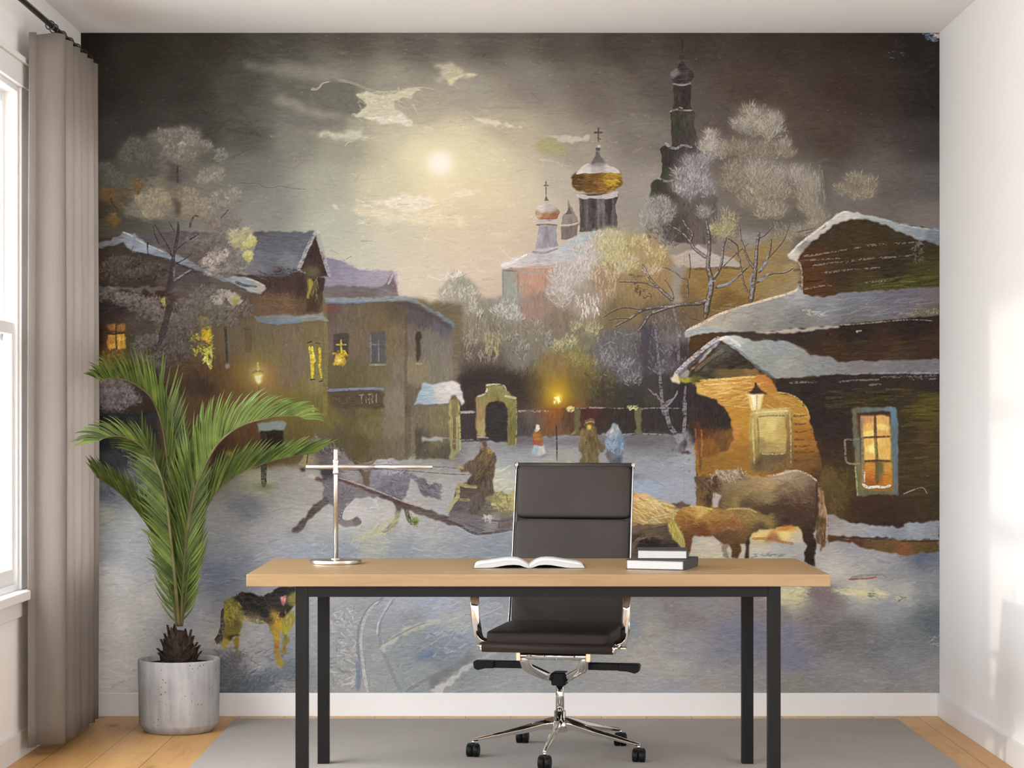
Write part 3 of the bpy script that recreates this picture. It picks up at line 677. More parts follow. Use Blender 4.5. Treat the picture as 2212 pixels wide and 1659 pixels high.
    F('p', '1960 720 2080 660 2150 680 2120 720 2000 740', (94, 114, 154), 4, 3, .75)
    L('p', '1880 1010 2000 940 2100 890 2180 850', 7, (122, 124, 122), .7, 9)
    F('r', '0 900 150 800 330 690 480 650 590 650 430 720 270 810 130 910 0 1000', [(100, 860, 118, 118, 116), (300, 740, 124, 124, 122), (480, 670, 150, 148, 144)], 3, 3, .8)
    F('r', '0 1010 140 920 290 800 430 715 560 655 560 680 420 760 280 850 170 960 60 1030', [(150, 930, 196, 192, 184), (300, 800, 190, 186, 178), (480, 700, 176, 174, 170)], 2.5, 3, .85, wob=.3)
    D('r', '0 220 660 220 660 480 0 560', 130, [(182, 182, 188), (134, 150, 184), (176, 172, 150), (160, 168, 190)], 22, 3, -.35, .3, .5)
    D('r', '20 500 360 460 360 660 20 700', 50, [(112, 130, 168), (180, 182, 184), (140, 150, 160)], 16, 3.4, -.2, .5, .6)
    D('z', '470 1400 640 1400 640 1495 470 1495', 200, [(96, 104, 116), (120, 126, 132), (146, 146, 142), (86, 92, 102)], 16, 3.4, -.3, .5, .45)
    D('z', '1060 1010 1110 1010 1110 1060 1060 1060', 20, [(200, 196, 160), (214, 206, 164)], 18, 4, -.2, .2, .5)
    # yellow light and red streak by the desk's right end
    D('t', '560 140 980 150 1000 210 640 180', 50, [(226, 218, 150), (230, 222, 178), (214, 206, 170)], 24, 4, .15, .2, .55)
    D('t', '100 120 340 120 300 250 110 260', 40, [(226, 218, 160), (220, 210, 150)], 24, 5, .1, .3, .5)
    F('t', '370 115 540 115 560 170 700 280 640 320 480 260 370 190', (132, 112, 112), 7, 4, .6)
    L('t', '680 50 800 45 870 40 920 30', 5, (160, 76, 62), .85, 3)
    L('t', '700 40 800 20 960 15 1010 35', 7, (120, 116, 112), .5, 4)
    D('t', '850 170 930 170 930 200 850 200', 12, [(112, 114, 104)], 7, 2.4, 0, .5, .7)
    D('t', '1090 200 1180 200 1140 240 1090 235', 16, [(110, 112, 106), (206, 196, 160)], 8, 2.6, 0, .5, .7)
    D('t', '1370 530 1450 530 1450 620 1350 620', 14, [(170, 184, 194)], 5, 2.4, 0, .8, .7)
    # ------------------------------------------------ fence, gate and people in the middle
    F('l', '160 140 700 140 1100 130 2100 110 2100 350 1500 350 660 375 160 420', [(250, 280, 60, 52, 50), (800, 250, 92, 80, 72), (700, 300, 70, 62, 62), (950, 250, 120, 78, 46), (1100, 220, 84, 64, 46), (1280, 200, 76, 40, 34), (1400, 250, 58, 48, 44), (1600, 250, 54, 46, 42), (1900, 250, 54, 48, 46), (980, 180, 150, 84, 34)], 2.5, 2, tx=7, d='v')
    F('l', '660 370 1000 375 1500 352 2100 350 2100 450 1400 460 650 440', [(800, 410, 96, 88, 96), (1000, 420, 110, 104, 110), (1500, 400, 96, 92, 96), (1900, 400, 100, 96, 96)], 6, 3, .75)
    L('l', '672 152 760 155 860 152 930 150', 5, (150, 144, 140), .8, 4, br=.8)
    L('l', '1120 130 1300 122 1480 128 1650 130', 4, (156, 150, 132), .7, 3, br=.8)
    L('l', '1720 135 1800 125 1900 125 2060 128', 3.6, (150, 146, 142), .8, 2.4, br=.6)
    L('l', '1500 352 1700 345 1900 350', 3, (164, 160, 160), .6, br=.9)
    F('l', '1150 140 1205 140 1200 350 1150 350', (100, 94, 60), 2, 2, .95, d='v')
    F('l', '1665 115 1725 115 1728 350 1675 350', (104, 102, 66), 2, 2, .95, d='v')
    D('l', '1090 115 1160 115 1140 150 1090 145', 9, [(236, 222, 130), (222, 210, 150)], 7, 4, -.3, .4, .95)
    D('l', '1620 100 1700 95 1690 135 1620 140', 8, [(206, 206, 120), (180, 184, 120)], 6, 3.4, -.3, .4, .9)
    F('l', '1120 350 1160 318 1165 340 1130 362', (140, 140, 100), 1.5, 1, .8)
    # gate
    F('g', '520 1500 590 1460 600 1385 745 1385 765 1440 850 1500 852 1700 520 1700', [(560, 1560, 150, 120, 78), (660, 1430, 128, 122, 70), (820, 1560, 124, 118, 62)], 1.2, 1.5, tx=10, d='v')
    F('l', '318 20 400 0 520 0 655 40 655 440 590 450 575 420 575 130 540 80 480 65 420 75 395 120 400 390 318 400', [(340, 200, 148, 116, 76), (380, 250, 160, 142, 92), (620, 60, 128, 124, 66), (620, 250, 112, 106, 56), (480, 40, 128, 120, 70)], 1.2, 1.5, tx=10, d='v')
    F('l', '395 390 392 130 425 78 480 62 545 80 578 130 580 410 500 420', (52, 46, 44), 1.5, 1.5)
    F('g', '600 1570 640 1532 700 1525 760 1550 775 1600 775 1690 590 1690', (52, 46, 44), 1.5, 1.5)
    L('g', '522 1490 580 1465 605 1430 600 1395 640 1385 740 1388 770 1440', 4.5, (204, 198, 178), .85, 3, br=.5)
    L('g', '760 1480 800 1495 850 1500', 5, (186, 182, 140), .8)
    L('l', '392 80 430 70 470 66', 3.5, (178, 112, 70), .7)
    L('l', '655 60 660 250 652 440', 3, (160, 156, 100), .7, br=.7)
    # child by the lamp post, a couple walking
    L('l', '998 270 1002 400 1004 574', 4, (62, 54, 52), .95, 3)
    F('l', '730 520 830 515 930 530 900 545 780 535', (112, 110, 116), 3, 2, .7)
    F('l', '800 440 900 440 905 520 860 535 800 530', [(820, 490, 150, 170, 178), (870, 490, 186, 182, 172)], 1.2, 2, tx=10, d='v')
    F('l', '825 310 870 320 888 380 880 440 800 440 795 390 808 340', [(830, 380, 168, 108, 44), (870, 360, 140, 92, 44), (810, 420, 160, 70, 50)], 1.2, 2, tx=10)
    F('l', '800 285 820 262 850 270 856 300 830 330 812 320', [(805, 285, 70, 60, 66), (840, 290, 210, 200, 184)], 1, 1.5)
    F('l', '1230 270 1245 300 1200 330 1190 420 1205 500 1220 540 1205 620 1365 620 1360 540 1345 460 1390 500 1400 470 1370 400 1340 330 1320 280', [(1240, 350, 120, 102, 66), (1290, 380, 96, 78, 48), (1260, 500, 108, 92, 56), (1330, 450, 100, 84, 54), (1290, 580, 112, 96, 60), (1220, 380, 128, 108, 70)], 1.2, 2.5, tx=10, d='v')
    F('l', '1242 225 1290 210 1325 230 1325 280 1250 285 1240 260', [(1280, 230, 108, 86, 52), (1300, 265, 92, 74, 50)], 1, 1.5)
    L('l', '1248 252 1290 240 1322 248', 3, (168, 142, 90), .8)
    F('l', '1262 268 1296 268 1296 308 1266 308', (224, 184, 48), 1.2, 1.5, .95)
    F('l', '1480 260 1440 340 1415 420 1430 480 1412 520 1460 590 1470 620 1575 620 1570 530 1580 430 1560 350 1530 290', [(1460, 430, 132, 150, 172), (1540, 400, 104, 124, 150), (1500, 520, 104, 112, 126), (1440, 530, 108, 98, 92), (1520, 590, 84, 88, 98), (1480, 330, 156, 160, 160)], 1.2, 2.5, tx=10, d='v')
    F('l', '1478 270 1500 240 1530 270 1550 340 1500 350 1450 340', (146, 156, 166), 1.2, 2, .9, tx=14, d='v')
    F('l', '1455 335 1480 295 1488 320 1460 345', (206, 188, 168), 1, 1.5, .9)
    D('l', '1420 360 1570 360 1570 520 1430 500', 40, [(124, 146, 172), (92, 112, 138), (148, 160, 172)], 12, 3, 1.3, .4, .7)
    D('l', '1210 320 1350 320 1350 600 1215 600', 50, [(128, 108, 66), (88, 72, 44), (110, 92, 56)], 14, 3, 1.5, .3, .65)
    F('l', '1600 700 1680 690 1760 705 1750 725 1600 730', (112, 118, 130), 3, 2, .85)
    D('l', '920 600 1160 590 1160 612 920 612', 20, [(232, 216, 130), (214, 196, 130)], 12, 3, 0, .3, .7)
    # ------------------------------------------------ houses on the left
    F('z', '170 560 560 600 720 620 1000 660 985 985 760 990 500 1015 170 1010', [(300, 650, 74, 62, 54), (300, 800, 64, 48, 36), (220, 900, 40, 34, 34), (240, 980, 34, 32, 34), (400, 900, 80, 56, 36), (600, 900, 110, 92, 48), (500, 700, 98, 82, 62), (650, 750, 110, 98, 64), (320, 1000, 60, 56, 56), (850, 800, 104, 94, 66), (930, 850, 112, 102, 84)], 5, 3)
    F('k', '400 0 1110 0 1115 560 1000 578 900 562 700 600 560 580 420 400 400 200', [(420, 100, 120, 112, 58), (410, 280, 112, 104, 52), (480, 100, 84, 70, 48), (600, 100, 86, 72, 50), (800, 300, 106, 98, 60), (600, 300, 98, 86, 46), (1000, 300, 118, 108, 86), (680, 430, 88, 78, 42), (1050, 450, 108, 98, 78), (900, 500, 100, 88, 66), (1000, 60, 110, 98, 80)], 2, 2, tx=6, d='v')
    F('f', '820 300 960 330 1090 400 1240 415 1370 410 1420 450 1420 590 1240 600 780 560 770 480', [(850, 400, 128, 124, 140), (1000, 440, 140, 134, 152), (1200, 480, 152, 144, 160), (1330, 440, 158, 148, 160), (900, 520, 138, 128, 144), (1240, 540, 150, 142, 152)], 1.6, 2, tx=7)
    L('f', '820 300 950 330 1090 398 1240 412 1370 408', 3, (184, 176, 178), .7, br=.5)
    F('f', '1375 430 1400 500 1420 610 1290 600 1200 570 1300 545 1340 500', [(1390, 520, 116, 98, 100), (1300, 570, 112, 104, 112)], 1.2, 2)
    L('f', '1340 530 1370 470 1395 428 1410 470 1430 540', 5, (176, 170, 182), .85, 4)
    L('f', '1200 555 1280 575 1330 585', 6, (110, 124, 156), .8)
    F('f', '780 545 1250 560 1420 610 1440 640 780 640', [(900, 580, 108, 98, 104), (1150, 590, 104, 92, 94), (1350, 610, 120, 108, 108)], 2, 2, .9)
    F('f', '780 640 1080 645 1250 640 1430 625 1540 640 1620 690 1730 760 1910 860 1900 900 1800 830 1650 740 1540 690 1400 672 1250 680 1000 700 800 700', [(850, 670, 122, 130, 138), (1000, 665, 126, 138, 150), (1250, 660, 126, 132, 134), (1450, 655, 140, 146, 150), (1600, 710, 118, 128, 136), (1800, 820, 112, 126, 138)], 1.4, 2, tx=8)
    L('f', '800 690 950 692 1100 690 1240 682', 5, (82, 108, 156), .7, 4)
    F('f', '820 700 1100 695 1300 680 1480 690 1500 820 1500 1659 820 1659', [(860, 760, 96, 76, 70), (1000, 800, 102, 90, 72), (1250, 850, 106, 90, 66), (1400, 760, 92, 80, 62), (880, 1000, 104, 90, 78), (1100, 1050, 108, 92, 74), (1400, 1000, 112, 98, 72), (1000, 1300, 96, 88, 58), (1300, 1300, 106, 98, 70), (1000, 1550, 90, 78, 58), (1440, 1300, 118, 104, 88), (1430, 1550, 124, 110, 96), (1150, 1580, 100, 90, 54)], 1.5, 1, tx=6, d='v')
    F('f', '800 700 900 702 860 760 810 760', (124, 60, 56), 3, 2, .7)
    F('f', '1490 690 1560 700 1700 790 1880 890 1890 1260 1890 1659 1490 1659 1500 1000', [(1540, 760, 88, 80, 76), (1650, 830, 84, 76, 78), (1800, 900, 92, 86, 92), (1550, 1000, 108, 98, 84), (1700, 1000, 112, 104, 94), (1820, 1100, 116, 108, 98), (1600, 1300, 126, 114, 88), (1780, 1280, 120, 112, 96), (1560, 1500, 100, 90, 74), (1700, 1550, 112, 106, 84)], 1.6, 1.5, tx=6, d='v')
    F('f', '1400 670 1540 680 1680 750 1840 860 1900 900 1860 910 1740 830 1600 760 1500 720 1380 700', (70, 62, 64), 3, 2, .75)
    L('f', '1490 690 1495 1000 1490 1400 1495 1659', 7, (82, 72, 60), .55)
    # windows of the middle house
    F('f', '870 952 1008 948 1002 1100 985 1180 880 1180', (70, 60, 52), 1.2, 1.2, .95)
    D('f', '885 1110 985 1110 975 1220 885 1220', 70, [(196, 160, 24), (222, 186, 50), (160, 120, 26)], 9, 3.4, 1.2, .9, .85)
    G('f', 920, 1180, 26, 28, (240, 220, 120), .8)
    L('f', '938 1000 940 1080 942 1150', 4, (206, 186, 50), .85)
    L('f', '895 1045 980 1045', 3.4, (206, 186, 60), .85)
    F('f', '1185 940 1315 935 1318 1210 1190 1212', (82, 80, 78), 1.2, 1.2, .95, d='v')
    L('f', '1190 960 1192 1190', 4, (112, 116, 122), .8)
    L('f', '1258 1010 1260 1190', 2.6, (120, 122, 126), .8)
    L('f', '1195 1045 1310 1045', 2.6, (110, 112, 116), .8)
    L('f', '1180 1218 1320 1215', 4.5, (132, 134, 122), .9)
    F('f', '1575 940 1612 940 1622 985 1608 1010 1615 1100 1618 1170 1580 1190 1578 1050 1568 990', (58, 54, 40), 1.4, 1.6, .95)
    L('f', '1578 1212 1628 1212', 5, (142, 146, 124), .8)
    # sign board
    F('f', '820 1445 1310 1440 1300 1590 1040 1590 840 1590 835 1500', (80, 66, 50), 2, 2, .85)
    L('f', '820 1435 960 1430 1150 1420 1300 1425', 6, (112, 128, 158), .9, 5)
    for q in ('868 1490 868 1535', '880 1500 905 1520', '915 1490 925 1535', '985 1500 990 1535', '1010 1495 1015 1530'):
        L('f', q, 2.4, (132, 104, 74), .55, br=.7)
    for q in ('1090 1475 1130 1472', '1112 1475 1115 1545', '1150 1490 1152 1545', '1165 1470 1205 1470', '1178 1470 1180 1550', '1205 1480 1205 1550', '1165 1512 1200 1512', '1240 1465 1238 1540'):
        L('f', q, 2.8, (150, 138, 124), .65, br=.6)
    # small annex with a snowy roof
    F('f', '1570 1540 1880 1540 1880 1659 1570 1659', (104, 94, 72), 1.5, 1)
    F('l', '-220 80 80 80 100 570 -20 560 -200 560', [(-150, 200, 110, 98, 78), (0, 200, 118, 108, 76), (0, 400, 108, 98, 72), (-190, 400, 80, 70, 60), (50, 500, 84, 76, 60)], 2, 2, tx=7, d='v')
    F('k', '1225 380 1420 375 1420 405 1235 408', (162, 164, 160), 1.5, 2, .85)
    L('k', '1110 100 1115 300 1110 550', 14, (80, 70, 60), .55)
    F('f', '1880 1480 1990 1480 1990 1659 1860 1659', (60, 52, 50), 2, 2)
    F('k', '1460 60 1550 40 1560 500 1525 520 1480 570 1470 300', [(1490, 200, 160, 148, 96), (1530, 300, 146, 138, 84), (1500, 450, 138, 134, 92)], 1.2, 2, tx=10, d='v')
    L('k', '1505 130 1512 300 1508 480', 7, (104, 76, 52), .8, 8)
    L('k', '1548 100 1556 300 1560 480', 4, (182, 174, 98), .8)
    F('f', '1560 1560 1590 1480 1640 1385 1740 1375 1890 1360 1950 1385 1990 1550 1960 1560 1915 1470 1880 1480 1850 1550 1700 1560', [(1620, 1470, 144, 166, 180), (1680, 1450, 150, 166, 176), (1780, 1440, 190, 184, 178), (1880, 1400, 206, 198, 190), (1960, 1480, 192, 186, 184), (1600, 1540, 150, 162, 170)], 1.2, 2, tx=9)
    L('f', '1570 1568 1700 1565 1850 1555', 6, (98, 92, 90), .6)
    F('f', '1880 1480 1910 1468 1940 1520 1935 1659 1880 1659', (120, 104, 66), 2, 2, .8)
    L('f', '1955 1625 2065 1622', 5, (166, 160, 156), .8, br=.5)
    L('l', '170 165 250 155 300 160', 5, (160, 156, 152), .8)
    L('l', '0 380 80 385 210 400 290 395', 4, (140, 136, 140), .6, br=.6)
    # tall house with the blue roof
    F('f', '-340 480 570 420 800 470 770 800 790 1659 -400 1659 -500 900', [(300, 520, 62, 46, 42), (450, 560, 70, 52, 46), (600, 560, 62, 46, 42), (720, 560, 60, 48, 40), (300, 700, 106, 82, 60), (450, 680, 112, 86, 62), (650, 720, 90, 70, 52), (100, 700, 92, 76, 62), (200, 950, 104, 92, 66), (500, 950, 112, 96, 74), (700, 950, 112, 100, 64), (300, 1150, 108, 98, 62), (600, 1150, 112, 98, 78), (500, 1350, 112, 96, 74), (600, 1500, 118, 108, 48), (450, 1450, 120, 98, 56), (720, 1450, 128, 118, 74), (750, 1150, 122, 110, 60), (700, 1600, 116, 106, 46), (0, 1000, 102, 88, 66), (-150, 1000, 100, 82, 58), (-100, 1300, 94, 70, 42), (50, 1500, 100, 72, 40), (-250, 1000, 92, 78, 58), (-250, 1450, 70, 52, 40)], 1.6, 1.5, tx=6, d='v')
    F('z', '330 860 700 850 780 960 760 1000 400 1010 300 960', [(400, 900, 92, 66, 38), (500, 900, 108, 78, 42), (600, 900, 116, 104, 46), (560, 940, 92, 62, 38), (640, 940, 104, 88, 46), (690, 900, 110, 100, 50), (740, 960, 92, 82, 58), (460, 950, 80, 54, 36), (700, 980, 104, 96, 70)], 8, 3, .85, d='v', tx=5)
    D('f', '270 620 530 620 520 760 270 770', 90, [(128, 98, 66), (100, 74, 54), (84, 62, 48)], 26, 2, .1, .2, .45)
    F('f', '190 80 690 82 720 75 570 415 440 470 230 460 120 430 200 200', [(300, 150, 92, 92, 102), (500, 150, 94, 96, 106), (600, 200, 96, 98, 108), (300, 330, 98, 104, 112), (500, 350, 112, 116, 122), (400, 440, 90, 86, 90), (200, 400, 112, 110, 112), (250, 90, 84, 80, 86)], 1.6, 2, tx=7)
    F('v', '540 1190 760 1195 1060 1160 1300 1180 1560 1190 1700 1230 1560 1560 1300 1560 1000 1380 700 1260', [(700, 1220, 82, 78, 82), (900, 1260, 90, 80, 84), (1150, 1230, 92, 84, 84), (1150, 1350, 96, 86, 84), (1300, 1350, 98, 88, 82), (1500, 1400, 104, 98, 94)], 2, 2, tx=6)
    F('f', '720 110 760 220 800 330 840 460 760 470 740 770 640 770 640 430 580 410', [(700, 250, 60, 42, 38), (720, 400, 62, 48, 42), (690, 600, 70, 56, 40), (740, 450, 56, 44, 40)], 1.5, 2, tx=8, d='v')
    L('f', '570 412 610 320 650 220 720 85', 9, (164, 162, 164), .85, 7, br=.5)
    L('f', '730 90 770 220 800 330 842 462', 11, (156, 154, 158), .8, 8, br=.4)
    L('f', '735 78 755 90', 6, (206, 202, 200), .8)
    F('f', '610 400 680 370 745 390 745 470 640 480', (98, 92, 66), 4, 3, .8)
    F('f', '655 490 680 490 690 600 670 660 655 640', (182, 168, 54), 2.4, 3, .8, d='v')
    D('f', '640 480 750 480 740 640 650 640', 40, [(132, 124, 66), (108, 100, 56), (150, 140, 70)], 14, 2.4, 1.5, .2, .5)
    D('f', '210 430 620 400 640 440 260 500', 70, [(60, 50, 50), (90, 84, 86), (74, 64, 64)], 16, 3, .1, .5, .6)
    F('f', '180 800 500 795 690 790 780 770 830 850 700 840 640 860 400 868 230 850', [(300, 830, 112, 116, 116), (500, 830, 116, 124, 128), (720, 800, 128, 132, 126)], 2, 2, tx=8)
    L('f', '260 850 400 862 580 852', 5, (92, 118, 160), .75, 4)
    L('f', '140 900 148 1000 150 1100', 15, (84, 68, 48), .7)
    L('f', '805 850 815 1100 805 1400 800 1659', 9, (134, 122, 62), .5, 9)
    # lit slits and lamp on the tall house
    for q, c in (('668 1060 680 1150 690 1330', (216, 198, 50)), ('690 1060 700 1200 696 1330', (230, 208, 30)), ('752 1070 758 1160 752 1245', (232, 198, 24)), ('758 1250 772 1330', (216, 184, 30))):
        L('f', q, 5.5, c, .85, 4)
    L('f', '700 1110 715 1190', 4, (238, 214, 120), .8)
    for q in ('650 1030 690 1018', '720 1030 755 1038', '670 1345 715 1342', '750 1362 778 1354'):
        L('f', q, 3, (56, 48, 40), .9)
    L('f', '696 1560 704 1640', 4.5, (204, 150, 40), .85)
    G('f', 230, 1330, 150, 180, (150, 118, 52), .6)
    G('f', 300, 1330, 110, 130, (172, 112, 66), .35)
    G('f', 80, 1300, 110, 150, (146, 122, 48), .45)
    G('f', 228, 1300, 62, 76, (204, 182, 92), .75)
    F('f', '190 1300 275 1298 262 1370 235 1390 205 1360', (196, 178, 70), 2, 1.5, .9)
    F('f', '200 1305 262 1305 250 1360 232 1378 212 1352', (226, 216, 164), 2, 1.5, .95)
    L('f', '180 1285 230 1268 275 1280', 5, (112, 112, 66), .85)
    L('f', '228 1195 230 1265', 4, (200, 186, 70), .8, 6)
    L('f', '238 1400 240 1540', 3, (108, 74, 44), .7)
    # dark house at the far left
    F('e', '150 180 400 120 700 240 1100 420 1600 560 1540 620 1000 600 980 1200 700 1659 150 1659', [(200, 400, 52, 40, 30), (400, 400, 58, 50, 40), (200, 700, 44, 34, 30), (300, 720, 46, 34, 32), (600, 700, 52, 38, 30), (700, 680, 60, 38, 24), (500, 900, 72, 62, 52), (200, 1000, 40, 24, 14), (450, 1000, 62, 54, 36), (700, 1000, 78, 68, 58), (600, 1200, 56, 48, 42), (250, 1200, 84, 58, 26), (900, 1000, 88, 76, 62), (900, 600, 90, 78, 70), (900, 1300, 84, 64, 42), (300, 1450, 84, 72, 66), (500, 1550, 54, 40, 30), (800, 1500, 62, 44, 30), (200, 1650, 30, 26, 26), (1000, 480, 76, 66, 64), (1200, 560, 92, 84, 76)], 6, 4, tx=8)
    F('e', '150 540 500 560 800 545 1000 590 780 592 500 590 150 600', (96, 92, 92), 2.5, 3, .75)
    F('e', '700 400 1100 440 1200 520 900 560 640 540', (84, 74, 74), 6, 3, .7)
    F('e', '380 85 440 90 600 190 800 270 1000 350 1150 430 1330 455 1440 475 1530 510 1605 560 1560 605 1440 590 1360 540 1180 480 1000 410 800 335 600 270 460 250 380 180 300 200 150 260 150 220 280 150', [(200, 220, 104, 102, 104), (330, 130, 112, 112, 114), (450, 170, 126, 134, 142), (600, 230, 136, 148, 160), (700, 260, 122, 132, 144), (850, 300, 128, 138, 150), (1000, 370, 120, 126, 134), (1100, 440, 116, 116, 118), (1440, 520, 144, 152, 158), (1560, 570, 160, 156, 148)], 1.5, 2, tx=9)
    L('e', '380 85 440 110 520 160 600 200 720 250', 3.4, (196, 190, 184), .7, 2, br=.6)
    L('e', '460 250 600 285 760 320 900 380 1010 430', 6, (60, 52, 50), .7, 5)
    L('e', '1340 510 1420 540 1520 550', 7, (66, 66, 70), .8, 5)
    L('e', '1430 480 1500 500 1590 545', 4, (190, 182, 168), .8)
    # its warm window
    F('e', '210 860 400 840 400 1230 200 1240', [(250, 900, 70, 44, 24), (300, 1100, 96, 66, 26), (380, 1000, 80, 60, 26)], 4, 3, .9)
    F('e', '250 872 392 872 392 930 250 935', (140, 92, 38), 2, 2, .9, d='v', tx=12)
    F('e', '245 965 392 960 395 1080 330 1090 250 1085', [(290, 1000, 178, 122, 38), (360, 1020, 188, 140, 44)], 2, 2, .95, d='v', tx=14)
    D('e', '245 970 392 970 392 1085 250 1085', 40, [(206, 150, 40), (150, 96, 28), (222, 176, 70)], 10, 3, 1.5, .4, .6)
    L('e', '322 872 320 960 325 1085', 4, (50, 32, 20), .9)
    L('e', '235 945 290 955 330 950 390 945', 4, (44, 30, 22), .9)
    D('e', '200 1110 400 1110 400 1260 210 1260', 60, [(150, 104, 34), (112, 78, 32), (176, 132, 60)], 10, 3, 1.2, .8, .6)
    # lit upper window and drainpipe behind the left tree
    F('e', '1045 800 1120 810 1130 960 1120 1040 1050 1000', [(1080, 850, 150, 138, 34), (1080, 950, 212, 176, 20), (1070, 1020, 236, 176, 60)], 2, 2, .95, d='v', tx=10)
    L('e', '1052 830 1060 950', 5, (196, 140, 30), .7)
    L('e', '1124 830 1130 1000', 4, (170, 160, 60), .8)
    D('e', '930 930 1150 980 1160 1150 980 1140', 80, [(196, 186, 40), (160, 150, 40), (128, 122, 50), (218, 206, 60)], 9, 3, .5, 1.2, .65)
    D('e', '1060 1090 1140 1090 1130 1240 1070 1240', 34, [(206, 200, 70), (176, 170, 60), (228, 222, 110)], 10, 3.4, 1.4, .5, .8)
    L('e', '1252 850 1258 1000 1268 1190', 7, (54, 52, 54), .95, 5)
    F('e', '1250 1215 1290 1210 1290 1245 1258 1255', (142, 142, 136), 1.5, 2, .85)
    # ------------------------------------------------ frosted tree on the left
    lt = [(118, 116, 104), (136, 130, 118), (100, 98, 88), (150, 144, 134)]
    F('v', '430 320 520 180 700 190 830 120 960 100 1100 75 1260 110 1300 230 1400 220 1400 330 1530 330 1550 460 1540 620 1740 780 1720 900 1600 1000 1560 1180 1400 1180 1100 1040 700 1050 560 1000 380 880 200 800 195 430 360 440', [(300, 500, 72, 72, 64), (300, 700, 86, 80, 66), (600, 300, 84, 84, 76), (700, 500, 88, 86, 76), (900, 200, 106, 102, 94), (1100, 180, 120, 114, 104), (1150, 350, 124, 118, 108), (950, 400, 110, 107, 98), (1400, 400, 96, 96, 84), (1450, 550, 122, 118, 108), (1250, 600, 114, 110, 100), (1050, 600, 104, 96, 92), (850, 750, 130, 120, 100), (1100, 750, 122, 110, 98), (650, 800, 112, 106, 90), (1200, 850, 136, 126, 108), (900, 900, 124, 116, 102), (700, 980, 118, 110, 100), (1400, 800, 118, 114, 100), (1600, 830, 134, 132, 118), (1500, 950, 126, 120, 112), (450, 800, 88, 78, 60)], 6, 5, .85, tx=6, sm=0, wob=.3)
    T('v', [(900, 170, 110, 90), (1010, 150, 80, 80), (1115, 140, 70, 90), (1220, 180, 80, 110), (1150, 300, 150, 120), (1000, 330, 150, 120), (1350, 270, 60, 80), (1500, 370, 80, 80)], [(132, 128, 116), (152, 146, 136), (112, 110, 100)], .42, 12, 3.2, .6, under=(110, 106, 98))
    T('v', [(580, 230, 70, 60), (640, 320, 160, 120), (500, 380, 90, 110), (720, 430, 120, 90), (280, 500, 110, 80), (360, 620, 150, 90)], [(94, 94, 84), (108, 108, 96), (80, 80, 72)], .35, 12, 3.2, .5, under=(82, 82, 74))
    T('v', [(830, 780, 110, 90), (700, 850, 110, 90), (900, 870, 100, 110), (780, 960, 120, 90)], [(150, 140, 112), (168, 158, 122), (132, 124, 106)], .42, 11, 3, .6, under=(126, 118, 100))
    T('v', [(1150, 780, 120, 100), (1250, 880, 130, 110), (1130, 940, 90, 80), (1330, 950, 110, 100)], [(146, 136, 118), (164, 152, 132), (128, 118, 106)], .42, 11, 3, .6, under=(124, 114, 102))
    T('v', [(1380, 560, 110, 90), (1500, 580, 60, 80), (1300, 640, 90, 70), (1480, 800, 90, 80), (1640, 800, 100, 90), (1560, 900, 110, 90)], [(142, 138, 126), (160, 156, 144), (122, 118, 108)], .42, 11, 3, .6, under=(120, 116, 106))
    T('v', [(1600, 1080, 100, 120), (1480, 1150, 90, 100), (1400, 1080, 90, 80)], [(126, 116, 108), (142, 132, 122), (108, 98, 92)], .42, 12, 2.4, .6, under=(112, 104, 98))
    F('v', '945 420 1000 410 1010 480 1060 480 1060 620 1080 660 960 640', (80, 76, 74), 3, 3, .75)
    F('v', '1010 800 1060 860 1085 940 1080 1000 1020 1000 1030 920', (76, 68, 54), 3, 3, .8)
    L('v', '1045 480 1042 560 1045 660', 4, (62, 56, 54), .8)
    F('v', '200 700 420 800 380 1180 200 1180', [(300, 760, 112, 82, 40), (250, 950, 62, 52, 40), (380, 1060, 106, 82, 34), (300, 1130, 82, 66, 46)], 7, 4, .7)
    T('v', [(300, 750, 60, 50), (370, 1050, 70, 70), (620, 690, 60, 80)], [(122, 88, 36), (104, 78, 40)], .4, 9, 3, .6)
    L('v', '340 820 360 880 420 950', 5, (52, 40, 32), .8, 3)
    D('v', '1080 240 1130 240 1120 290 1080 280', 9, [(186, 178, 166)], 10, 3, .3, .5, .8)
    # lower crown over the roof, with yellow lights
    T('v', [(1760, 1200, 90, 70), (1700, 1300, 120, 80), (1640, 1240, 90, 90)], [(172, 164, 130), (190, 182, 148), (150, 142, 122), (184, 178, 96)], .6, 10, 2.8, .75, under=(136, 130, 110))
    T('v', [(1780, 1430, 60, 60), (1820, 1260, 50, 60), (1780, 1310, 50, 30)], [(196, 190, 104), (206, 200, 120), (178, 172, 120)], .8, 9, 3, .8)
    T('v', [(1480, 1400, 130, 80), (1420, 1470, 120, 60), (1560, 1460, 90, 70), (1420, 1590, 90, 60), (1330, 1500, 70, 40)], [(150, 138, 130), (176, 164, 156), (124, 112, 106), (196, 186, 178)], .6, 9, 2.6, .75)
    T('v', [(1650, 1420, 90, 90), (1700, 1540, 100, 80), (1560, 1580, 100, 70), (1250, 1330, 120, 80)], [(112, 106, 100), (126, 120, 112), (98, 92, 88)], .5, 9, 3, .65)
    T('e', [(430, 400, 160, 110), (300, 430, 130, 120), (600, 430, 120, 90), (250, 640, 110, 60), (380, 660, 90, 60)], [(84, 76, 66), (102, 94, 82), (66, 56, 46), (54, 42, 32)], .5, 7, 2.2, .7)
    T('e', [(1050, 660, 140, 100), (900, 740, 140, 100), (1200, 700, 140, 110), (1350, 720, 130, 110), (1000, 860, 170, 90), (1250, 820, 140, 70), (780, 880, 140, 110), (560, 760, 130, 110), (650, 680, 90, 70)], [(112, 104, 96), (128, 120, 110), (94, 86, 78), (82, 72, 64)], .45, 9, 2.6, .65)
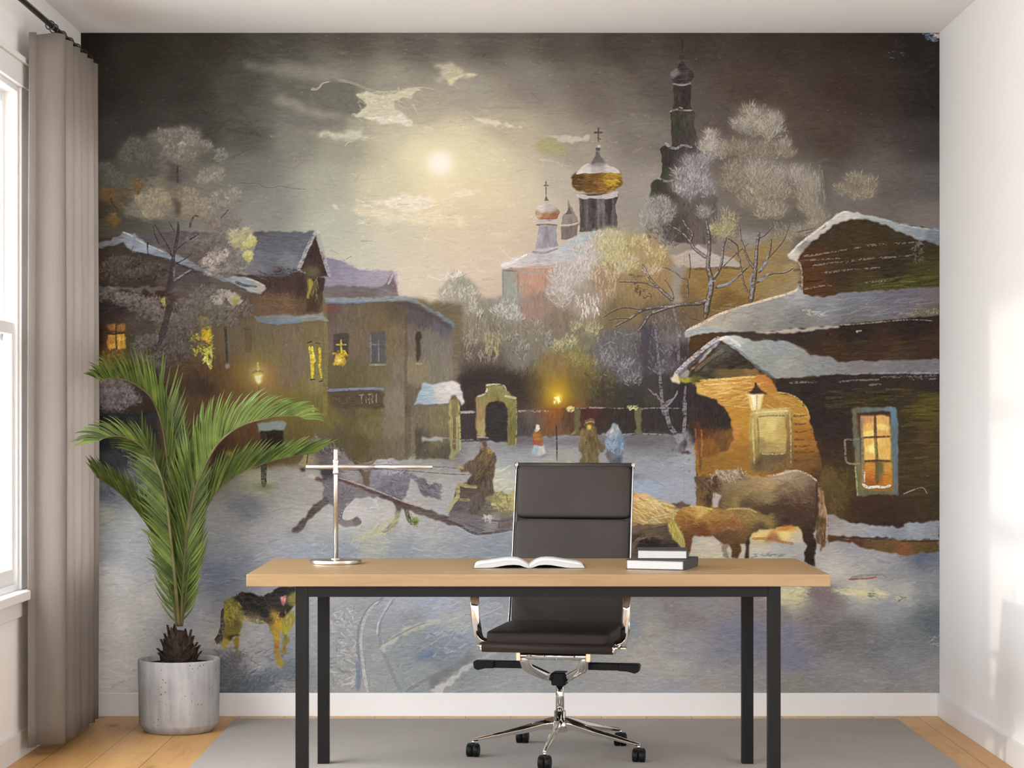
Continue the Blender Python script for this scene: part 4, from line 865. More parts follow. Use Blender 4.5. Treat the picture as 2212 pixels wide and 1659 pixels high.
    T('e', [(1240, 610, 60, 40), (1330, 660, 60, 60), (1180, 650, 60, 50)], [(176, 168, 152), (160, 152, 138)], .8, 8, 2.4, .8)
    T('e', [(1335, 670, 30, 40), (735, 670, 40, 40)], [(170, 160, 84), (150, 140, 80)], .9, 8, 3, .8)
    T('e', [(620, 1060, 150, 130), (760, 1000, 130, 110), (850, 1130, 130, 110), (560, 1180, 110, 90), (700, 1180, 130, 90), (900, 980, 90, 80)], [(96, 86, 80), (112, 102, 96), (78, 68, 62), (60, 52, 46)], .5, 7, 2.2, .65)
    T('e', [(300, 1400, 140, 90), (220, 1500, 90, 90), (400, 1480, 130, 90), (300, 1560, 130, 70)], [(112, 98, 96), (134, 120, 118), (84, 72, 68), (96, 92, 98)], .6, 6, 2, .7)
    F('z', '170 900 340 890 345 1000 300 1060 205 1030 170 1030', [(230, 930, 30, 28, 30), (300, 960, 44, 42, 46), (230, 1010, 52, 54, 60), (320, 1030, 96, 96, 102)], 4, 4, .9)
    D('z', '200 890 330 890 330 1000 205 1020', 120, [(26, 24, 26), (40, 36, 38), (18, 16, 18), (60, 58, 62)], 16, 5, .8, .6, .6)
    D('z', '260 960 340 960 340 1060 300 1080', 60, [(150, 148, 152), (110, 106, 110), (60, 56, 58)], 20, 1.8, .9, .5, .7)
    D('z', '207 1010 260 1030 250 1085 207 1080', 30, [(70, 74, 84), (100, 104, 112)], 16, 3, 1.2, .4, .6)
    T('e', [(1120, 600, 150, 70), (1000, 720, 170, 90), (1180, 760, 170, 80), (880, 820, 150, 90), (700, 800, 140, 80), (520, 700, 150, 80), (420, 640, 130, 60), (250, 600, 90, 50)], [(104, 96, 88), (120, 112, 104), (86, 78, 70)], .5, 9, 2.6, .7)
    T('e', [(470, 330, 150, 60), (650, 400, 130, 70), (330, 380, 140, 90)], [(70, 62, 52), (86, 78, 68), (54, 44, 36)], .5, 7, 2.2, .7)
    T('v', [(1300, 1240, 130, 70), (1180, 1290, 100, 60), (1420, 1300, 130, 90), (1530, 1300, 90, 100)], [(110, 102, 98), (124, 116, 112), (96, 88, 86)], .5, 9, 2.6, .7)
    # trunk and bare branches
    tr = (58, 50, 50)
    L('e', '690 1050 730 900 770 750 760 620 780 500 800 400 810 300 830 200 850 80 850 0', 16, tr, .9, 5)
    L('e', '770 600 800 540 830 500 900 460 985 400', 12, (70, 62, 62), .9, 5)
    L('e', '815 500 880 455 960 405', 4, (142, 140, 142), .8, 3)
    L('e', '815 380 815 460', 5, (126, 122, 124), .7)
    for q, w in (('805 300 760 200 700 100 650 20', 4), ('690 190 650 100 640 30', 3), ('830 240 900 180 920 170', 3), ('840 350 900 320 965 270', 3.5), ('800 300 770 260 750 240', 3), ('590 170 590 240 600 310', 4), ('950 150 1030 100', 4), ('820 80 790 30 770 0', 3), ('440 320 450 260 470 200', 2.4)):
        L('e', q, w, (54, 46, 48), .85, w * .5)
    L('v', '1175 1140 1190 1060 1230 1010 1270 1020', 6, (66, 58, 52), .75, 4, br=.6)
    L('v', '1500 1030 1540 990 1580 940', 3, (76, 70, 66), .8)
    # bird-table post and its snow by the palm
    F('z', '556 915 600 908 620 912 612 930 560 932', (132, 142, 140), 1.5, 2)
    F('z', '565 932 612 930 612 975 565 975', (44, 32, 24), 2, 2, .95)
    L('z', '570 935 570 990 571 1050', 13, (62, 56, 44), .95, 12)
    G('z', 572, 1052, 22, 8, (108, 112, 72), .7)
    G('z', 495, 980, 8, 6, (212, 172, 40), .9)
    # ------------------------------------------------ the trotting grey horse, sleigh and driver
    hs = [(300, 430, 128, 118, 112), (420, 480, 98, 90, 92), (240, 570, 150, 140, 110), (540, 540, 122, 116, 120), (450, 680, 84, 78, 82), (450, 800, 116, 110, 114), (620, 700, 150, 142, 142), (560, 850, 112, 106, 110), (720, 650, 130, 124, 126), (900, 590, 168, 162, 164), (960, 640, 156, 150, 156), (850, 750, 128, 124, 134), (980, 780, 110, 106, 116), (900, 850, 96, 92, 102), (1060, 720, 118, 112, 122), (750, 850, 120, 114, 116)]
    F('k', '290 1110 240 1180 90 1230 60 1200 110 1170 180 1100', (122, 128, 142), 6, 3, .5)
    F('k', '900 1220 980 1140 1060 1130 1040 1170 960 1240', (132, 134, 146), 5, 3, .5)
    # far legs
    L('k', '640 880 560 960 530 1030 540 1090 600 1110 680 1080 700 1105', 15, (104, 96, 100), .95, 11)
    F('k', '560 1080 620 1100 680 1045 712 1105 640 1140 560 1135 520 1100', [(600, 1115, 128, 118, 118), (690, 1080, 108, 98, 98)], 1.5, 2)
    L('k', '1100 960 1110 1040 1140 1100 1180 1110', 11, (84, 82, 76), .9, 9)
    D('k', '1110 1040 1210 1070 1200 1140 1130 1110', 30, [(104, 124, 40), (60, 80, 40), (50, 60, 110), (130, 140, 50)], 9, 3.4, .8, .6, .85)
    # body
    F('k', '320 345 350 385 420 400 500 460 570 490 600 560 640 590 720 605 820 590 900 562 980 560 1060 590 1115 650 1120 760 1100 860 1060 920 1000 940 940 900 860 880 760 895 660 890 600 930 560 980 520 1040 500 980 440 930 400 880 405 800 380 720 370 660 300 640 240 640 205 670 185 640 210 560 260 470 280 400', hs, 1.4, 2.5, tx=11)
    D('k', '270 400 420 400 560 490 560 560 400 520 280 470', 110, [(98, 90, 88), (136, 128, 124), (80, 72, 72), (156, 148, 140)], 13, 2.4, 1.1, .5, .7)
    D('k', '820 580 1060 590 1100 700 820 640', 70, [(176, 170, 170), (152, 148, 154), (134, 130, 140)], 14, 3, .1, .5, .5)
    D('k', '830 680 1090 700 1060 880 880 870', 80, [(112, 110, 122), (132, 128, 138), (92, 88, 98)], 14, 3.4, .6, .8, .5)
    D('k', '420 720 600 720 620 880 440 900', 60, [(116, 110, 112), (138, 132, 132), (98, 92, 96)], 13, 3, 1.0, .6, .5)
    L('k', '322 345 335 380', 6, (126, 116, 110), .9)
    F('k', '205 580 245 530 270 560 230 620', (164, 152, 84), 2, 2, .85)
    F('k', '190 640 235 630 240 668 205 670', (66, 58, 58), 2, 2, .9)
    L('k', '280 440 260 520 250 600', 3.4, (70, 60, 58), .8)
    F('k', '370 650 460 640 480 700 440 725 385 700', (62, 54, 58), 3, 3, .85)
    # harness
    L('k', '620 560 680 590 760 610 830 580', 7, (112, 96, 60), .85, 5)
    L('k', '640 550 700 640 740 700 770 780', 8, (82, 68, 58), .85, 10)
    F('k', '720 690 800 660 780 740 790 790 750 780', (104, 84, 66), 2.5, 2.5, .85)
    L('k', '560 650 680 655 900 650 1100 660 1500 690 1640 690', 2.4, (82, 70, 66), .75, 2, br=.7)
    L('k', '1310 625 1450 632 1540 640', 2.4, (92, 80, 74), .7, 2, br=.8)
    # near legs
    F('k', '400 880 440 930 380 980 320 1030 260 1090 210 1160 180 1195 110 1175 180 1110 240 1050 290 980 350 920', [(380, 930, 96, 84, 80), (250, 1060, 84, 70, 62), (150, 1170, 92, 82, 78)], 1.6, 2.5, tx=10)
    F('k', '960 890 1080 910 1060 980 1040 1040 1030 1100 980 1160 920 1200 890 1190 960 1110 1000 1040 1010 960', [(1020, 930, 84, 80, 76), (1000, 1080, 146, 142, 112), (940, 1170, 120, 116, 118)], 1.6, 2.5, tx=10)
    D('k', '880 1100 1030 1050 960 1190 600 1280', 70, [(190, 184, 130), (176, 174, 146), (168, 164, 112)], 18, 3, 2.5, .3, .6)
    # tail
    F('k', '1110 665 1160 680 1220 730 1300 770 1400 790 1385 850 1400 890 1340 905 1260 860 1210 800 1150 730 1110 720', [(1150, 700, 116, 110, 118), (1280, 800, 100, 96, 104), (1370, 840, 112, 106, 112)], 2.2, 4, tx=12)
    D('k', '1180 720 1410 790 1390 900 1260 870', 60, [(84, 78, 86), (130, 124, 130), (104, 98, 106)], 18, 2.2, .6, .35, .7)
    # shafts
    F('k', '265 700 300 685 360 710 400 740 380 760 300 730', [(290, 700, 190, 180, 168), (360, 740, 110, 84, 76)], 1.4, 2)
    F('k', '520 725 620 755 800 820 940 875 1080 930 1300 1000 1560 1080 1640 1120 1500 1130 1300 1060 1080 980 930 900 780 840 620 785 520 745', [(600, 760, 96, 68, 62), (800, 830, 92, 66, 60), (1000, 920, 84, 64, 60), (1300, 1020, 96, 84, 78), (1500, 1090, 84, 72, 66)], 1.3, 2, tx=10)
    L('k', '522 722 620 750 800 812 940 868 1080 925 1300 990', 3, (176, 164, 152), .7, br=.5)
    # sleigh
    F('k', '1470 1010 1500 930 1545 780 1600 765 1720 775 1860 850 2010 850 2010 1150 1900 1180 1700 1200 1600 1150 1440 1090', [(1560, 960, 92, 84, 84), (1620, 840, 88, 76, 66), (1660, 960, 100, 92, 92), (1800, 1000, 104, 94, 82), (1900, 920, 148, 138, 84), (1960, 1000, 128, 116, 88), (1850, 1080, 136, 128, 124), (1700, 1120, 112, 106, 108), (1950, 1100, 104, 94, 88), (1550, 1060, 112, 104, 100)], 1.6, 2.5, tx=10)
    L('k', '1455 1010 1490 940 1540 880 1545 780 1620 790 1700 795', 9, (172, 160, 104), .9, 8)
    L('k', '1540 905 1640 910', 6, (150, 138, 96), .85)
    D('k', '1840 850 2010 850 2010 1000 1850 980', 60, [(176, 164, 96), (150, 138, 80), (196, 184, 128), (126, 112, 80)], 16, 3.4, .5, .7, .65)
    L('k', '1440 1080 1560 1130 1680 1195 1780 1195 1900 1180 2005 1160', 6, (72, 62, 62), .85, 5)
    L('k', '1600 1110 1700 1150 1760 1170', 4, (92, 82, 82), .8)
    L('k', '1790 1080 1900 1090 1980 1080', 4, (80, 72, 70), .7)
    L('k', '1890 1090 1892 1150', 4, (84, 76, 74), .7)
    D('k', '1760 1040 1830 1040 1820 1090 1770 1080', 14, [(176, 168, 164), (192, 186, 182)], 10, 3.4, .6, .5, .75)
    F('k', '2000 850 2100 870 2200 940 2260 1040 2240 1120 2100 1160 2000 1170', [(2050, 920, 176, 164, 96), (2150, 1000, 150, 138, 84), (2050, 1100, 120, 112, 100)], 2, 3, tx=11)
    # driver
    F('k', '1740 440 1800 460 1850 510 1865 580 1860 680 1830 740 1860 830 1850 860 1800 870 1740 1000 1660 1040 1630 1000 1700 860 1720 780 1620 780 1660 690 1640 660 1580 670 1540 640 1600 600 1680 560 1720 500', [(1650, 620, 96, 80, 66), (1780, 560, 104, 84, 58), (1830, 600, 88, 72, 60), (1760, 680, 84, 68, 58), (1720, 740, 78, 64, 54), (1780, 800, 92, 78, 62), (1720, 920, 92, 80, 72)], 1.4, 2.5, tx=11, d='v')
    F('k', '1790 460 1845 500 1840 530 1790 510', (172, 138, 48), 2, 2, .9)
    D('k', '1720 500 1860 520 1850 720 1680 740', 60, [(92, 76, 56), (120, 100, 60), (72, 58, 50), (134, 112, 60)], 14, 2.6, 1.9, .4, .6)
    F('k', '1710 410 1780 400 1790 450 1750 490 1715 460', [(1730, 440, 140, 122, 108), (1770, 430, 88, 72, 62)], 1.4, 2)
    F('k', '1700 375 1760 370 1810 380 1800 405 1720 410', (78, 66, 60), 1.4, 2)
    L('k', '1705 372 1750 374 1800 380', 3, (156, 148, 144), .8)
    F('k', '1540 625 1580 620 1590 660 1550 665', (176, 144, 104), 1.4, 2, .9)
    # ------------------------------------------------ bare snowy tree at the right
    T('c', [(1010, 730, 90, 70), (1090, 740, 110, 70), (940, 790, 60, 50), (1180, 760, 50, 60), (1030, 820, 110, 60), (1150, 830, 90, 60), (1240, 920, 40, 60)], [(166, 158, 150), (188, 180, 172), (146, 138, 126), (150, 146, 112)], .9, 13, 2, .75, under=(140, 132, 122))
    T('c', [(770, 860, 60, 45), (740, 920, 70, 60), (800, 950, 90, 60)], [(176, 168, 160), (190, 184, 174), (158, 150, 130)], .9, 12, 2, .75, under=(146, 138, 128))
    T('c', [(900, 930, 100, 60), (1020, 950, 120, 80), (1150, 950, 110, 70), (1250, 980, 60, 40), (960, 1080, 150, 80), (900, 1150, 100, 80)], [(132, 120, 100), (150, 138, 118), (112, 100, 84), (166, 156, 142)], .8, 12, 2, .75, under=(128, 118, 104))
    T('c', [(1100, 1080, 140, 80), (1250, 1100, 110, 70), (1340, 1110, 80, 70), (1420, 1150, 50, 60)], [(160, 152, 142), (178, 170, 160), (142, 132, 118)], .8, 13, 2, .7, under=(144, 136, 126))
    T('c', [(1080, 1180, 120, 80), (1020, 1270, 120, 80), (1180, 1220, 110, 80), (1200, 1330, 80, 60), (1120, 1340, 90, 60)], [(142, 132, 112), (160, 150, 128), (124, 114, 96), (172, 164, 140)], .8, 12, 2, .75, under=(136, 126, 110))
    T('c', [(1370, 1230, 90, 90), (1400, 1320, 80, 60), (1450, 1380, 70, 60), (1420, 1440, 60, 40), (1330, 1470, 80, 40)], [(150, 142, 122), (166, 158, 138), (128, 120, 100)], .8, 12, 2, .65, under=(142, 134, 120))
    T('c', [(640, 1040, 80, 60), (720, 1010, 60, 50), (600, 1100, 90, 60), (700, 1110, 80, 80), (740, 1200, 70, 70), (560, 1170, 80, 60), (620, 1230, 70, 60), (650, 1150, 70, 60)], [(166, 160, 162), (186, 180, 180), (142, 136, 138), (120, 112, 112)], .8, 11, 2, .75, under=(132, 126, 128))
    T('c', [(420, 1290, 80, 50), (370, 1340, 70, 50), (480, 1330, 80, 60), (440, 1400, 70, 50), (720, 1350, 50, 50), (330, 1400, 40, 50)], [(160, 158, 152), (178, 176, 170), (136, 134, 128), (120, 122, 108)], .8, 11, 2, .75, under=(134, 130, 126))
    T('c', [(420, 1470, 80, 70), (520, 1490, 70, 50), (480, 1540, 80, 40)], [(92, 86, 84), (110, 104, 100), (78, 72, 70)], .7, 9, 2.4, .7)
    T('c', [(840, 1470, 80, 60), (880, 1400, 60, 60), (800, 1440, 60, 60)], [(166, 160, 108), (150, 144, 104), (182, 174, 128)], .8, 11, 2, .75)
    T('c', [(1700, 1150, 80, 50), (1780, 1180, 60, 70), (1600, 1210, 60, 40), (1720, 1240, 80, 40)], [(150, 142, 120), (170, 162, 138), (122, 112, 94)], .8, 10, 2, .75, under=(132, 124, 108))
    D('c', '1300 1070 1480 1100 1500 1300 1330 1300', 120, [(166, 158, 148), (150, 142, 130)], 24, 1.8, 1.5, .2, .45)
    D('h', '1020 60 1250 20 1180 120 1040 130', 50, [(176, 168, 112), (150, 144, 104)], 12, 2.4, 2.2, .4, .7)
    D('h', '1500 20 1800 20 1700 160 1560 120', 80, [(150, 144, 124), (132, 124, 100), (166, 160, 150)], 14, 2, 1.2, .4, .5)
    dk = (66, 57, 52); lg = (164, 160, 166)
    tr = [('970 820 985 700 1010 600 1020 500 990 380 1000 250 1000 130 985 30 970 -40', 22, 7), ('1020 500 1080 420 1110 330 1120 220 1150 130', 12, 6), ('990 310 930 270 870 220 840 170 790 110 720 60 650 20', 12, 5), ('840 160 860 100 810 40 770 -30', 10, 5),
          ('1350 690 1370 580 1390 440 1400 330 1410 200 1430 90', 18, 8), ('1330 600 1290 500 1270 380 1250 290 1180 210', 7, 4), ('1390 400 1340 330 1300 230 1270 130 1260 20', 9, 4), ('1420 430 1480 350 1520 240 1530 140', 10, 5), ('1400 520 1460 470 1540 440 1650 430 1720 390', 9, 3), ('1500 310 1560 250 1640 150 1690 10', 4, 2),
          ('1050 560 1130 540 1220 490 1320 390', 9, 3), ('820 640 810 500 760 470 700 420 600 380', 7, 4), ('830 480 840 380 830 270', 4, 3), ('1000 650 930 690 850 700 730 710 600 750 500 790', 16, 6), ('720 720 560 730 440 750 330 820 200 890', 12, 5), ('540 760 480 810 440 880 390 940', 8, 5), ('440 750 300 730 200 750 100 810', 6, 4), ('320 820 240 820 150 835', 4, 3), ('690 670 600 590 500 490 430 360', 12, 7), ('560 560 450 520 330 510 230 510', 7, 3), ('700 660 680 580 620 490', 4, 3), ('760 740 830 810 920 840', 5, 3), ('1120 380 1200 300 1340 180', 4, 2), ('1280 440 1350 370', 3, 2), ('1400 150 1480 110 1560 20', 4, 2), ('1160 140 1240 200 1250 290', 5, 3)]
    for q, w, w2 in tr:
        L('h', q, w * .74, dk, .85, w2 * .7)
    for q, w, w2 in tr[:12] + tr[13:22]:
        P = np.array(q.split(), float).reshape(-1, 2) + np.array([-4, -5])
        L('h', P.ravel(), w * .36, lg if w > 6 else (140, 134, 130), .75, w2 * .35, br=.7)
    for q in ('1370 580 1350 500 1375 440', '1000 560 1010 510 1050 500', '1440 410 1500 320', '1070 550 1160 525 1240 470', '1430 500 1500 450'):
        L('h', q, 6, (142, 152, 182), .8, 4)
    D('h', '360 520 540 560 520 660 380 640', 26, [(72, 68, 56)], 10, 2.2, .8, .6, .7)
    D('h', '310 440 480 450 440 500 320 490', 12, [(84, 80, 66)], 9, 2.2, .3, .6, .6)
    T('h', [(330, 320, 80, 40), (500, 400, 90, 50), (260, 380, 50, 60)], [(176, 172, 152), (192, 188, 170)], .5, 10, 2, .6)
    # thin pale sapling on the dark hedge, forked at the fence
    for q, w, w2 in (('620 1650 600 1560 580 1300 560 1100 545 960 530 850', 11, 4), ('610 1560 560 1500 480 1420', 8, 4), ('630 1540 700 1500 730 1440', 7, 4), ('600 1300 540 1280 510 1250', 5, 3), ('740 1200 735 1050 720 850 690 720', 9, 6), ('780 1640 790 1500 800 1400', 8, 5), ('200 930 300 960 400 930', 4, 3), ('220 990 120 1040 60 1100', 4, 3)):
        L('h', q, w / 1.3, (128, 122, 128), .8, w2 / 1.3, br=.6)
    for q, w, w2 in (('440 100 440 180 470 280 520 360 560 440 540 500', 12, 20), ('600 60 600 180 590 280 580 380 570 460', 9, 14), ('340 0 400 70 440 110', 6, 10), ('530 0 480 70 440 105', 4, 7)):
        L('m', q, w / 1.6, (128, 122, 130), .9, w2 / 1.6, br=.5)
    F('m', '530 350 610 330 610 430 590 500 640 520 570 520 480 490 530 440', [(560, 400, 142, 136, 146), (590, 420, 84, 76, 84), (540, 490, 112, 106, 112)], 1.5, 2.5, tx=14, d='v')
    F('m', '560 500 620 490 670 520 620 525', (72, 62, 58), 2, 2, .9)
    # ------------------------------------------------ right log house
    F('i', '640 320 850 80 1080 -60 1960 70 1960 2600 -170 2600 -180 1350 -250 1250 -230 950 300 930 735 640 722 360', [(900, 100, 66, 52, 36), (1300, 150, 66, 54, 32), (1700, 120, 60, 50, 34), (800, 450, 92, 56, 28), (850, 350, 82, 50, 28), (1100, 400, 64, 48, 34), (1500, 400, 56, 46, 34), (1800, 480, 72, 72, 30), (1300, 560, 74, 68, 32)], 1, 1, tx=7)
    D('i', '740 60 1880 60 1880 560 750 620', 240, [(56, 44, 30), (76, 62, 34), (48, 38, 30), (90, 66, 34)], 40, 3, -.12, .08, .4)
    D('i', '1400 480 1890 440 1890 560 1300 600', 60, [(96, 96, 36), (80, 76, 36), (110, 108, 52)], 34, 3, -.12, .08, .6)
    for q in ('740 290 900 270 1060 240 1250 210', '1250 200 1500 185 1700 170', '700 330 850 320 1050 310', '820 370 950 350 1040 340', '1050 345 1300 310 1560 295 1680 280', '920 430 1100 410 1400 385', '740 570 900 545 1000 540', '1260 515 1450 500'):
        L('i', q, 5, (152, 140, 128), .65, 3, br=1.0)
    D('i', '1640 170 1770 180 1760 330 1680 340', 30, [(132, 136, 132), (112, 112, 104)], 10, 3, .5, .8, .6)
    # upper gable snow
    F('i', '600 290 700 180 850 70 1000 -40 1080 -90 1160 -85 1350 -50 1600 20 1900 60 1900 200 1720 150 1500 60 1300 -20 1140 -30 1000 30 820 160 720 260 680 310 720 360 660 340', [(640, 290, 206, 196, 186), (800, 120, 196, 190, 184), (760, 200, 142, 138, 130), (1000, -20, 200, 196, 190), (1150, -70, 206, 204, 200), (1300, -30, 168, 172, 174), (1500, 30, 158, 168, 174), (1700, 80, 142, 154, 164), (1880, 150, 118, 130, 142)], 1.3, 2, tx=9)
    L('i', '615 280 720 175 850 75 1000 -35 1080 -85 1130 -80', 5, (226, 218, 210), .9, 4)
    L('i', '1130 -65 1350 -40 1600 30 1890 70', 5, (186, 190, 190), .6, 4, br=.6)
    L('i', '700 340 725 420 728 520 725 620', 4, (182, 164, 144), .8, br=.7)
    # main snow roof
    F('i', '-266 930 -150 880 0 800 200 730 450 660 640 600 700 540 740 620 900 640 1100 600 1300 590 1600 570 1900 555 1900 800 1600 825 1200 860 1000 885 750 900 500 925 300 945 100 930 -100 945 -260 980', [(-200, 930, 164, 168, 164), (0, 860, 176, 168, 152), (200, 780, 166, 162, 150), (500, 720, 148, 146, 142), (700, 620, 164, 164, 166), (900, 680, 132, 136, 142), (1200, 680, 116, 120, 132), (1600, 650, 108, 104, 116), (1850, 600, 112, 106, 112), (1850, 760, 108, 98, 90), (300, 880, 140, 136, 128), (700, 830, 124, 122, 118), (1200, 800, 112, 110, 112)], 1.4, 2, tx=8)
    L('i', '-260 925 -150 875 0 795 200 725 450 655 640 600 690 570', 6, (226, 206, 184), .85, 5, br=.4)
    L('i', '-262 940 -150 925 0 920 90 930', 6, (134, 160, 180), .6, 5)
    D('i', '740 740 930 780 900 810 750 790', 16, [(196, 188, 178)], 12, 2.4, .2, .5, .8)
    D('i', '0 700 1800 600 1850 760 0 900', 160, [(150, 150, 150), (126, 130, 140), (166, 160, 150)], 40, 3, -.12, .15, .28)
    D('i', '1500 770 1890 740 1890 790 1600 800', 60, [(176, 158, 120)], 3, 2.4, 1.5, .4, .6)
    # shadowed wall under the main roof
    F('i', '100 945 500 930 1000 890 1200 865 1600 830 1900 800 1900 1190 1000 1200 700 1050 300 1010 50 990', [(300, 970, 66, 52, 44), (700, 960, 54, 42, 38), (1200, 950, 46, 36, 32), (1700, 900, 46, 36, 32), (1400, 1080, 64, 44, 30), (1800, 1050, 66, 46, 32), (1000, 1120, 66, 46, 30), (1500, 1160, 72, 56, 40)], 1.5, 1.5, tx=7)
    D('i', '900 1020 1880 940 1880 1160 1000 1170', 70, [(82, 56, 32), (66, 46, 32), (92, 66, 36)], 40, 3, -.08, .08, .4)
    F('i', '310 935 600 915 850 895 1030 885 1040 900 800 925 560 945 330 950', (196, 182, 170), 1.4, 2, .9)
    L('i', '1050 878 1250 865 1500 842 1700 832 1840 842', 3, (166, 154, 142), .75, 2, br=.7)
    L('i', '1190 935 1235 925', 6, (190, 178, 166), .85, 3)
    # lower porch roof
    F('i', '-280 1330 -250 1290 -100 1130 0 1000 80 975 150 960 300 1010 560 1015 660 1040 800 1130 960 1150 1050 1200 1200 1185 1600 1180 1900 1165 1900 1300 1400 1300 1080 1300 700 1325 520 1345 380 1260 220 1130 100 1050 30 1020', [(-200, 1250, 150, 146, 148), (50, 1000, 196, 196, 196), (150, 1030, 186, 190, 188), (300, 1080, 156, 160, 154), (500, 1060, 144, 152, 156), (400, 1200, 142, 146, 140), (600, 1220, 152, 154, 146), (520, 1320, 150, 152, 146), (800, 1200, 136, 138, 136), (1000, 1260, 132, 132, 132), (1300, 1240, 126, 120, 124), (1700, 1240, 116, 116, 120)], 1.4, 2, tx=8)
    D('i', '150 1030 650 1040 1000 1250 520 1320', 130, [(166, 168, 162), (138, 144, 146), (152, 150, 140)], 24, 3, .5, .5, .3)
    L('i', '90 1040 220 1120 350 1240 480 1330', 6, (104, 116, 140), .6, 5)
    L('i', '20 1000 100 985 200 1060', 8, (222, 220, 216), .85, 5)
    L('i', '1080 1300 1500 1290 1890 1290', 5, (152, 160, 172), .65, br=.6)
    # gable shadow
    F('i', '-180 1330 -80 1200 20 1040 100 1055 200 1140 330 1250 280 1290 0 1330', [(0, 1130, 80, 74, 66), (50, 1080, 84, 80, 78), (150, 1200, 56, 50, 42), (0, 1250, 66, 58, 44), (250, 1250, 62, 54, 42), (-120, 1290, 90, 84, 76)], 1.6, 2, tx=9)
    L('h', '700 1310 860 1160 980 1060 1080 985', 11, (196, 192, 196), .9, 9, br=.4)
    L('h', '720 1320 880 1180 1000 1080 1090 1020', 8, (96, 98, 112), .7, 7)
    L('h', '880 1270 960 1200 1060 1130 1120 1090', 7, (124, 116, 100), .6, 8)
    F('h', '840 1290 1000 1260 1400 1250 1470 1290 1300 1330 1000 1340 820 1330', [(900, 1310, 62, 56, 40), (1200, 1290, 112, 92, 54), (1400, 1280, 142, 106, 56)], 2, 2, .9)
    F('h', '670 1330 700 1300 740 1310 760 1340 740 1375 690 1370', (222, 206, 164), 1.6, 2, .95)
    F('h', '740 1345 900 1310 1000 1340 980 1365 800 1375', [(780, 1360, 176, 166, 40), (900, 1345, 96, 92, 40)], 1.6, 2, .9)
    # lit porch
    F('h', '890 1360 1000 1350 1200 1330 1480 1300 1540 1350 1570 1440 1700 1470 1800 1540 1860 1640 1880 1720 1940 1800 1960 1900 2050 1960 2060 2500 900 2500 880 1700 900 1500', [(960, 1400, 214, 160, 70), (1100, 1390, 222, 172, 86), (1300, 1360, 206, 146, 62), (1500, 1340, 190, 122, 50), (1100, 1500, 196, 140, 54), (1250, 1500, 190, 136, 50), (1600, 1500, 184, 132, 48), (1800, 1600, 190, 142, 52), (1600, 1650, 176, 126, 44), (1250, 1700, 190, 136, 46), (1200, 1850, 176, 120, 40), (950, 1850, 150, 84, 34), (1000, 2000, 150, 104, 38), (1250, 2050, 158, 108, 40), (1750, 1850, 168, 112, 38), (1900, 1900, 160, 104, 38), (1800, 2050, 128, 86, 40), (2000, 2000, 104, 76, 40), (1950, 2200, 88, 62, 36)], 1.6, 2, tx=9)
    D('h', '920 1370 1480 1340 1380 1600 1080 1560', 130, [(232, 184, 96), (206, 150, 60), (176, 120, 44), (240, 200, 120)], 34, 3, -.1, .15, .5)
    D('h', '1560 1460 1800 1560 1860 1700 1500 1620', 60, [(206, 160, 62), (168, 118, 42), (222, 180, 84)], 26, 3, .2, .3, .5)
    L('h', '920 1350 1100 1340 1300 1325 1400 1320', 5, (240, 200, 110), .8, 4, br=.5)
    L('h', '960 1385 1100 1380 1220 1370', 4, (244, 212, 130), .7, 3, br=.6)
    F('h', '895 1380 925 1380 930 1440 975 1470 970 1490 905 1490', (206, 176, 84), 1.4, 2, .9)
    # right edge of the porch light against dark logs
    F('h', '1570 1330 1600 1340 2172 1300 2172 2600 2060 2500 2045 1960 1960 1900 1945 1800 1880 1720 1860 1640 1800 1540 1700 1470 1580 1440', [(1700, 1400, 50, 40, 36), (1900, 1500, 46, 37, 34), (2100, 1400, 46, 38, 34), (2100, 1700, 50, 40, 36), (2000, 1800, 46, 36, 32), (2060, 1950, 62, 46, 36), (2100, 2200, 62, 50, 36)], 1.6, 2.5, tx=6)
    L('h', '1575 1450 1700 1475 1800 1545 1855 1640 1875 1715', 4, (222, 190, 96), .7, 3, br=.7)
    F('i', '900 1310 1400 1300 1900 1300 1900 2700 1000 2700 850 1700', [(1100, 1400, 50, 40, 36), (1500, 1420, 52, 42, 36), (1800, 1380, 52, 42, 38), (1100, 1650, 48, 38, 34), (1600, 1500, 66, 54, 32), (1800, 1550, 70, 60, 32)], 2, 1, tx=6)
    # log wall below
    F('n', '330 20 1460 0 1460 1080 1350 1090 1100 1140 900 1120 640 1080 540 1040 470 1000 430 760 470 620 420 480 350 200', [(450, 200, 48, 38, 34), (550, 350, 50, 40, 36), (450, 500, 66, 48, 32), (600, 600, 66, 50, 34), (900, 60, 58, 48, 30), (1200, 40, 58, 48, 34), (1350, 120, 92, 84, 32), (1300, 220, 84, 74, 30), (1200, 300, 60, 50, 34), (1350, 400, 84, 64, 36), (1250, 480, 66, 52, 32), (1350, 560, 80, 70, 36), (1300, 700, 72, 58, 36), (650, 720, 78, 64, 34), (600, 900, 90, 72, 38), (800, 950, 66, 46, 32), (1100, 950, 66, 48, 34), (1350, 900, 66, 54, 34), (1000, 1050, 60, 42, 32), (530, 700, 108, 84, 42)], 1.6, 2, tx=7)
    D('n', '1120 100 1455 100 1455 260 1180 280', 40, [(110, 100, 34), (92, 82, 32), (56, 46, 30)], 34, 4, -.03, .05, .6)
    D('n', '1120 300 1455 300 1455 860 1130 880', 110, [(84, 72, 34), (58, 46, 32), (98, 78, 40), (72, 64, 34)], 30, 4, -.04, .06, .45)
    D('i', '1000 1420 1890 1420 1890 1560 1000 1580', 70, [(84, 72, 32), (60, 48, 34), (96, 84, 36)], 34, 4, -.04, .06, .5)
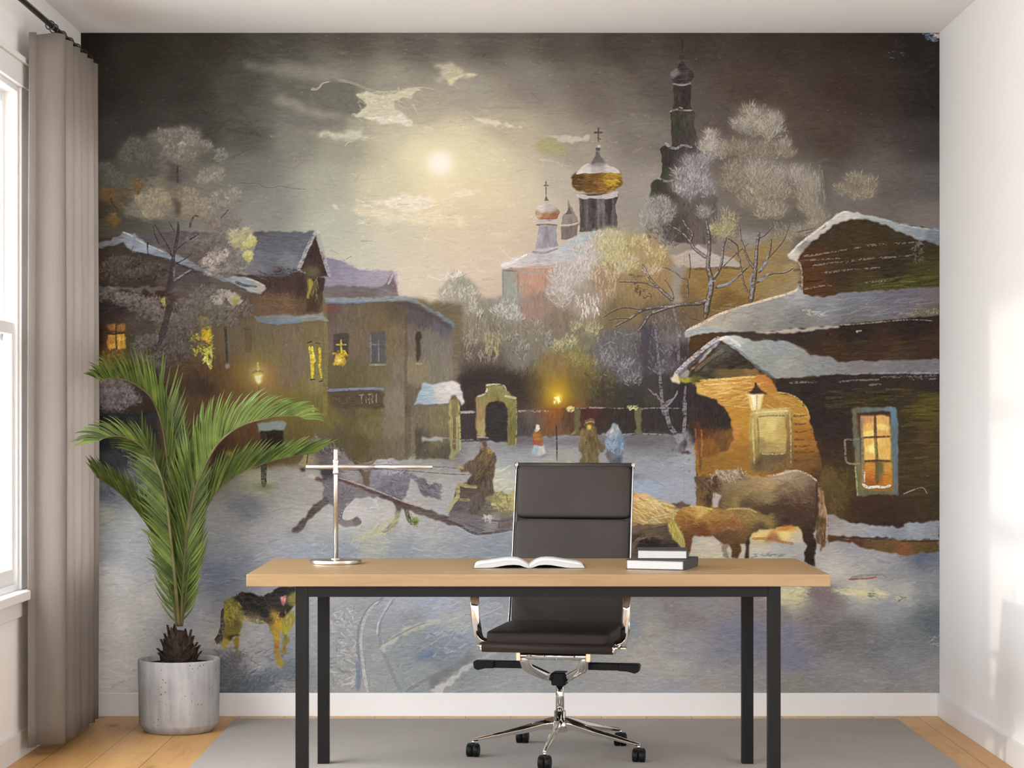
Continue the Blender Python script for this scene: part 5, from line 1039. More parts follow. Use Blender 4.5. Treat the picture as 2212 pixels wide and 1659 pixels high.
    for q in ('620 1370 760 1365 850 1362', '1040 1365 1200 1350 1400 1340', '1400 1325 1600 1318 1880 1310', '1650 1340 1880 1335', '1300 1390 1400 1380'):
        L('i', q, 5, (142, 136, 132), .6, 4, br=1.0)
    D('n', '440 650 700 650 640 1000 520 1000', 80, [(112, 88, 44), (84, 68, 38), (96, 80, 40)], 20, 4, 1.4, .4, .4)
    # shingle marks beside the door
    for yy, x1 in ((190, 330), (260, 320), (325, 330), (390, 340), (450, 355), (500, 400), (570, 360)):
        L('n', '212 %d %d %d %d %d' % (yy, (212 + x1) // 2, yy + 4, x1, yy - 4), 6, (104, 66, 36), .75, 3, br=.8)
    # dark arch at the left of the porch and red corner post
    F('m', '620 0 715 20 800 30 870 60 930 130 970 210 1000 300 1010 400 960 480 720 560 690 300 630 300', [(680, 100, 54, 46, 44), (800, 150, 50, 42, 40), (920, 250, 50, 42, 40), (780, 270, 56, 44, 40), (780, 340, 96, 56, 30), (900, 380, 108, 74, 36), (970, 380, 120, 82, 38), (800, 440, 136, 88, 36)], 2, 2.5, tx=7, d='v')
    F('m', '690 240 735 260 745 420 735 560 725 680 715 560 700 420', [(715, 300, 96, 52, 36), (715, 450, 120, 74, 44), (722, 600, 110, 74, 46)], 1.6, 2, .95)
    L('m', '736 300 742 420 736 540', 4, (196, 120, 44), .7)
    F('m', '1015 270 1050 280 1050 390 1020 380', (206, 132, 76), 3, 2, .8)
    # lantern
    F('h', '1322 1462 1470 1462 1448 1560 1440 1610 1365 1612 1345 1560', [(1360, 1540, 226, 190, 100), (1400, 1540, 246, 232, 192), (1440, 1540, 230, 196, 110)], 1.2, 1.2)
    F('h', '1345 1475 1395 1475 1390 1600 1365 1600', (250, 242, 208), 1.4, 1, .9)
    F('h', '1420 1475 1455 1475 1440 1560 1425 1600 1418 1560', (240, 220, 160), 1.4, 1, .9)
    L('h', '1408 1470 1406 1600', 3, (188, 160, 110), .8)
    F('h', '1320 1465 1350 1445 1385 1410 1400 1385 1420 1410 1450 1440 1505 1468 1460 1462', (66, 50, 42), 1.2, 1.2)
    L('h', '1396 1370 1400 1400', 5, (60, 48, 42), .95)
    L('m', '1140 0 1165 80 1175 140', 5, (236, 200, 110), .8)
    # door
    F('m', '1145 160 1250 130 1500 125 1520 190 1520 610 1500 640 1200 680 1160 640', [(1180, 300, 188, 158, 84), (1180, 500, 158, 128, 66), (1330, 150, 206, 182, 112), (1500, 300, 150, 118, 62), (1500, 550, 124, 96, 54), (1250, 620, 122, 98, 60)], 1.4, 1.5, tx=9, d='v')
    F('m', '1210 210 1450 200 1465 400 1450 505 1230 510 1215 400', [(1250, 280, 206, 182, 104), (1330, 280, 222, 198, 116), (1330, 380, 206, 178, 98), (1420, 300, 190, 162, 90), (1330, 450, 176, 150, 84), (1250, 450, 158, 136, 80)], 2, 1.5, tx=8)
    L('m', '1160 180 1250 160 1480 150', 4, (232, 214, 150), .8, br=.5)
    L('m', '1175 215 1180 400 1190 600', 4, (214, 196, 130), .7, br=.5)
    L('m', '1490 160 1500 350 1500 600', 3.4, (206, 186, 122), .65, br=.5)
    L('m', '1220 200 1330 190 1450 192', 3.6, (120, 98, 60), .7)
    L('m', '1215 210 1225 380 1225 500', 4, (120, 100, 64), .6)
    F('m', '1210 520 1450 520 1440 580 1230 585', (104, 86, 58), 3, 2, .8)
    L('m', '1250 512 1330 520 1450 512', 4, (196, 178, 126), .8, br=.6)
    F('m', '1200 560 1260 560 1240 680 1200 670', (84, 68, 46), 4, 2, .7)
    # lit window
    F('n', '710 130 800 115 1000 120 1085 115 1100 200 1110 870 900 865 755 875 735 600', [(740, 200, 104, 104, 80), (900, 130, 104, 116, 110), (1070, 170, 100, 126, 144), (1070, 400, 96, 114, 122), (1090, 700, 104, 112, 114), (900, 850, 102, 102, 76), (760, 750, 116, 114, 74)], 1.4, 1.5, tx=8, d='v')
    L('n', '738 620 750 750 758 870', 3, (178, 172, 118), .8, br=.5)
    F('n', '748 170 1035 150 1040 180 1060 840 850 830 790 815 775 400', [(780, 300, 92, 66, 40), (900, 160, 72, 46, 36), (1050, 400, 150, 120, 60), (1050, 780, 150, 108, 50)], 1.2, 1, tx=6)
    F('n', '795 195 900 185 905 370 800 380', [(820, 230, 206, 146, 84), (850, 290, 236, 176, 84), (860, 350, 250, 220, 110)], 1.2, 1.2, tx=8, d='v')
    F('n', '915 185 1030 188 1032 370 918 372', [(950, 220, 232, 180, 92), (970, 290, 248, 218, 116), (1010, 240, 224, 172, 96), (960, 340, 226, 166, 84)], 1.2, 1.2, tx=8, d='v')
    F('n', '808 385 910 378 912 570 812 575', [(840, 420, 240, 184, 80), (880, 470, 252, 232, 130), (840, 540, 236, 186, 90)], 1.2, 1.2, tx=8, d='v')
    F('n', '925 380 1040 375 1045 570 930 570', [(960, 420, 240, 196, 100), (1000, 480, 236, 180, 80), (960, 540, 234, 188, 90)], 1.2, 1.2, tx=8, d='v')
    F('n', '815 590 920 588 920 780 815 770', [(850, 620, 214, 140, 44), (860, 700, 200, 112, 32), (850, 760, 176, 96, 34)], 1.4, 1.2, tx=9)
    F('n', '930 590 1048 585 1055 790 935 780', [(950, 640, 112, 104, 54), (1010, 640, 214, 146, 50), (1000, 740, 206, 126, 40), (950, 740, 190, 106, 34)], 1.4, 1.2, tx=9)
    L('n', '908 185 912 400 925 600 925 770', 6, (92, 74, 46), .85, 8)
    L('n', '912 380 915 560', 3, (170, 158, 54), .7)
    F('n', '915 530 975 640 970 720 930 760 915 700', (112, 106, 60), 3, 2, .7)
    L('n', '795 378 900 372 1035 368', 4, (96, 62, 36), .9)
    L('n', '805 578 920 574 1040 578', 4.5, (92, 62, 34), .9)
    L('n', '790 190 800 400 805 600 808 780', 6, (150, 140, 112), .75, 6)
    L('n', '818 665 818 750', 3, (240, 236, 220), .8)
    L('n', '800 775 840 800 890 800 925 795 960 800 1000 798 1040 785', 6, (232, 230, 206), .95, 5)
    L('n', '648 392 655 480 670 590 780 600', 5, (142, 126, 108), .8, 4, br=.6)
    L('n', '650 395 770 390', 5, (156, 144, 126), .8, 4, br=.6)
    L('n', '1150 860 1230 825 1315 805 1355 862', 1.8, (166, 152, 122), .85)
    # snow bank and plinth under the house
    F('n', '490 1040 540 1030 640 1080 760 1110 900 1125 1080 1150 1220 1110 1350 1095 1455 1085 1455 1250 1130 1255 1000 1240 700 1225 560 1230 500 1280', [(520, 1080, 150, 138, 136), (560, 1130, 158, 148, 148), (700, 1170, 162, 158, 158), (900, 1170, 152, 156, 162), (1100, 1200, 136, 144, 154), (1250, 1170, 150, 158, 164), (1400, 1180, 138, 144, 150), (600, 1210, 172, 162, 154)], 2, 3, tx=8)
    F('n', '500 1290 510 1210 600 1225 800 1235 1050 1245 1130 1255 1455 1255 1455 1365 1280 1355 1220 1385 1100 1380 950 1350 800 1320 700 1270 580 1260', [(560, 1240, 88, 60, 40), (750, 1250, 96, 54, 36), (900, 1270, 104, 78, 44), (1000, 1320, 106, 82, 42), (1150, 1360, 134, 84, 50), (1300, 1300, 100, 80, 40), (1400, 1310, 92, 72, 38)], 1.8, 2.5, tx=7)
    L('n', '700 1232 900 1242 1050 1250', 4, (62, 48, 42), .7)
    L('n', '1130 1262 1300 1262 1455 1256', 4, (60, 46, 38), .7)
    # glow on the snow between the horses
    F('m', '1170 1210 1300 1160 1480 1120 1600 1130 1620 1260 1400 1280 1180 1260', [(1450, 1150, 206, 128, 34), (1250, 1190, 236, 206, 110), (1450, 1200, 242, 216, 120), (1350, 1250, 176, 112, 62), (1550, 1240, 206, 186, 150)], 3, 3, .9)
    L('m', '1170 1240 1300 1240 1420 1265 1520 1285', 6, (166, 96, 52), .6)
    D('m', '1190 1370 1470 1370 1470 1390 1190 1395', 24, [(134, 136, 132)], 10, 2.4, 0, .4, .7)
    D('m', '660 1290 900 1270 900 1390 660 1400', 40, [(226, 206, 166), (206, 192, 170)], 24, 5, 0, .3, .5)
    # hay cart
    F('m', '100 860 -20 850 -140 900 -200 1010 -190 1110 100 1130', [(0, 900, 206, 160, 100), (-120, 1000, 180, 146, 90), (0, 1080, 160, 128, 84)], 2, 3, tx=11)
    F('m', '100 1130 -190 1110 -200 1200 -150 1290 -60 1420 100 1420', [(0, 1180, 104, 88, 68), (-100, 1250, 66, 56, 50), (20, 1350, 56, 48, 44)], 2, 3, tx=9)
    F('m', '95 870 130 848 220 855 330 890 450 935 560 965 600 1050 560 1100 400 1120 200 1140 95 1120', [(130, 880, 206, 148, 96), (200, 900, 222, 176, 116), (300, 930, 216, 184, 110), (250, 1000, 206, 172, 90), (150, 1030, 190, 150, 88), (400, 980, 196, 174, 108), (480, 1030, 166, 142, 84), (300, 1080, 172, 150, 94), (150, 1090, 160, 124, 92)], 1.6, 3, tx=12)
    D('m', '100 870 500 950 540 1040 350 1100 100 1100', 160, [(232, 200, 130), (196, 152, 80), (222, 176, 116), (170, 130, 70), (240, 214, 160)], 26, 2.4, .5, .4, .6)
    F('m', '480 945 560 930 640 945 630 970 530 975', (92, 64, 50), 2, 3, .8)
    F('m', '95 1140 200 1120 400 1110 520 1080 560 1330 540 1420 95 1420', [(150, 1150, 112, 94, 76), (300, 1150, 104, 88, 64), (450, 1180, 92, 76, 62), (300, 1300, 54, 44, 40), (200, 1250, 76, 64, 56), (450, 1350, 62, 52, 48), (120, 1350, 92, 80, 66)], 2, 2.5, tx=9)
    L('m', '100 1145 250 1140 450 1110', 6, (124, 104, 78), .7)
    L('m', '110 1400 160 1290 230 1230 320 1210 400 1240', 9, (112, 96, 76), .85, 7)
    L('m', '290 1220 292 1320', 7, (104, 88, 66), .7)
    D('m', '230 1240 420 1240 420 1310 200 1320', 16, [(48, 40, 38)], 20, 6, .2, .4, .8)
    # big horse
    F('m', '680 705 730 715 800 710 860 670 950 650 1060 655 1120 690 1220 705 1300 710 1380 695 1460 665 1550 655 1640 690 1720 745 1760 800 1760 900 1740 1000 1720 1100 1700 1200 1710 1300 1700 1400 1720 1490 1650 1460 1610 1430 1630 1300 1610 1210 1560 1130 1480 1120 1300 1160 1000 1100 880 960 880 890 840 890 820 970 760 970 700 945 695 850 700 770', [
        (730, 760, 104, 82, 58), (740, 880, 124, 94, 48), (720, 930, 142, 104, 44), (790, 900, 70, 52, 44), (860, 780, 70, 52, 40), (900, 690, 184, 158, 132), (1000, 670, 178, 156, 132), (1060, 690, 118, 92, 70), (950, 800, 140, 118, 78), (1000, 900, 128, 106, 66), (1100, 780, 150, 128, 84), (1200, 750, 168, 138, 90), (1300, 760, 186, 152, 100), (1400, 730, 178, 152, 118), (1500, 690, 172, 150, 122), (1450, 800, 126, 104, 74), (1600, 750, 144, 124, 94), (1680, 800, 120, 100, 76), (1600, 900, 100, 76, 58), (1300, 880, 142, 120, 82), (1450, 950, 78, 56, 44), (1300, 1000, 80, 60, 44), (1600, 1000, 78, 54, 42), (1600, 1100, 76, 54, 40), (1650, 1200, 62, 44, 34), (1660, 1350, 52, 38, 34), (1690, 1450, 50, 38, 34), (1150, 980, 96, 74, 50), (1740, 850, 84, 64, 50)], 1.5, 2.5, tx=8)
    F('m', '830 850 900 870 880 970 820 975', (186, 178, 178), 2, 2, .9)
    D('m', '860 670 1100 660 1120 720 960 760 800 760', 110, [(196, 172, 146), (150, 122, 96), (110, 84, 62), (212, 188, 160)], 14, 2.4, .9, .5, .7)
    D('m', '700 740 920 720 880 860 720 920', 70, [(84, 62, 44), (112, 84, 54), (62, 46, 38), (134, 104, 60)], 14, 3, 1.2, .4, .55)
    F('m', '838 720 860 705 866 760 845 800', (80, 58, 44), 1.4, 2, .9)
    F('m', '672 710 700 705 740 740 720 790 700 760', (96, 76, 52), 1.4, 2, .9)
    L('m', '1290 705 1400 690 1540 660 1640 690 1720 745', 5, (214, 190, 162), .75, 4, br=.5)
    D('m', '1000 720 1700 700 1700 950 1000 950', 160, [(166, 142, 98), (140, 116, 80), (118, 96, 68)], 18, 3, .7, .6, .25)
    F('m', '1005 870 1060 860 1060 985 1000 985', (166, 140, 78), 4, 2, .6)
    L('m', '1720 760 1725 900 1715 1050', 6, (62, 46, 38), .7)
    F('m', '1735 800 1770 830 1790 940 1805 1060 1800 1180 1810 1260 1770 1340 1745 1355 1760 1290 1720 1260 1715 1150 1740 1000', [(1755, 900, 170, 130, 96), (1770, 1000, 178, 140, 104), (1740, 1100, 92, 70, 42), (1780, 1150, 128, 96, 66), (1770, 1250, 104, 78, 56)], 1.5, 2.5, tx=12, d='v')
    D('m', '1740 820 1790 900 1800 1250 1750 1280', 50, [(186, 146, 108), (112, 82, 52), (84, 62, 42), (150, 112, 78)], 22, 2.4, 1.5, .15, .6)
    L('m', '1790 960 1808 1080 1800 1260', 3.4, (206, 170, 136), .7)
    # foal
    F('m', '1110 1220 1160 1180 1150 1260 1140 1380 1150 1410 1110 1410', [(1130, 1300, 62, 50, 38)], 1.4, 2)
    F('m', '890 1280 960 1290 960 1390 1000 1410 920 1410 930 1350', [(930, 1340, 132, 112, 96)], 1.6, 3, .8)
    F('m', '530 1010 570 975 640 960 720 965 800 985 880 1000 960 985 1060 980 1150 985 1230 1030 1330 1035 1400 1030 1470 1060 1500 1090 1480 1110 1400 1130 1340 1160 1240 1155 1180 1180 1120 1260 1070 1300 1050 1410 1000 1410 985 1300 900 1270 820 1220 760 1230 690 1200 650 1290 640 1410 600 1410 590 1240 560 1190 525 1130 515 1060', [
        (560, 1040, 164, 112, 46), (650, 1000, 196, 150, 66), (740, 1010, 214, 180, 92), (620, 1090, 142, 92, 46), (800, 1060, 176, 128, 60), (950, 1020, 160, 122, 64), (1100, 1010, 150, 120, 70), (1000, 1120, 150, 96, 54), (850, 1140, 150, 98, 48), (750, 1160, 118, 72, 40), (1200, 1070, 142, 116, 62), (1320, 1090, 150, 124, 64), (1400, 1060, 84, 62, 46), (1450, 1090, 64, 48, 44), (1000, 1220, 110, 78, 48), (1020, 1350, 92, 62, 36), (620, 1250, 112, 74, 44), (615, 1380, 104, 62, 36), (900, 1230, 104, 76, 54), (1250, 1140, 92, 74, 52)], 1.5, 2.5, tx=9)
    D('m', '560 980 1200 1000 1100 1220 600 1120', 140, [(190, 144, 66), (150, 106, 52), (124, 80, 44), (206, 164, 84)], 15, 2.6, .4, .6, .35)
    L('m', '950 990 1060 983 1150 990 1210 1020', 3.4, (206, 178, 122), .7, br=.6)
    L('m', '640 962 740 970 830 988', 4, (226, 190, 110), .7, br=.4)
    F('m', '520 1000 500 1080 520 1130 570 1190 590 1250 590 1320 560 1310 510 1250 470 1180 460 1110 470 1040', [(490, 1050, 178, 156, 70), (500, 1150, 186, 166, 74), (560, 1260, 176, 160, 80)], 1.5, 2.5, tx=14, d='v')
    D('m', '480 1020 510 1100 580 1220 570 1310 500 1220 470 1120', 40, [(214, 192, 92), (150, 130, 58), (196, 176, 84)], 22, 2.4, 1.2, .3, .7)
    # ------------------------------------------------ the dog by the desk leg
    L('x', '160 380 150 520 150 640 120 760 70 860', 9, (62, 50, 44), .9, 13)
    D('x', '40 820 140 780 150 880 70 900', 40, [(56, 46, 42), (90, 76, 60)], 9, 3, 2, .5, .85)
    F('x', '300 850 400 740 390 1060 350 1060 320 960', [(350, 900, 150, 124, 40), (380, 1000, 120, 108, 60)], 1.5, 2)
    F('x', '170 700 350 600 380 760 290 860 240 900 190 1000 130 980 150 850', [(200, 750, 122, 104, 40), (180, 900, 178, 152, 70), (300, 800, 74, 60, 34)], 1.5, 2.5)
    F('x', '1000 500 1230 400 1230 560 1180 680 1130 800 1100 900 1100 1070 1040 1060 1050 900 1040 780', [(1150, 500, 150, 138, 60), (1080, 800, 126, 116, 56), (1120, 750, 176, 160, 50), (1070, 1000, 150, 110, 46)], 1.5, 2.5, d='v', tx=10)
    F('x', '170 330 210 230 300 190 400 160 520 145 660 180 760 195 860 150 960 90 1000 50 1240 50 1240 330 1150 430 1060 540 1000 700 1000 800 980 900 1000 1050 1060 1200 1040 1260 960 1240 940 1150 930 1000 900 850 880 700 830 620 700 590 560 580 480 540 440 620 400 720 300 800 200 760 160 600 160 420', [
        (220, 300, 142, 134, 60), (300, 400, 158, 146, 74), (230, 500, 176, 158, 40), (320, 600, 104, 94, 44), (220, 680, 128, 118, 44), (420, 200, 60, 50, 44), (540, 200, 36, 30, 28), (500, 320, 62, 52, 46), (600, 350, 46, 40, 38), (720, 300, 42, 44, 48), (780, 450, 44, 42, 42), (560, 480, 92, 80, 62), (650, 540, 120, 108, 80), (500, 550, 178, 164, 100), (900, 250, 56, 48, 44), (1050, 120, 44, 40, 38), (1150, 100, 50, 42, 38), (980, 320, 60, 52, 48), (1040, 450, 52, 42, 40), (930, 480, 150, 128, 52), (940, 600, 166, 130, 44), (1000, 620, 190, 146, 46), (1220, 200, 142, 132, 60), (930, 800, 170, 150, 46), (960, 950, 150, 120, 50), (1020, 1180, 170, 146, 50), (880, 560, 84, 72, 56)], 1.5, 2.5, tx=9)
    D('x', '330 180 860 190 850 480 480 440 400 300', 150, [(40, 34, 32), (62, 54, 48), (34, 36, 40), (82, 70, 60)], 10, 2.2, .6, .6, .6)
    D('x', '180 300 420 300 440 500 300 640 190 600', 110, [(166, 152, 70), (132, 120, 52), (188, 170, 60), (112, 102, 60)], 11, 2.6, 1.2, .6, .6)
    D('x', '900 420 1060 560 1020 800 930 800', 60, [(190, 150, 44), (160, 136, 56), (206, 170, 50)], 11, 2.6, 1.4, .4, .65)
    D('x', '1080 430 1220 420 1180 640 1090 760', 50, [(166, 154, 66), (134, 124, 66), (186, 172, 60)], 11, 2.6, 1.7, .4, .65)
    D('x', '470 520 700 560 840 600 480 590', 40, [(188, 176, 116), (150, 138, 96)], 8, 2, 1.0, .5, .7)
    F('x', '1000 210 1060 205 1135 160 1110 260 1050 340 1025 300', (196, 118, 118), 1.8, 2, .95)
    D('x', '1020 220 1110 200 1080 300 1040 320', 12, [(224, 150, 148), (180, 96, 98)], 8, 3, 1.4, .5, .8)
    F('x', '1000 70 1100 60 1180 70 1130 160 1040 140', (42, 44, 42), 3, 2, .8)
    F('x', '1110 360 1220 320 1200 390 1090 440', (50, 40, 36), 2, 2.5, .9)
    D('x', '940 900 1010 900 1000 950 950 950', 6, [(206, 110, 40)], 5, 3, .5, .6, .9)
    D('x', '950 1090 1020 1090 1010 1130 960 1130', 8, [(206, 84, 44)], 5, 3, .3, .5, .9)
    F('x', '900 1180 960 1160 980 1240 1050 1250 1000 1280 890 1250', (150, 142, 148), 2, 3, .9)
    F('x', '940 1120 1020 1110 1050 1190 1040 1250 980 1230', (156, 140, 56), 1.6, 2, .95)
    D('x', '60 1020 280 980 290 1120 100 1130', 60, [(132, 130, 142), (108, 104, 112), (150, 148, 156)], 11, 3.4, .9, .7, .6)
    D('x', '280 1050 450 1060 440 1150 300 1190', 50, [(104, 98, 98), (120, 112, 110)], 11, 3.4, .9, .7, .6)
    D('x', '100 1150 400 1180 330 1320 100 1320', 80, [(104, 106, 116), (120, 120, 126), (92, 94, 104)], 14, 3.4, .7, .6, .5)
    D('x', '560 1440 760 1300 900 1250 1000 1400 760 1600 200 1600', 130, [(96, 110, 126), (84, 96, 114), (112, 120, 130)], 14, 3.4, -.5, .5, .5)
    D('x', '540 870 720 860 820 800 700 960 560 970', 40, [(146, 148, 156), (132, 136, 148)], 9, 2.4, -.3, .6, .55)
    # crispness and a little relief of the paint
    CV[...] += .55 * (CV - blur(CV.copy(), 1.6))
    lum = CV.mean(-1); rel = lum - np.roll(np.roll(lum, 2, 0), 1, 1)
    CV[...] += np.clip(rel, -26, 26)[..., None] * .22
    # crackle specks, grain of the canvas
    sp = PR.random((900, 2)) * np.array([MW, MH])
    for x, y in sp:
        b = CV[int(min(y, MH - 1)), int(min(x, MW - 1))].mean()
        c = b + 70 if PR.random() < .75 else b - 45
        dab(x, y, PR.uniform(0, 3), 1.2, 1.6, (c, c * .97, c * .92), .6)
    yy, xx = np.mgrid[0:MH, 0:MW]
    weave = (np.sin(xx * 2.1) * np.sin(yy * 2.3)).astype(np.float32)
    CV[...] += (weave * 1.6 + TEX['f'] * 2.2)[..., None]
    return np.clip(CV, 0, 255)

# ---------------------------------------------------------------- the room
M_wall = mat('wall_paint', (.875, .858, .848), .85, spec=.2)
bump(M_wall, noise(M_wall, coords(M_wall), 180, 3), .04, .002)
M_ceil = mat('ceiling_paint', (.885, .868, .858), .9, spec=.15)
M_trim = mat('white_trim', (.80, .79, .785), .42, spec=.4)
bump(M_trim, noise(M_trim, coords(M_trim), 60, 2), .02, .002)
M_sash = mat('window_paint', (.84, .83, .82), .4)
M_glass = bpy.data.materials.new('window_glass'); M_glass.use_nodes = True
nt = M_glass.node_tree; nt.nodes.remove(nt.nodes['Principled BSDF'])
gt = nt.nodes.new('ShaderNodeBsdfTransparent'); gg = nt.nodes.new('ShaderNodeBsdfGlossy'); gm = nt.nodes.new('ShaderNodeMixShader')
gt.inputs[0].default_value = (.96, .97, .97, 1); gg.inputs['Roughness'].default_value = .02; gm.inputs[0].default_value = .05
nt.links.new(gt.outputs[0], gm.inputs[1]); nt.links.new(gg.outputs[0], gm.inputs[2]); nt.links.new(gm.outputs[0], nt.nodes['Material Output'].inputs[0])

# oak floor: long boards running towards the mural
M_floor = mat('oak_boards', (.4, .25, .12), .42, spec=.4)
fc = coords(M_floor, rot=(0, 0, R(90)))
br = N(M_floor, 'ShaderNodeTexBrick', offset=.37, squash=1.0)
for k_, v_ in (('Scale', 1.0), ('Mortar Size', .0014), ('Mortar Smooth', .1), ('Bias', 0), ('Brick Width', 1.55), ('Row Height', .19), ('Color1', (0, 0, 0, 1)), ('Color2', (1, 1, 1, 1)), ('Mortar', (.5, .5, .5, 1))):
    br.inputs[k_].default_value = v_
M_floor.node_tree.links.new(fc, br.inputs['Vector'])
gv = coords(M_floor, scale=(26, 1.5, 1)); gr = noise(M_floor, gv, 1.6, 7, .62, 1.3)
gk = noise(M_floor, coords(M_floor, scale=(4, 1.1, 1)), 1.7, 4, .6, 2.0)
c1 = ramp(M_floor, gr, [(.28, (.36, .178, .055)), (.5, (.54, .29, .098)), (.72, (.66, .39, .155))])
c2 = mixc(M_floor, ramp(M_floor, gk, [(.40, (0, 0, 0)), (.66, (1, 1, 1))]), c1, (.63, .36, .135))
c3 = mixc(M_floor, .35, c2, ramp(M_floor, br.outputs['Color'], [(0, (.47, .245, .078)), (.5, (.60, .34, .12)), (1, (.67, .405, .165))]))
kn = N(M_floor, 'ShaderNodeTexVoronoi', feature='F1'); kn.inputs['Scale'].default_value = 1.0
M_floor.node_tree.links.new(coords(M_floor, scale=(5.2, 2.1, 1)), kn.inputs['Vector'])
c4 = mixc(M_floor, ramp(M_floor, kn.outputs['Distance'], [(.05, (.75, .75, .75)), (.16, (0, 0, 0))]), c3, (.17, .085, .035))
c5 = mixc(M_floor, br.outputs['Fac'], c4, (.10, .055, .025))
setcol(M_floor, c5); bump(M_floor, gr, .06, .002)

struct(MB().box((XL - .25, YB, -.12), (XR + .2, .2, 0)).build('floor', M_floor))
struct(MB().box((XL - .25, YB, ZC), (XR + .2, .2, ZC + .12)).build('ceiling', M_ceil))
struct(MB().box((XL - .25, 0, 0), (XR + .2, .2, ZC)).build('wall_back', M_wall))
wq = MB(); ra, rb = WINR_ADDED[0]
wq.box((XR, YB, 0), (XR + .2, ra, ZC)); wq.box((XR, rb, 0), (XR + .2, 0, ZC)); wq.box((XR, ra, 0), (XR + .2, rb, WZ0)); wq.box((XR, ra, WZ1), (XR + .2, rb, ZC))
struct(wq.build('wall_right', M_wall))
wl = MB()
ys_ = sorted([YB, 0] + [q for w_ in WINS for q in w_])
for i_ in range(len(ys_) - 1):
    a_, b_ = ys_[i_], ys_[i_ + 1]
    if (a_, b_) in WINS:
        wl.box((XL - .16, a_, 0), (XL, b_, WZ0)); wl.box((XL - .16, a_, WZ1), (XL, b_, ZC))
    else: wl.box((XL - .16, a_, 0), (XL, b_, ZC))
struct(wl.build('wall_left', M_wall))
wr = MB()
wr.box((XL - .16, YB - .1, 0), (-1, YB, ZC)); wr.box((1, YB - .1, 0), (XR + .2, YB, ZC)); wr.box((-1, YB - .1, 2.3), (1, YB, ZC)); wr.box((-1, YB - .1, 0), (1, YB, .3))
struct(wr.build('wall_front', M_wall))
BH = .098
struct(MB().box((XL, -.012, 0), (XR, 0, BH)).build('baseboard_back', M_trim, bev=.002))
struct(MB().box((XL, YB, 0), (XL + .012, -.012, BH)).build('baseboard_left', M_trim, bev=.002))
struct(MB().box((XR - .012, YB, 0), (XR, -.012, BH)).build('baseboard_right', M_trim, bev=.002))


def window(nm, y0, y1, muntin=True, sx=1):
    root = bpy.data.objects.new(nm, None); COL.objects.link(root); root.location = (XL if sx > 0 else XR, (y0 + y1) / 2, WZ0); struct(root)
    ox, oy, oz = root.location
    def bx(mb, xa, ya, za, xb, yb, zb): mb.box((sx * xa, ya - oy, za - oz), (sx * xb, yb - oy, zb - oz))
    fr = MB()
    for q in ((y0, y0 + .022), (y1 - .022, y1)): bx(fr, -.12, q[0], WZ0, .004, q[1], WZ1)
    bx(fr, -.12, y0 + .022, WZ1 - .022, .004, y1 - .022, WZ1); bx(fr, -.12, y0 + .022, WZ0, .004, y1 - .022, WZ0 + .022)
    fr.build('window_frame', M_sash, root, bev=.002)
    zm = 1.565
    for nm_, za, zb, x, rail in (('upper_sash', zm - .035, WZ1 - .022, -.062, .035), ('lower_sash', WZ0 + .022, zm + .035, -.024, .058)):
        sh = MB(); a, b = y0 + .022, y1 - .022; t = .034; st = .036
        bx(sh, x - t / 2, a, za, x + t / 2, a + st, zb); bx(sh, x - t / 2, b - st, za, x + t / 2, b, zb)
        bx(sh, x - t / 2, a + st, zb - .042, x + t / 2, b - st, zb); bx(sh, x - t / 2, a + st, za, x + t / 2, b - st, za + (.058 if nm_ == 'lower_sash' else .042))
        if nm_ == 'upper_sash' and muntin:
            bx(sh, x - .012, a + st, 2.0, x + .012, b - st, 2.036)
            if y1 - y0 > .6: bx(sh, x - .011, (a + b) / 2 - .012, za + .042, x + .011, (a + b) / 2 + .012, zb - .042)
        sh.build(nm_, M_sash, root, bev=.002)
        gl = MB(); bx(gl, x - .002, a + st - .004, za + .038, x + .002, b - st + .004, zb - .038)
        gl.build('window_pane', M_glass, root)
    return root


for i_, (a_, b_) in enumerate(WINS): window('window_%d' % (i_ + 1), a_, b_)  # the third is out of view, added for daylight
window('window_4', *WINR_ADDED[0], sx=-1)
struct(MB().box((-1, YB - .06, .3), (1, YB - .05, 2.3)).build('window_5', M_glass))  # unseen rear glazing, added to throw frontal light on the mural wall
tr_ = MB()
tr_.box((XL, -3.17, WZ1), (XL + .022, -.18, WZ1 + .085)); tr_.box((XL, -3.19, WZ1 + .085), (XL + .034, -.16, WZ1 + .105))
tr_.box((XL, -3.16, WZ0), (XL + .018, WINS[0][0], WZ1)); tr_.box((XL, WINS[1][1], WZ0), (XL + .018, -.2, WZ1)); tr_.box((XL, -1.10, WZ0), (XL + .014, -.98, WZ1))
struct(tr_.build('trim_1', M_trim, bev=.003))
sl = MB(); sl.box((XL, -3.2, WZ0 - .035), (XL + .05, -.14, WZ0)); sl.box((XL, -3.15, WZ0 - .10), (XL + .016, -.2, WZ0 - .035))
struct(sl.build('trim_2', M_trim, bev=.004))
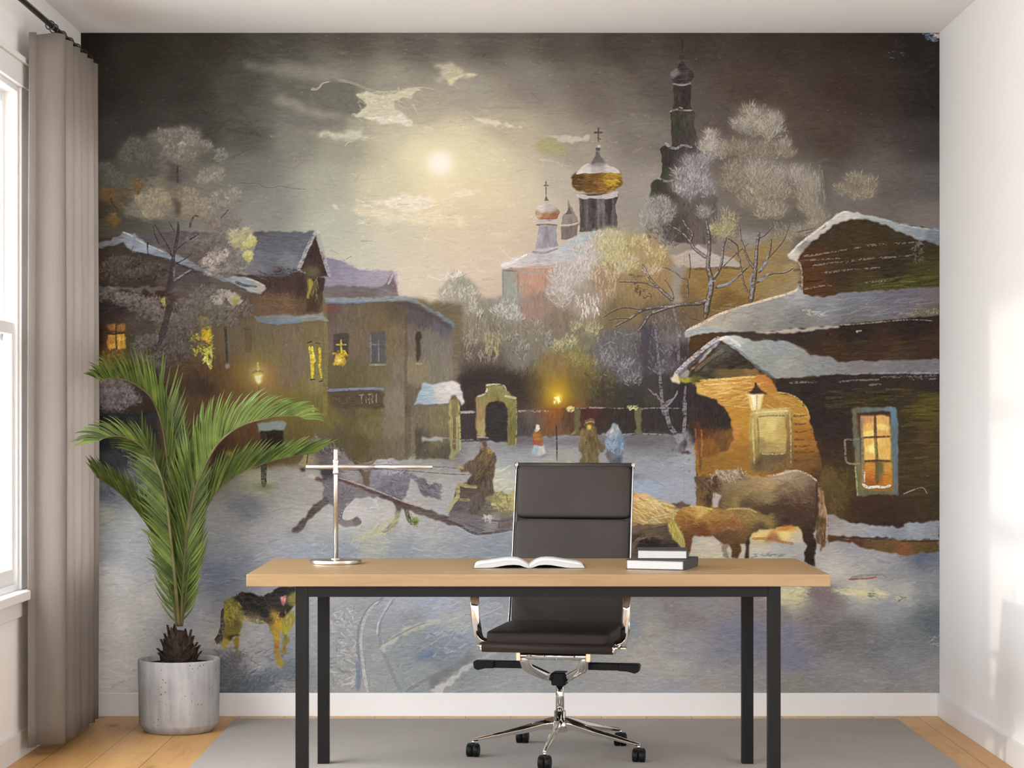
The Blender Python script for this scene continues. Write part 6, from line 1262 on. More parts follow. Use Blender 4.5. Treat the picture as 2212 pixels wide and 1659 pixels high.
# ---------------------------------------------------------------- mural on the end wall
def build_mural():
    art = paint_mural() / 255.0
    g = art.mean(-1, keepdims=True); art = g + (art - g) * MURAL_SAT
    lin = np.where(art <= .04045, art / 12.92, ((np.clip(art, 0, 1) + .055) / 1.055) ** 2.4)
    lin = np.clip(lin * MURAL_GAIN, 0, .93)
    im = bpy.data.images.new('mural_print', MW, MH, alpha=False, float_buffer=True)
    im.colorspace_settings.name = 'Linear Rec.709'
    px = np.ones((MH, MW, 4), np.float32); px[..., :3] = lin[::-1]
    im.pixels.foreach_set(px.ravel()); im.update(); im.pack()
    m = mat('mural_print', (1, 1, 1), .7, spec=.12)
    tx = N(m, 'ShaderNodeTexImage', image=im, interpolation='Cubic', extension='EXTEND')
    tc = N(m, 'ShaderNodeTexCoord'); m.node_tree.links.new(tc.outputs['UV'], tx.inputs[0]); setcol(m, tx.outputs[0])
    x0, z0 = at(175, 1497.5, 0)[0], at(175, 1497.5, 0)[2]; x1, z1 = at(2030.3, 71, 0)[0], at(0, 71, 0)[2]
    x0 = max(x0, XL + .002); x1 = min(x1, XR - .001); z1 = min(z1, ZC - .001)
    mb = MB().box((x0, -.0025, z0 + .0005), (x1, -.0005, z1))
    o = mb.build('wall_mural', m, recalc=False)
    uv = o.data.uv_layers.new(name='UVMap')
    for lp in o.data.loops:
        v = o.data.vertices[lp.vertex_index].co
        uv.data[lp.index].uv = ((v.x - x0) / (x1 - x0), (v.z - z0) / (z1 - z0))
    tag(o, 'large wall mural of a moonlit snowy town street, painted in oils', 'wall mural')


MURAL_GAIN, MURAL_SAT = 0.96, .85
build_mural()

# ---------------------------------------------------------------- rug
M_rug = mat('grey_rug', (.36, .33, .31), .95, spec=.1)
rv = coords(M_rug, scale=(1, 1, 1), rot=(0, 0, R(35)))
r1 = noise(M_rug, rv, 420, 2, .6); r2 = noise(M_rug, coords(M_rug, scale=(30, 420, 1), rot=(0, 0, R(40))), 1.0, 2, .6); r3 = noise(M_rug, rv, 3, 3)
rc = mixc(M_rug, .5, ramp(M_rug, r1, [(.3, (.285, .255, .23)), (.7, (.445, .405, .37))]), ramp(M_rug, r2, [(.35, (.295, .265, .24)), (.62, (.38, .345, .315)), (.8, (.58, .535, .495))]))
rc = mixc(M_rug, .25, rc, ramp(M_rug, r3, [(.3, (.30, .28, .265)), (.7, (.40, .37, .35))]))
setcol(M_rug, rc); bump(M_rug, r1, .5, .003)
tag(MB().box((-1.145, -3.6, .0005), (1.607, -.125, .008)).build('rug', M_rug, bev=.003), 'flat woven grey rug under the desk on the oak floor', 'rug')

# ---------------------------------------------------------------- curtain and its rod
M_cur = bpy.data.materials.new('taupe_curtain'); M_cur.use_nodes = True
nt = M_cur.node_tree; nt.nodes.remove(nt.nodes['Principled BSDF'])
cd = nt.nodes.new('ShaderNodeBsdfDiffuse'); ct = nt.nodes.new('ShaderNodeBsdfTranslucent'); cm = nt.nodes.new('ShaderNodeMixShader')
ct.inputs[0].default_value = (.66, .595, .545, 1); cm.inputs[0].default_value = .42
cn = noise(M_cur, coords(M_cur, scale=(60, 60, 2)), 3, 3)
nt.links.new(ramp(M_cur, cn, [(.3, (.29, .262, .236)), (.7, (.335, .303, .274))]), cd.inputs[0])
nt.links.new(cd.outputs[0], cm.inputs[1]); nt.links.new(ct.outputs[0], cm.inputs[2]); nt.links.new(cm.outputs[0], nt.nodes['Material Output'].inputs[0])
M_black = mat('black_metal', (.018, .017, .016), .38, metal=.6)
M_ring = mat('ring_metal', (.10, .095, .09), .3, metal=1)
CZ0, CZ1 = .042, 2.683
prof = [(-1.125, -1.768), (-1.095, -1.748), (-1.062, -1.756), (-1.043, -1.73), (-1.022, -1.685), (-.998, -1.664)]
tips = [-.86, -.73, -.60, -.48, -.37]; last = -.998
for t_ in tips:
    mid = (last + t_) / 2
    prof += [(last + .028, -1.672), (mid - .02, -1.742), (mid, -1.757), (mid + .022, -1.738), (t_ - .03, -1.682), (t_, -1.665)]; last = t_
prof += [(-.345, -1.68), (-.325, -1.73)]
cp = spline([(x, y, 0) for y, x in prof], 5)
cu = MB(); rows = 28
vs = []; fs = []
for r_ in range(rows + 1):
    z = CZ0 + (CZ1 - CZ0) * r_ / rows; u = r_ / rows
    for i_, p in enumerate(cp):
        k_ = .90 + .10 * u if u < .9 else 1.0
        wob = .004 * math.sin(z * 2.3 + p.y * 21) * (1 - u)
        x = -1.712 + (p.x + 1.712) * (1.10 - .14 * u) + wob
        zz = z + (.012 * max(0, (p.x + 1.70) / -.05) * -1 if r_ == rows else 0)
        vs.append((x, p.y + .006 * math.sin(z * 1.7 + i_ * .2) * (1 - u), zz))
n_ = len(cp)
for r_ in range(rows):
    for i_ in range(n_ - 1): fs.append((r_ * n_ + i_, r_ * n_ + i_ + 1, (r_ + 1) * n_ + i_ + 1, (r_ + 1) * n_ + i_))
ctn = thing('curtain', 'long taupe curtain gathered in deep folds beside the window', 'curtain', (-1.71, -.72, CZ0))
def loc(mb, root):
    o = root.location; mb.v = [(p[0] - o.x, p[1] - o.y, p[2] - o.z) for p in mb.v]; return mb
cu.add(vs, fs, True); loc(cu, ctn).build('curtain_panel', M_cur, ctn, solid=.0025, recalc=False)
RODX, RODZ = -1.703, 2.708
for t_ in [-1.06, -.998] + tips:
    g_ = MB(); q_ = [(RODX + .0165 * math.cos(a), t_, RODZ - .003 + .0165 * math.sin(a)) for a in [2 * math.pi * k / 20 for k in range(21)]]
    g_.tube(q_, .0022, 8, cap=False); loc(g_, ctn).build('ring', M_ring, ctn)
rod = thing('curtain_rod', 'thin black curtain rod running along the left wall above the window', 'curtain rod', (RODX, -1.4, RODZ))
loc(MB().tube([(RODX, -2.6, RODZ), (RODX, -.315, RODZ)], .0105, 16), rod).build('rod', M_black, rod)
fin = MB(); fin.tube([(RODX, -.315, RODZ), (RODX, -.300, RODZ), (RODX, -.292, RODZ)], [.0145, .0145, .006], 16); loc(fin, rod).build('finial', M_black, rod)
for yb in (-2.05, -.335):
    b_ = MB(); b_.box((XL, yb - .012, RODZ - .03), (XL + .006, yb + .012, RODZ + .03)); b_.tube([(XL + .004, yb, RODZ - .012), (RODX, yb, RODZ - .012)], .005, 10); loc(b_, rod).build('bracket', M_black, rod)

# ---------------------------------------------------------------- desk
M_oak = mat('desk_oak', (.55, .36, .2), .38, spec=.4)
ov = coords(M_oak, scale=(1.3, 22, 22)); on = noise(M_oak, ov, 2.2, 7, .6, .9)
ob = noise(M_oak, coords(M_oak, scale=(.7, 7, 7)), 1.6, 3, .5, .6)
oc = mixc(M_oak, .45, ramp(M_oak, on, [(.25, (.225, .142, .062)), (.5, (.30, .190, .088)), (.75, (.36, .240, .122))]), ramp(M_oak, ob, [(.3, (.245, .152, .068)), (.7, (.345, .224, .110))]))
setcol(M_oak, oc); bump(M_oak, on, .03, .001)
M_frame = mat('desk_black_steel', (.006, .0055, .005), .5, spec=.2)
bump(M_frame, noise(M_frame, coords(M_frame), 900, 2), .08, .0006)
D0, D1, DY0, DY1, DZ = -.860, 1.040, -1.972, -1.161, .740
desk = thing('desk', 'oak desk with a thick pale top on black square steel legs', 'desk', (.09, -1.57, 0))
loc(MB().box((D0, DY0, DZ - .04), (D1, DY1, DZ)), desk).build('desk_top', M_oak, desk, bev=.0022, seg=3)
FX0, FX1, FY0, FY1, FW = -.702, .881, -1.956, -1.233, .041
for x, y in ((FX0, FY0), (FX1 - FW, FY0), (FX0 + .008, FY1 - FW), (FX1 - FW - .008, FY1 - FW)):
    loc(MB().box((x, y, .008), (x + FW, y + FW, DZ - .04)), desk).build('leg', M_frame, desk, bev=.0015)
for y in (FY0, FY1 - FW):
    loc(MB().box((FX0 + FW, y + .001, DZ - .075), (FX1 - FW, y + FW - .001, DZ - .0402)), desk).build('rail', M_frame, desk, bev=.001)
for x in (FX0 + .004, FX1 - FW - .004):
    loc(MB().box((x + .001, FY0 + FW, DZ - .075), (x + FW - .001, FY1 - FW, DZ - .0402)), desk).build('rail', M_frame, desk, bev=.001)

# ---------------------------------------------------------------- desk lamp: a slim brushed-steel cross on a round foot
M_steel = mat('brushed_steel', (.62, .59, .55), .27, metal=1)
bump(M_steel, noise(M_steel, coords(M_steel, scale=(300, 300, 4)), 1, 2), .02, .001)
M_chrome = mat('chrome', (.82, .80, .78), .06, metal=1)
LP = at(725.5, 1216.5, -1.445); LP.z = DZ
lamp = thing('desk_lamp', 'slim steel desk lamp with a straight crossbar head on a round foot', 'lamp', LP)
MB().lathe([(0, .0002), (.089, .0002), (.091, .002), (.091, .0125), (.089, .0145), (0, .0145)], 72).build('base', M_steel, lamp, bev=.0008)
MB().lathe([(0, .0145), (.019, .0145), (.019, .0175), (.0165, .019), (0, .019)], 40).build('collar', M_steel, lamp)
MB().lathe([(0, .019), (.0082, .019), (.0082, .399), (.0074, .4005), (0, .4005)], 32).build('pole', M_steel, lamp)
MB().lathe([(.0083, .312), (.0112, .312), (.0118, .320), (.0102, .328), (.0102, .350), (.0118, .358), (.0112, .366), (.0083, .366)], 32).build('clamp', M_steel, lamp)
hd = MB().tube([(-.1045, 0, .339), (-.104, 0, .339), (.134, 0, .339)], [.0068, .0078, .0078], 28, up=Vector((0, 0, 1))).build('lamp_head', M_steel, lamp)
MB().tube([(.1345, 0, .339), (.338, 0, .339), (.339, 0, .339)], [.0074, .0074, .006], 28).build('lamp_arm', M_steel, lamp)

# ---------------------------------------------------------------- books
M_page = mat('book_pages', (.72, .71, .69), .8, spec=.1)
pg = N(M_page, 'ShaderNodeTexWave', wave_type='BANDS', bands_direction='Z'); pg.inputs['Scale'].default_value = 240; pg.inputs['Distortion'].default_value = .6
M_page.node_tree.links.new(coords(M_page), pg.inputs['Vector'])
setcol(M_page, ramp(M_page, pg.outputs[0], [(0, (.42, .415, .405)), (1, (.60, .59, .58))]))
M_leafp = mat('open_page_paper', (.60, .595, .585), .75, spec=.12)
M_cov = mat('black_book_cover', (.030, .028, .027), .5, spec=.4)
M_covg = mat('grey_book_cover', (.03, .029, .028), .6)


def closed_book(p, rz, w, d, h, label):
    """front edge shows the page block, the spine is on the right"""
    b = thing('book', label, 'book', p, rz, 'hardback books stacked on the desk'); t = .0028
    cv = MB(); cv.box((0, 0, .0002), (w, d, t)); cv.box((0, 0, h - t), (w, d, h)); cv.box((w - .004, 0, t), (w, d, h - t))
    cv.build('cover', M_cov, b, bev=.0012)
    MB().box((.004, .0025, t + .0001), (w - .005, d - .003, h - t - .0001)).build('page_block', M_page, b)
    return b


B0 = at(1352, 1229.2, -1.735); B0.z = DZ
closed_book(B0, R(-17), .200, .225, .0335, 'larger black hardback at the bottom of the two-book stack, pages facing out')
B1 = at(1376, 1208.6, -1.722); B1.z = DZ + .0337
closed_book(B1, R(-4), .171, .145, .0315, 'smaller black hardback lying on top of the other book')

OB = at(1143.5, 1227, -1.695); OB.z = DZ
ob_ = thing('open_book', 'thick open book with blank white pages lying flat on the desk', 'book', OB)
up_ = [(-.183, .0085), (-.168, .0135), (-.14, .0175), (-.11, .0220), (-.085, .0258), (-.062, .0272), (-.042, .0255), (-.025, .0200), (-.012, .0120), (-.003, .0060), (0, .0045)]
lo_ = [(0, .0018), (-.006, .0018), (-.016, .0045), (-.032, .0105), (-.052, .0125), (-.075, .0112), (-.10, .0070), (-.122, .0032), (-.14, .002), (-.188, .0018)]
for sg in (1, -1):
    pl = [(x * sg, z) for x, z in up_ + lo_]
    if sg < 0: pl = pl[::-1]
    MB().prism(pl, 0, .208, 'Y').build('page_block', M_page, ob_)
    tp = MB(); a_ = [(x * sg, z + .0006) for x, z in up_]
    vs = [(x, y, z + .0006 * math.sin(y * 30)) for y in (-.001, .104, .2085) for x, z in a_]; n_ = len(a_)
    tp.add(vs, [(j * n_ + i, j * n_ + i + 1, (j + 1) * n_ + i + 1, (j + 1) * n_ + i) for j in range(2) for i in range(n_ - 1)], True)
    tp.build('page', M_leafp, ob_, solid=.0006)
MB().box((-.190, -.003, .0002), (.190, .211, .0016)).build('cover', M_covg, ob_, bev=.0005)

# ---------------------------------------------------------------- office chair
M_lea = mat('brown_black_leather', (.085, .072, .063), .52, spec=.22)
lv = noise(M_lea, coords(M_lea), 260, 3, .6); ll = noise(M_lea, coords(M_lea), 5, 3)
setcol(M_lea, ramp(M_lea, ll, [(.3, (.031, .0235, .0195)), (.7, (.041, .032, .027))])); bump(M_lea, lv, .12, .0012)
M_ledge = mat('leather_piping', (.035, .030, .027), .5, spec=.4)
M_plast = mat('black_plastic', (.006, .006, .006), .5, spec=.18)
M_hood = mat('caster_grey', (.06, .06, .06), .5)
CH = thing('office_chair', 'high-backed dark leather office chair with chrome frame behind the desk', 'office chair', (.182, -1.073, 0), R(-11))
# star base
MB().lathe([(0, .094), (.024, .094), (.034, .104), (.034, .122), (.026, .147), (.0215, .149), (.0215, .171), (.017, .174), (0, .174)], 40).build('base_hub', M_chrome, CH)
MB().lathe([(.0, .174), (.0155, .174), (.0155, .280), (0, .280)], 32).build('gas_column', M_chrome, CH)
RB = .322
for k in range(5):
    a = R(-101 + 11 + 72 * k); ca, sa = math.cos(a), math.sin(a)
    P = lambda r_, w_, z_: (ca * r_ - sa * w_, sa * r_ + ca * w_, z_)
    lg = MB(); rings = []
    for r_, hw, zt, zb in ((.024, .017, .150, .104), (.06, .0165, .142, .104), (.14, .0145, .119, .090), (.23, .0115, .0975, .077), (.305, .0085, .0800, .066), (.328, .0065, .0750, .0655)):
        zs = zb + (zt - zb) * .55
        rings.append([P(r_, -hw * .5, zb), P(r_, hw * .5, zb), P(r_, hw, zs), P(r_, hw * .42, zt), P(r_, -hw * .42, zt), P(r_, -hw, zs)])
    vs = [p for q in rings for p in q]; fs = [(0, 1, 2, 3, 4, 5), tuple(range(len(vs) - 1, len(vs) - 7, -1))]
    for i in range(len(rings) - 1):
        for j in range(6): fs.append((i * 6 + j, i * 6 + (j + 1) % 6, (i + 1) * 6 + (j + 1) % 6, (i + 1) * 6 + j))
    leg = lg.add(vs, fs).build('base_leg', M_chrome, CH, bev=.002, seg=3)
    cs = MB(); cx, cy = ca * RB, sa * RB; sw = a + R((25, -30, 60, 10, -45)[k])
    ax = Vector((1, 0, 0)) if True else None
    def wheel(mb, off):
        mb.tube([Vector((cx, cy, .0315)) + Vector((off - .0105, 0, 0)), Vector((cx, cy, .0315)) + Vector((off - .0085, 0, 0)), Vector((cx, cy, .0315)) + Vector((off + .0085, 0, 0)), Vector((cx, cy, .0315)) + Vector((off + .0105, 0, 0))], [.0205, .0235, .0235, .0205], 28)
    wh = MB(); wheel(wh, -.0122); wheel(wh, .0122); wo = wh.build('caster', M_plast, CH)
    hb = MB(); hb.box((cx - .0205, cy - .012, .040), (cx + .0205, cy + .012, .0575)); hb.build('caster_hood', M_plast, wo, bev=.004)
    st = MB().tube([(cx, cy, .055), (cx, cy, .069)], .0055, 14).build('caster_stem', M_chrome, wo)
# tilt mechanism
yk = MB()
for sx in (-1, 1):
    yk.tube([(sx * .113, -.136, .392), (sx * .111, -.128, .372), (sx * .104, -.112, .347), (sx * .096, -.098, .338), (sx * .050, -.048, .308), (sx * .020, -.018, .294)], [.0150, .0180, .0205, .0205, .0195, .0180], 16, flat=(1, .9))
yk.build('yoke', M_chrome, CH)
MB().box((-.027, -.040, .268), (.027, .034, .316)).build('tilt_hub', M_plast, CH, bev=.007, seg=3)
MB().tube([(-.120, -.135, .388), (.120, -.135, .388)], .0145, 20).build('cross_tube', M_chrome, CH)
for sx in (-1, 1):
    MB().box((sx * .1285 - .0085, -.152, .369), (sx * .1285 + .0085, -.112, .4145)).build('bracket', M_chrome, CH, bev=.003)
    lv_ = MB(); lv_.box((min(sx * .115, sx * .235), -.083, .334), (max(sx * .115, sx * .235), -.055, .360))
    lv_.prism([(sx * .23, .334), (sx * .23, .360), (sx * .303, .360), (sx * .308, .354), (sx * .304, .332), (sx * .290, .326), (sx * .262, .333)], -.098, -.050, 'Y')
    lv_.build('lever', M_plast, CH, bev=.003)
MB().box((-.17, -.21, .4145), (.17, .16, .421)).build('seat_pan', M_plast, CH, bev=.002)
# seat
MB().tube([(-.236, -.268, .432), (.236, -.268, .432)], .0195, 24).build('seat_front_roll', M_lea, CH)
se = MB(); nx, ny = 26, 26; vs = []; fs = []
sd = MB().pillow((0, -.055, .4625), (.452, .058, .445), Matrix(((1, 0, 0), (0, 0, -1), (0, 1, 0))), e=.13, eb=.28, nu=72, nv=20)
sd.build('seat', M_lea, CH)
MB().box((-.226, -.27, .4215), (.226, .19, .4365)).build('seat_sling', M_ledge, CH, bev=.004)
# side frames: one bent flat bar from the seat front up along the back
LEAN = math.atan2(.130, .590)
for sx in (-1, 1):
    pth = spline([(sx * .238, -.285, .431), (sx * .238, -.1, .434), (sx * .237, .10, .436), (sx * .235, .172, .446), (sx * .231, .206, .49), (sx * .228, .235, .62), (sx * .227, .29, .86), (sx * .226, .343, 1.075)], 5)
    MB().tube(pth, .0058, 12, flat=(.6, 1.7)).build('side_frame', M_chrome, CH)
    MB().tube([(sx * .238 - sx * .004, -.268, .432), (sx * .238 + sx * .0075, -.268, .432)], .0175, 20).build('end_cap', M_chrome, CH)
    # arm loop of flat chrome bar
    ap = spline([(sx * .243, -.18, .437), (sx * .262, -.198, .452), (sx * .271, -.212, .51), (sx * .276, -.215, .575), (sx * .277, -.200, .615), (sx * .277, -.16, .632), (sx * .276, -.05, .635), (sx * .272, .09, .632), (sx * .262, .19, .620), (sx * .246, .236, .600), (sx * .233, .243, .592)], 6)
    arm = MB().tube(ap, .0165, 12, flat=(1.0, .28), up=Vector((0, 1, 0))).build('armrest', M_chrome, CH)
    MB().box((min(sx * .238, sx * .272), -.196, .4245), (max(sx * .238, sx * .272), -.164, .4305)).build('arm_foot', M_chrome, CH, bev=.001)
    MB().pillow((sx * .2765, -.03, .646), (.038, .016, .235), Matrix(((1, 0, 0), (0, 0, -1), (0, 1, 0))), e=.3, eb=.4, nu=32, nv=12).build('arm_pad', M_lea, arm)
# back: sling with three soft pads
def back_pt(u): return Vector((0, .205 + .138 * u, .462 + .608 * u))
RBk = Matrix.Rotation(-LEAN, 3, 'X')
sl_ = MB(); a, b = back_pt(0), back_pt(1)
vs = []
for dy in (.010, .022):
    for p in (a, b):
        for x in (-.221, .221): vs.append((x, p.y + dy, p.z))
sl_.add(vs, [(0, 1, 3, 2), (4, 6, 7, 5), (0, 4, 5, 1), (2, 3, 7, 6), (0, 2, 6, 4), (1, 5, 7, 3)]).build('back_sling', M_ledge, CH, bev=.003)
for u0, u1 in ((.0, .326), (.334, .660), (.668, .995)):
    c = (back_pt(u0) + back_pt(u1)) / 2; h = (back_pt(u1) - back_pt(u0)).length
    MB().pillow((0, c.y - .004, c.z), (.440, .056, h), RBk, e=.14, eb=.30, nu=80, nv=20).build('back_pad', M_lea, CH)
MB().tube([(-.222, .347, 1.070), (.222, .347, 1.070)], .011, 18).build('top_roll', M_ledge, CH)
for sx in (-1, 1):
    MB().tube([(sx * .221, .347, 1.070), (sx * .2335, .347, 1.070)], .0135, 18).build('end_cap', M_chrome, CH)

# ---------------------------------------------------------------- potted palm
M_conc = mat('concrete', (.58, .565, .55), .82, spec=.2)
kv = coords(M_conc); k1 = noise(M_conc, kv, 7, 6, .6, .6); k2 = noise(M_conc, coords(M_conc, scale=(16, 16, 2.2)), 2.2, 4)
kc = mixc(M_conc, .55, ramp(M_conc, k1, [(.3, (.23, .224, .218)), (.55, (.40, .39, .382)), (.75, (.52, .51, .50))]), ramp(M_conc, k2, [(.3, (.28, .272, .266)), (.7, (.50, .49, .48))]))
kp = N(M_conc, 'ShaderNodeTexVoronoi', feature='F1'); kp.inputs['Scale'].default_value = 62; kp.inputs['Randomness'].default_value = 1
M_conc.node_tree.links.new(kv, kp.inputs['Vector'])
km = N(M_conc, 'ShaderNodeMath', operation='ADD'); kq = noise(M_conc, kv, 13, 3)
kx = N(M_conc, 'ShaderNodeMath', operation='MULTIPLY'); M_conc.node_tree.links.new(kq, kx.inputs[0]); kx.inputs[1].default_value = .55
M_conc.node_tree.links.new(kp.outputs['Distance'], km.inputs[0]); M_conc.node_tree.links.new(kx.outputs[0], km.inputs[1])
pit = ramp(M_conc, km.outputs[0], [(.36, (1, 1, 1)), (.40, (0, 0, 0))])
setcol(M_conc, mixc(M_conc, pit, kc, (.10, .09, .085))); bump(M_conc, k1, .10, .003)
M_soil = mat('potting_soil', (.022, .017, .013), .95, spec=.1)
so = noise(M_soil, coords(M_soil), 130, 4); bump(M_soil, so, .9, .02); setcol(M_soil, ramp(M_soil, so, [(.35, (.010, .008, .006)), (.75, (.045, .034, .026))]))
M_husk = mat('trunk_husk', (.05, .03, .02), .7, spec=.2)
hn = noise(M_husk, coords(M_husk, scale=(40, 40, 10)), 3, 4); setcol(M_husk, ramp(M_husk, hn, [(.3, (.018, .011, .008)), (.6, (.055, .034, .024)), (.85, (.12, .085, .062))])); bump(M_husk, hn, .4, .004)
M_leaf = mat('palm_leaflet', (.09, .17, .03), .36, spec=.5)
ln_ = noise(M_leaf, coords(M_leaf), 16, 3, .6); lf = noise(M_leaf, coords(M_leaf), 120, 2)
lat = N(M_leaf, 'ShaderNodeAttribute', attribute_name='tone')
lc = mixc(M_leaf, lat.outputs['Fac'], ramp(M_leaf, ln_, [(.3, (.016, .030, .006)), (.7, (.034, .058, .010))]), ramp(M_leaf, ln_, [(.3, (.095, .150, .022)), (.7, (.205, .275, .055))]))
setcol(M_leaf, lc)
nodes(M_leaf)[2].inputs['Subsurface Weight'].default_value = 0
M_stalk = mat('palm_stalk', (.22, .19, .07), .5)
sn = noise(M_stalk, coords(M_stalk), 14, 3); setcol(M_stalk, ramp(M_stalk, sn, [(.3, (.075, .085, .022)), (.6, (.17, .14, .055)), (.8, (.27, .22, .12))]))
PX, PY = -1.331, -.41
palm = thing('potted_palm', 'green feathery palm in a round pale concrete pot near the curtain', 'plant', (PX, PY, 0))
MB().lathe([(0, .0005), (.132, .0005), (.137, .004), (.1575, .030), (.1590, .036), (.1632, .284), (.1620, .289), (.1560, .290), (.1510, .286), (.1500, .262), (0, .262)], 96).build('pot', M_conc, palm)
so_ = MB(); so_.lathe([(0, .2625), (.1495, .2625), (.1495, .268), (.11, .274), (.06, .277), (0, .278)], 40); so_.build('soil', M_soil, palm)
tk = MB()
tk.lathe([(0, .262), (.058, .262), (.066, .285), (.058, .325), (.044, .36), (.030, .388), (.016, .400), (0, .403)], 24)
for row, (z0, r0, n, hgt, wd, lean) in enumerate(((.266, .064, 7, .048, .080, .022), (.282, .063, 7, .054, .076, .020), (.302, .055, 7, .058, .066, .015), (.324, .046, 7, .060, .046, .009), (.345, .037, 6, .070, .038, .004))):
    for k in range(n):
        a = 2 * math.pi * (k + .5 * (row % 2)) / n + rnd.uniform(-.12, .12); ca, sa = math.cos(a), math.sin(a); h = hgt * rnd.uniform(.85, 1.2)
        pts = []
        for t, ww, rr in ((0, .85, 0), (.35, 1, .006), (.7, .55, .010 + lean * .4), (1, .04, .012 + lean)):
            for s_, dr in ((-1, -.004), (0, .003), (1, -.004)):
                r_ = r0 * (1 - .12 * t) + rr + dr; w_ = wd * .5 * ww * s_
                pts.append((ca * r_ - sa * w_, sa * r_ + ca * w_, z0 + h * t))
        tk.add(pts, [(j * 3 + i, j * 3 + i + 1, (j + 1) * 3 + i + 1, (j + 1) * 3 + i) for j in range(3) for i in range(2)], False)
tk.build('trunk', M_husk, palm, solid=.0025)
O = Vector((PX, PY, 0))


def frond(pix, n, l0, sides, t0=.12, fwd=.55, sag=.10, taper=(.55, 1.0, .55), stalk_r=.0062, width=.0122, tone=.5, end=1.0):
    """a feather leaf: pix are (px, py, depth) points of the midrib; sides are the two leaflet directions"""
    mid = [p - O for p in spline([at(*q) for q in pix], 8)]
    m = len(mid); cum = [0]
    for i in range(1, m): cum.append(cum[-1] + (mid[i] - mid[i - 1]).length)
    tot = cum[-1]
    def pt(t):
        d = t * tot
        for i in range(1, m):
            if cum[i] >= d:
                f = (d - cum[i - 1]) / max(1e-6, cum[i] - cum[i - 1])
                return mid[i - 1].lerp(mid[i], f), (mid[i] - mid[i - 1]).normalized()
        return mid[-1], (mid[-1] - mid[-2]).normalized()
    mb = MB(); tones = []; n = int(n * 1.05)
    for i in range(n):
        t = t0 + (end - t0) * (i + .5) / n
        for si, sv in enumerate(sides):
            t_ = min(.999, t + rnd.uniform(-.3, .3) / n); p, tg = pt(t_)
            q = (t_ - t0) / (1 - t0)
            prof = taper[0] + (taper[1] - taper[0]) * min(1, q / .4) if q < .4 else taper[1] + (taper[2] - taper[1]) * (q - .4) / .6
            le = l0 * prof * rnd.uniform(.82, 1.12)
            s = Vector(sv(q) if callable(sv) else sv); s = (s - tg * s.dot(tg) * .6).normalized()
            s = (s + Vector((rnd.uniform(-1, 1), rnd.uniform(-1, 1), rnd.uniform(-1, 1))) * .10).normalized()
            d0 = (s * (.62 - .12 * q) + tg * .80).normalized()
            W0 = width * rnd.uniform(.85, 1.15); K = 8; rows_ = []
            pos = p.copy(); dirn = d0.copy(); step = le / K
            nv = tg.cross(d0)
            if nv.length < 1e-3: nv = Vector((0, 1, 0))
            nv.normalize()
            for j in range(K + 1):
                u = j / K; w = W0 * (min(1, .35 + u * 2.6) * (1 - u ** 2.6)) * .5 + .0002
                side = dirn.cross(nv).normalized()
                rows_.append((pos + side * w + nv * w * .45, pos.copy(), pos - side * w + nv * w * .45))
                dirn = (dirn + tg * fwd * .16 * u + Vector((0, 0, -1)) * sag * (u * 1.5)).normalized()
                pos = pos + dirn * step
            vs = [a for r_ in rows_ for a in r_]
            mb.add(vs, [(j * 3 + k, j * 3 + k + 1, (j + 1) * 3 + k + 1, (j + 1) * 3 + k) for j in range(K) for k in range(2)], True)
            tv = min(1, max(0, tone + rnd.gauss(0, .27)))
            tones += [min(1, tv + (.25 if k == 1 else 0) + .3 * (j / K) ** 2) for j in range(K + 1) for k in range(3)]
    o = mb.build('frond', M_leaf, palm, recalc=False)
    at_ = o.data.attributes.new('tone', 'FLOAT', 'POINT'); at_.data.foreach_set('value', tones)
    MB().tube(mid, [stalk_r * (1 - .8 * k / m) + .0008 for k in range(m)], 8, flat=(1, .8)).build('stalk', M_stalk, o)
    return o


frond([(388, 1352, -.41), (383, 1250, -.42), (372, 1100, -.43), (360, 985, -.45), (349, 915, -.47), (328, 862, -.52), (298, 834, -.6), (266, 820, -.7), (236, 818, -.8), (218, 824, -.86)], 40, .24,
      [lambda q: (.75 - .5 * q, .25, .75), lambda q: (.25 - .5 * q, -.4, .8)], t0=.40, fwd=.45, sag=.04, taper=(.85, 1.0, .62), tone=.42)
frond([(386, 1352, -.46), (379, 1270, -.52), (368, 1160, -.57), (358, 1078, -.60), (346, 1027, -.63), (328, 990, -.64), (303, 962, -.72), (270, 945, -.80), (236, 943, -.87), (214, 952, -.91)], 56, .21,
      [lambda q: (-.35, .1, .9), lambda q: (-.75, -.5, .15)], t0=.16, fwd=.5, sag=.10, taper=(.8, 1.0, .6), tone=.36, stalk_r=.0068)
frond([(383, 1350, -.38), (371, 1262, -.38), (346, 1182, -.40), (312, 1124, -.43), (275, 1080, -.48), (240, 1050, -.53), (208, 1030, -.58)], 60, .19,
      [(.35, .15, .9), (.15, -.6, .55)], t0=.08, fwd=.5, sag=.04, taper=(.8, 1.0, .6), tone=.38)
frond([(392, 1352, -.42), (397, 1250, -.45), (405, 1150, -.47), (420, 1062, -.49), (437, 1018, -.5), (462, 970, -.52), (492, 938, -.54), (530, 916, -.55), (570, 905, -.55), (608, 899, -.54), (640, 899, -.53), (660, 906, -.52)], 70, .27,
      [lambda q: (-.75 + .4 * q, .25, .7), lambda q: (-.6 + .4 * q, -.35, .75)], t0=.18, fwd=.75, sag=.11, taper=(.75, 1.0, .36), tone=.70, stalk_r=.0078)
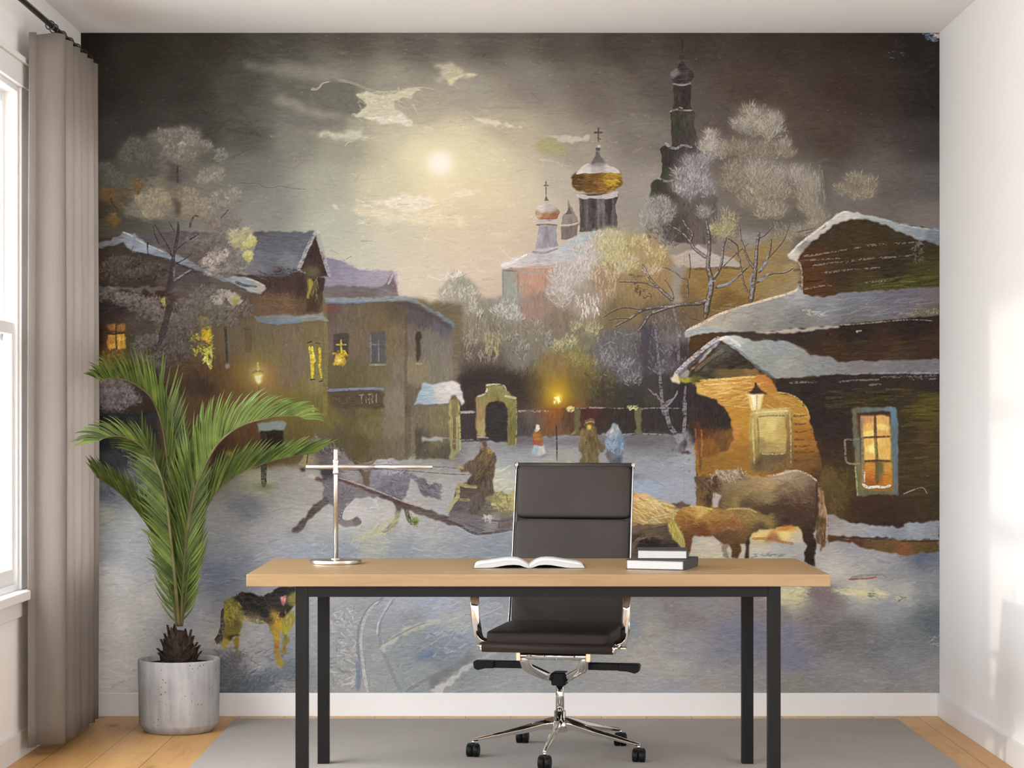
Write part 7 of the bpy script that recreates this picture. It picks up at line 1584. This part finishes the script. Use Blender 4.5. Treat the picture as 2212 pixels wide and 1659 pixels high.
frond([(390, 1352, -.40), (402, 1260, -.38), (416, 1180, -.36), (438, 1110, -.33), (475, 1056, -.3), (520, 1022, -.27), (575, 1000, -.24), (630, 986, -.22), (676, 979, -.2)], 66, .21,
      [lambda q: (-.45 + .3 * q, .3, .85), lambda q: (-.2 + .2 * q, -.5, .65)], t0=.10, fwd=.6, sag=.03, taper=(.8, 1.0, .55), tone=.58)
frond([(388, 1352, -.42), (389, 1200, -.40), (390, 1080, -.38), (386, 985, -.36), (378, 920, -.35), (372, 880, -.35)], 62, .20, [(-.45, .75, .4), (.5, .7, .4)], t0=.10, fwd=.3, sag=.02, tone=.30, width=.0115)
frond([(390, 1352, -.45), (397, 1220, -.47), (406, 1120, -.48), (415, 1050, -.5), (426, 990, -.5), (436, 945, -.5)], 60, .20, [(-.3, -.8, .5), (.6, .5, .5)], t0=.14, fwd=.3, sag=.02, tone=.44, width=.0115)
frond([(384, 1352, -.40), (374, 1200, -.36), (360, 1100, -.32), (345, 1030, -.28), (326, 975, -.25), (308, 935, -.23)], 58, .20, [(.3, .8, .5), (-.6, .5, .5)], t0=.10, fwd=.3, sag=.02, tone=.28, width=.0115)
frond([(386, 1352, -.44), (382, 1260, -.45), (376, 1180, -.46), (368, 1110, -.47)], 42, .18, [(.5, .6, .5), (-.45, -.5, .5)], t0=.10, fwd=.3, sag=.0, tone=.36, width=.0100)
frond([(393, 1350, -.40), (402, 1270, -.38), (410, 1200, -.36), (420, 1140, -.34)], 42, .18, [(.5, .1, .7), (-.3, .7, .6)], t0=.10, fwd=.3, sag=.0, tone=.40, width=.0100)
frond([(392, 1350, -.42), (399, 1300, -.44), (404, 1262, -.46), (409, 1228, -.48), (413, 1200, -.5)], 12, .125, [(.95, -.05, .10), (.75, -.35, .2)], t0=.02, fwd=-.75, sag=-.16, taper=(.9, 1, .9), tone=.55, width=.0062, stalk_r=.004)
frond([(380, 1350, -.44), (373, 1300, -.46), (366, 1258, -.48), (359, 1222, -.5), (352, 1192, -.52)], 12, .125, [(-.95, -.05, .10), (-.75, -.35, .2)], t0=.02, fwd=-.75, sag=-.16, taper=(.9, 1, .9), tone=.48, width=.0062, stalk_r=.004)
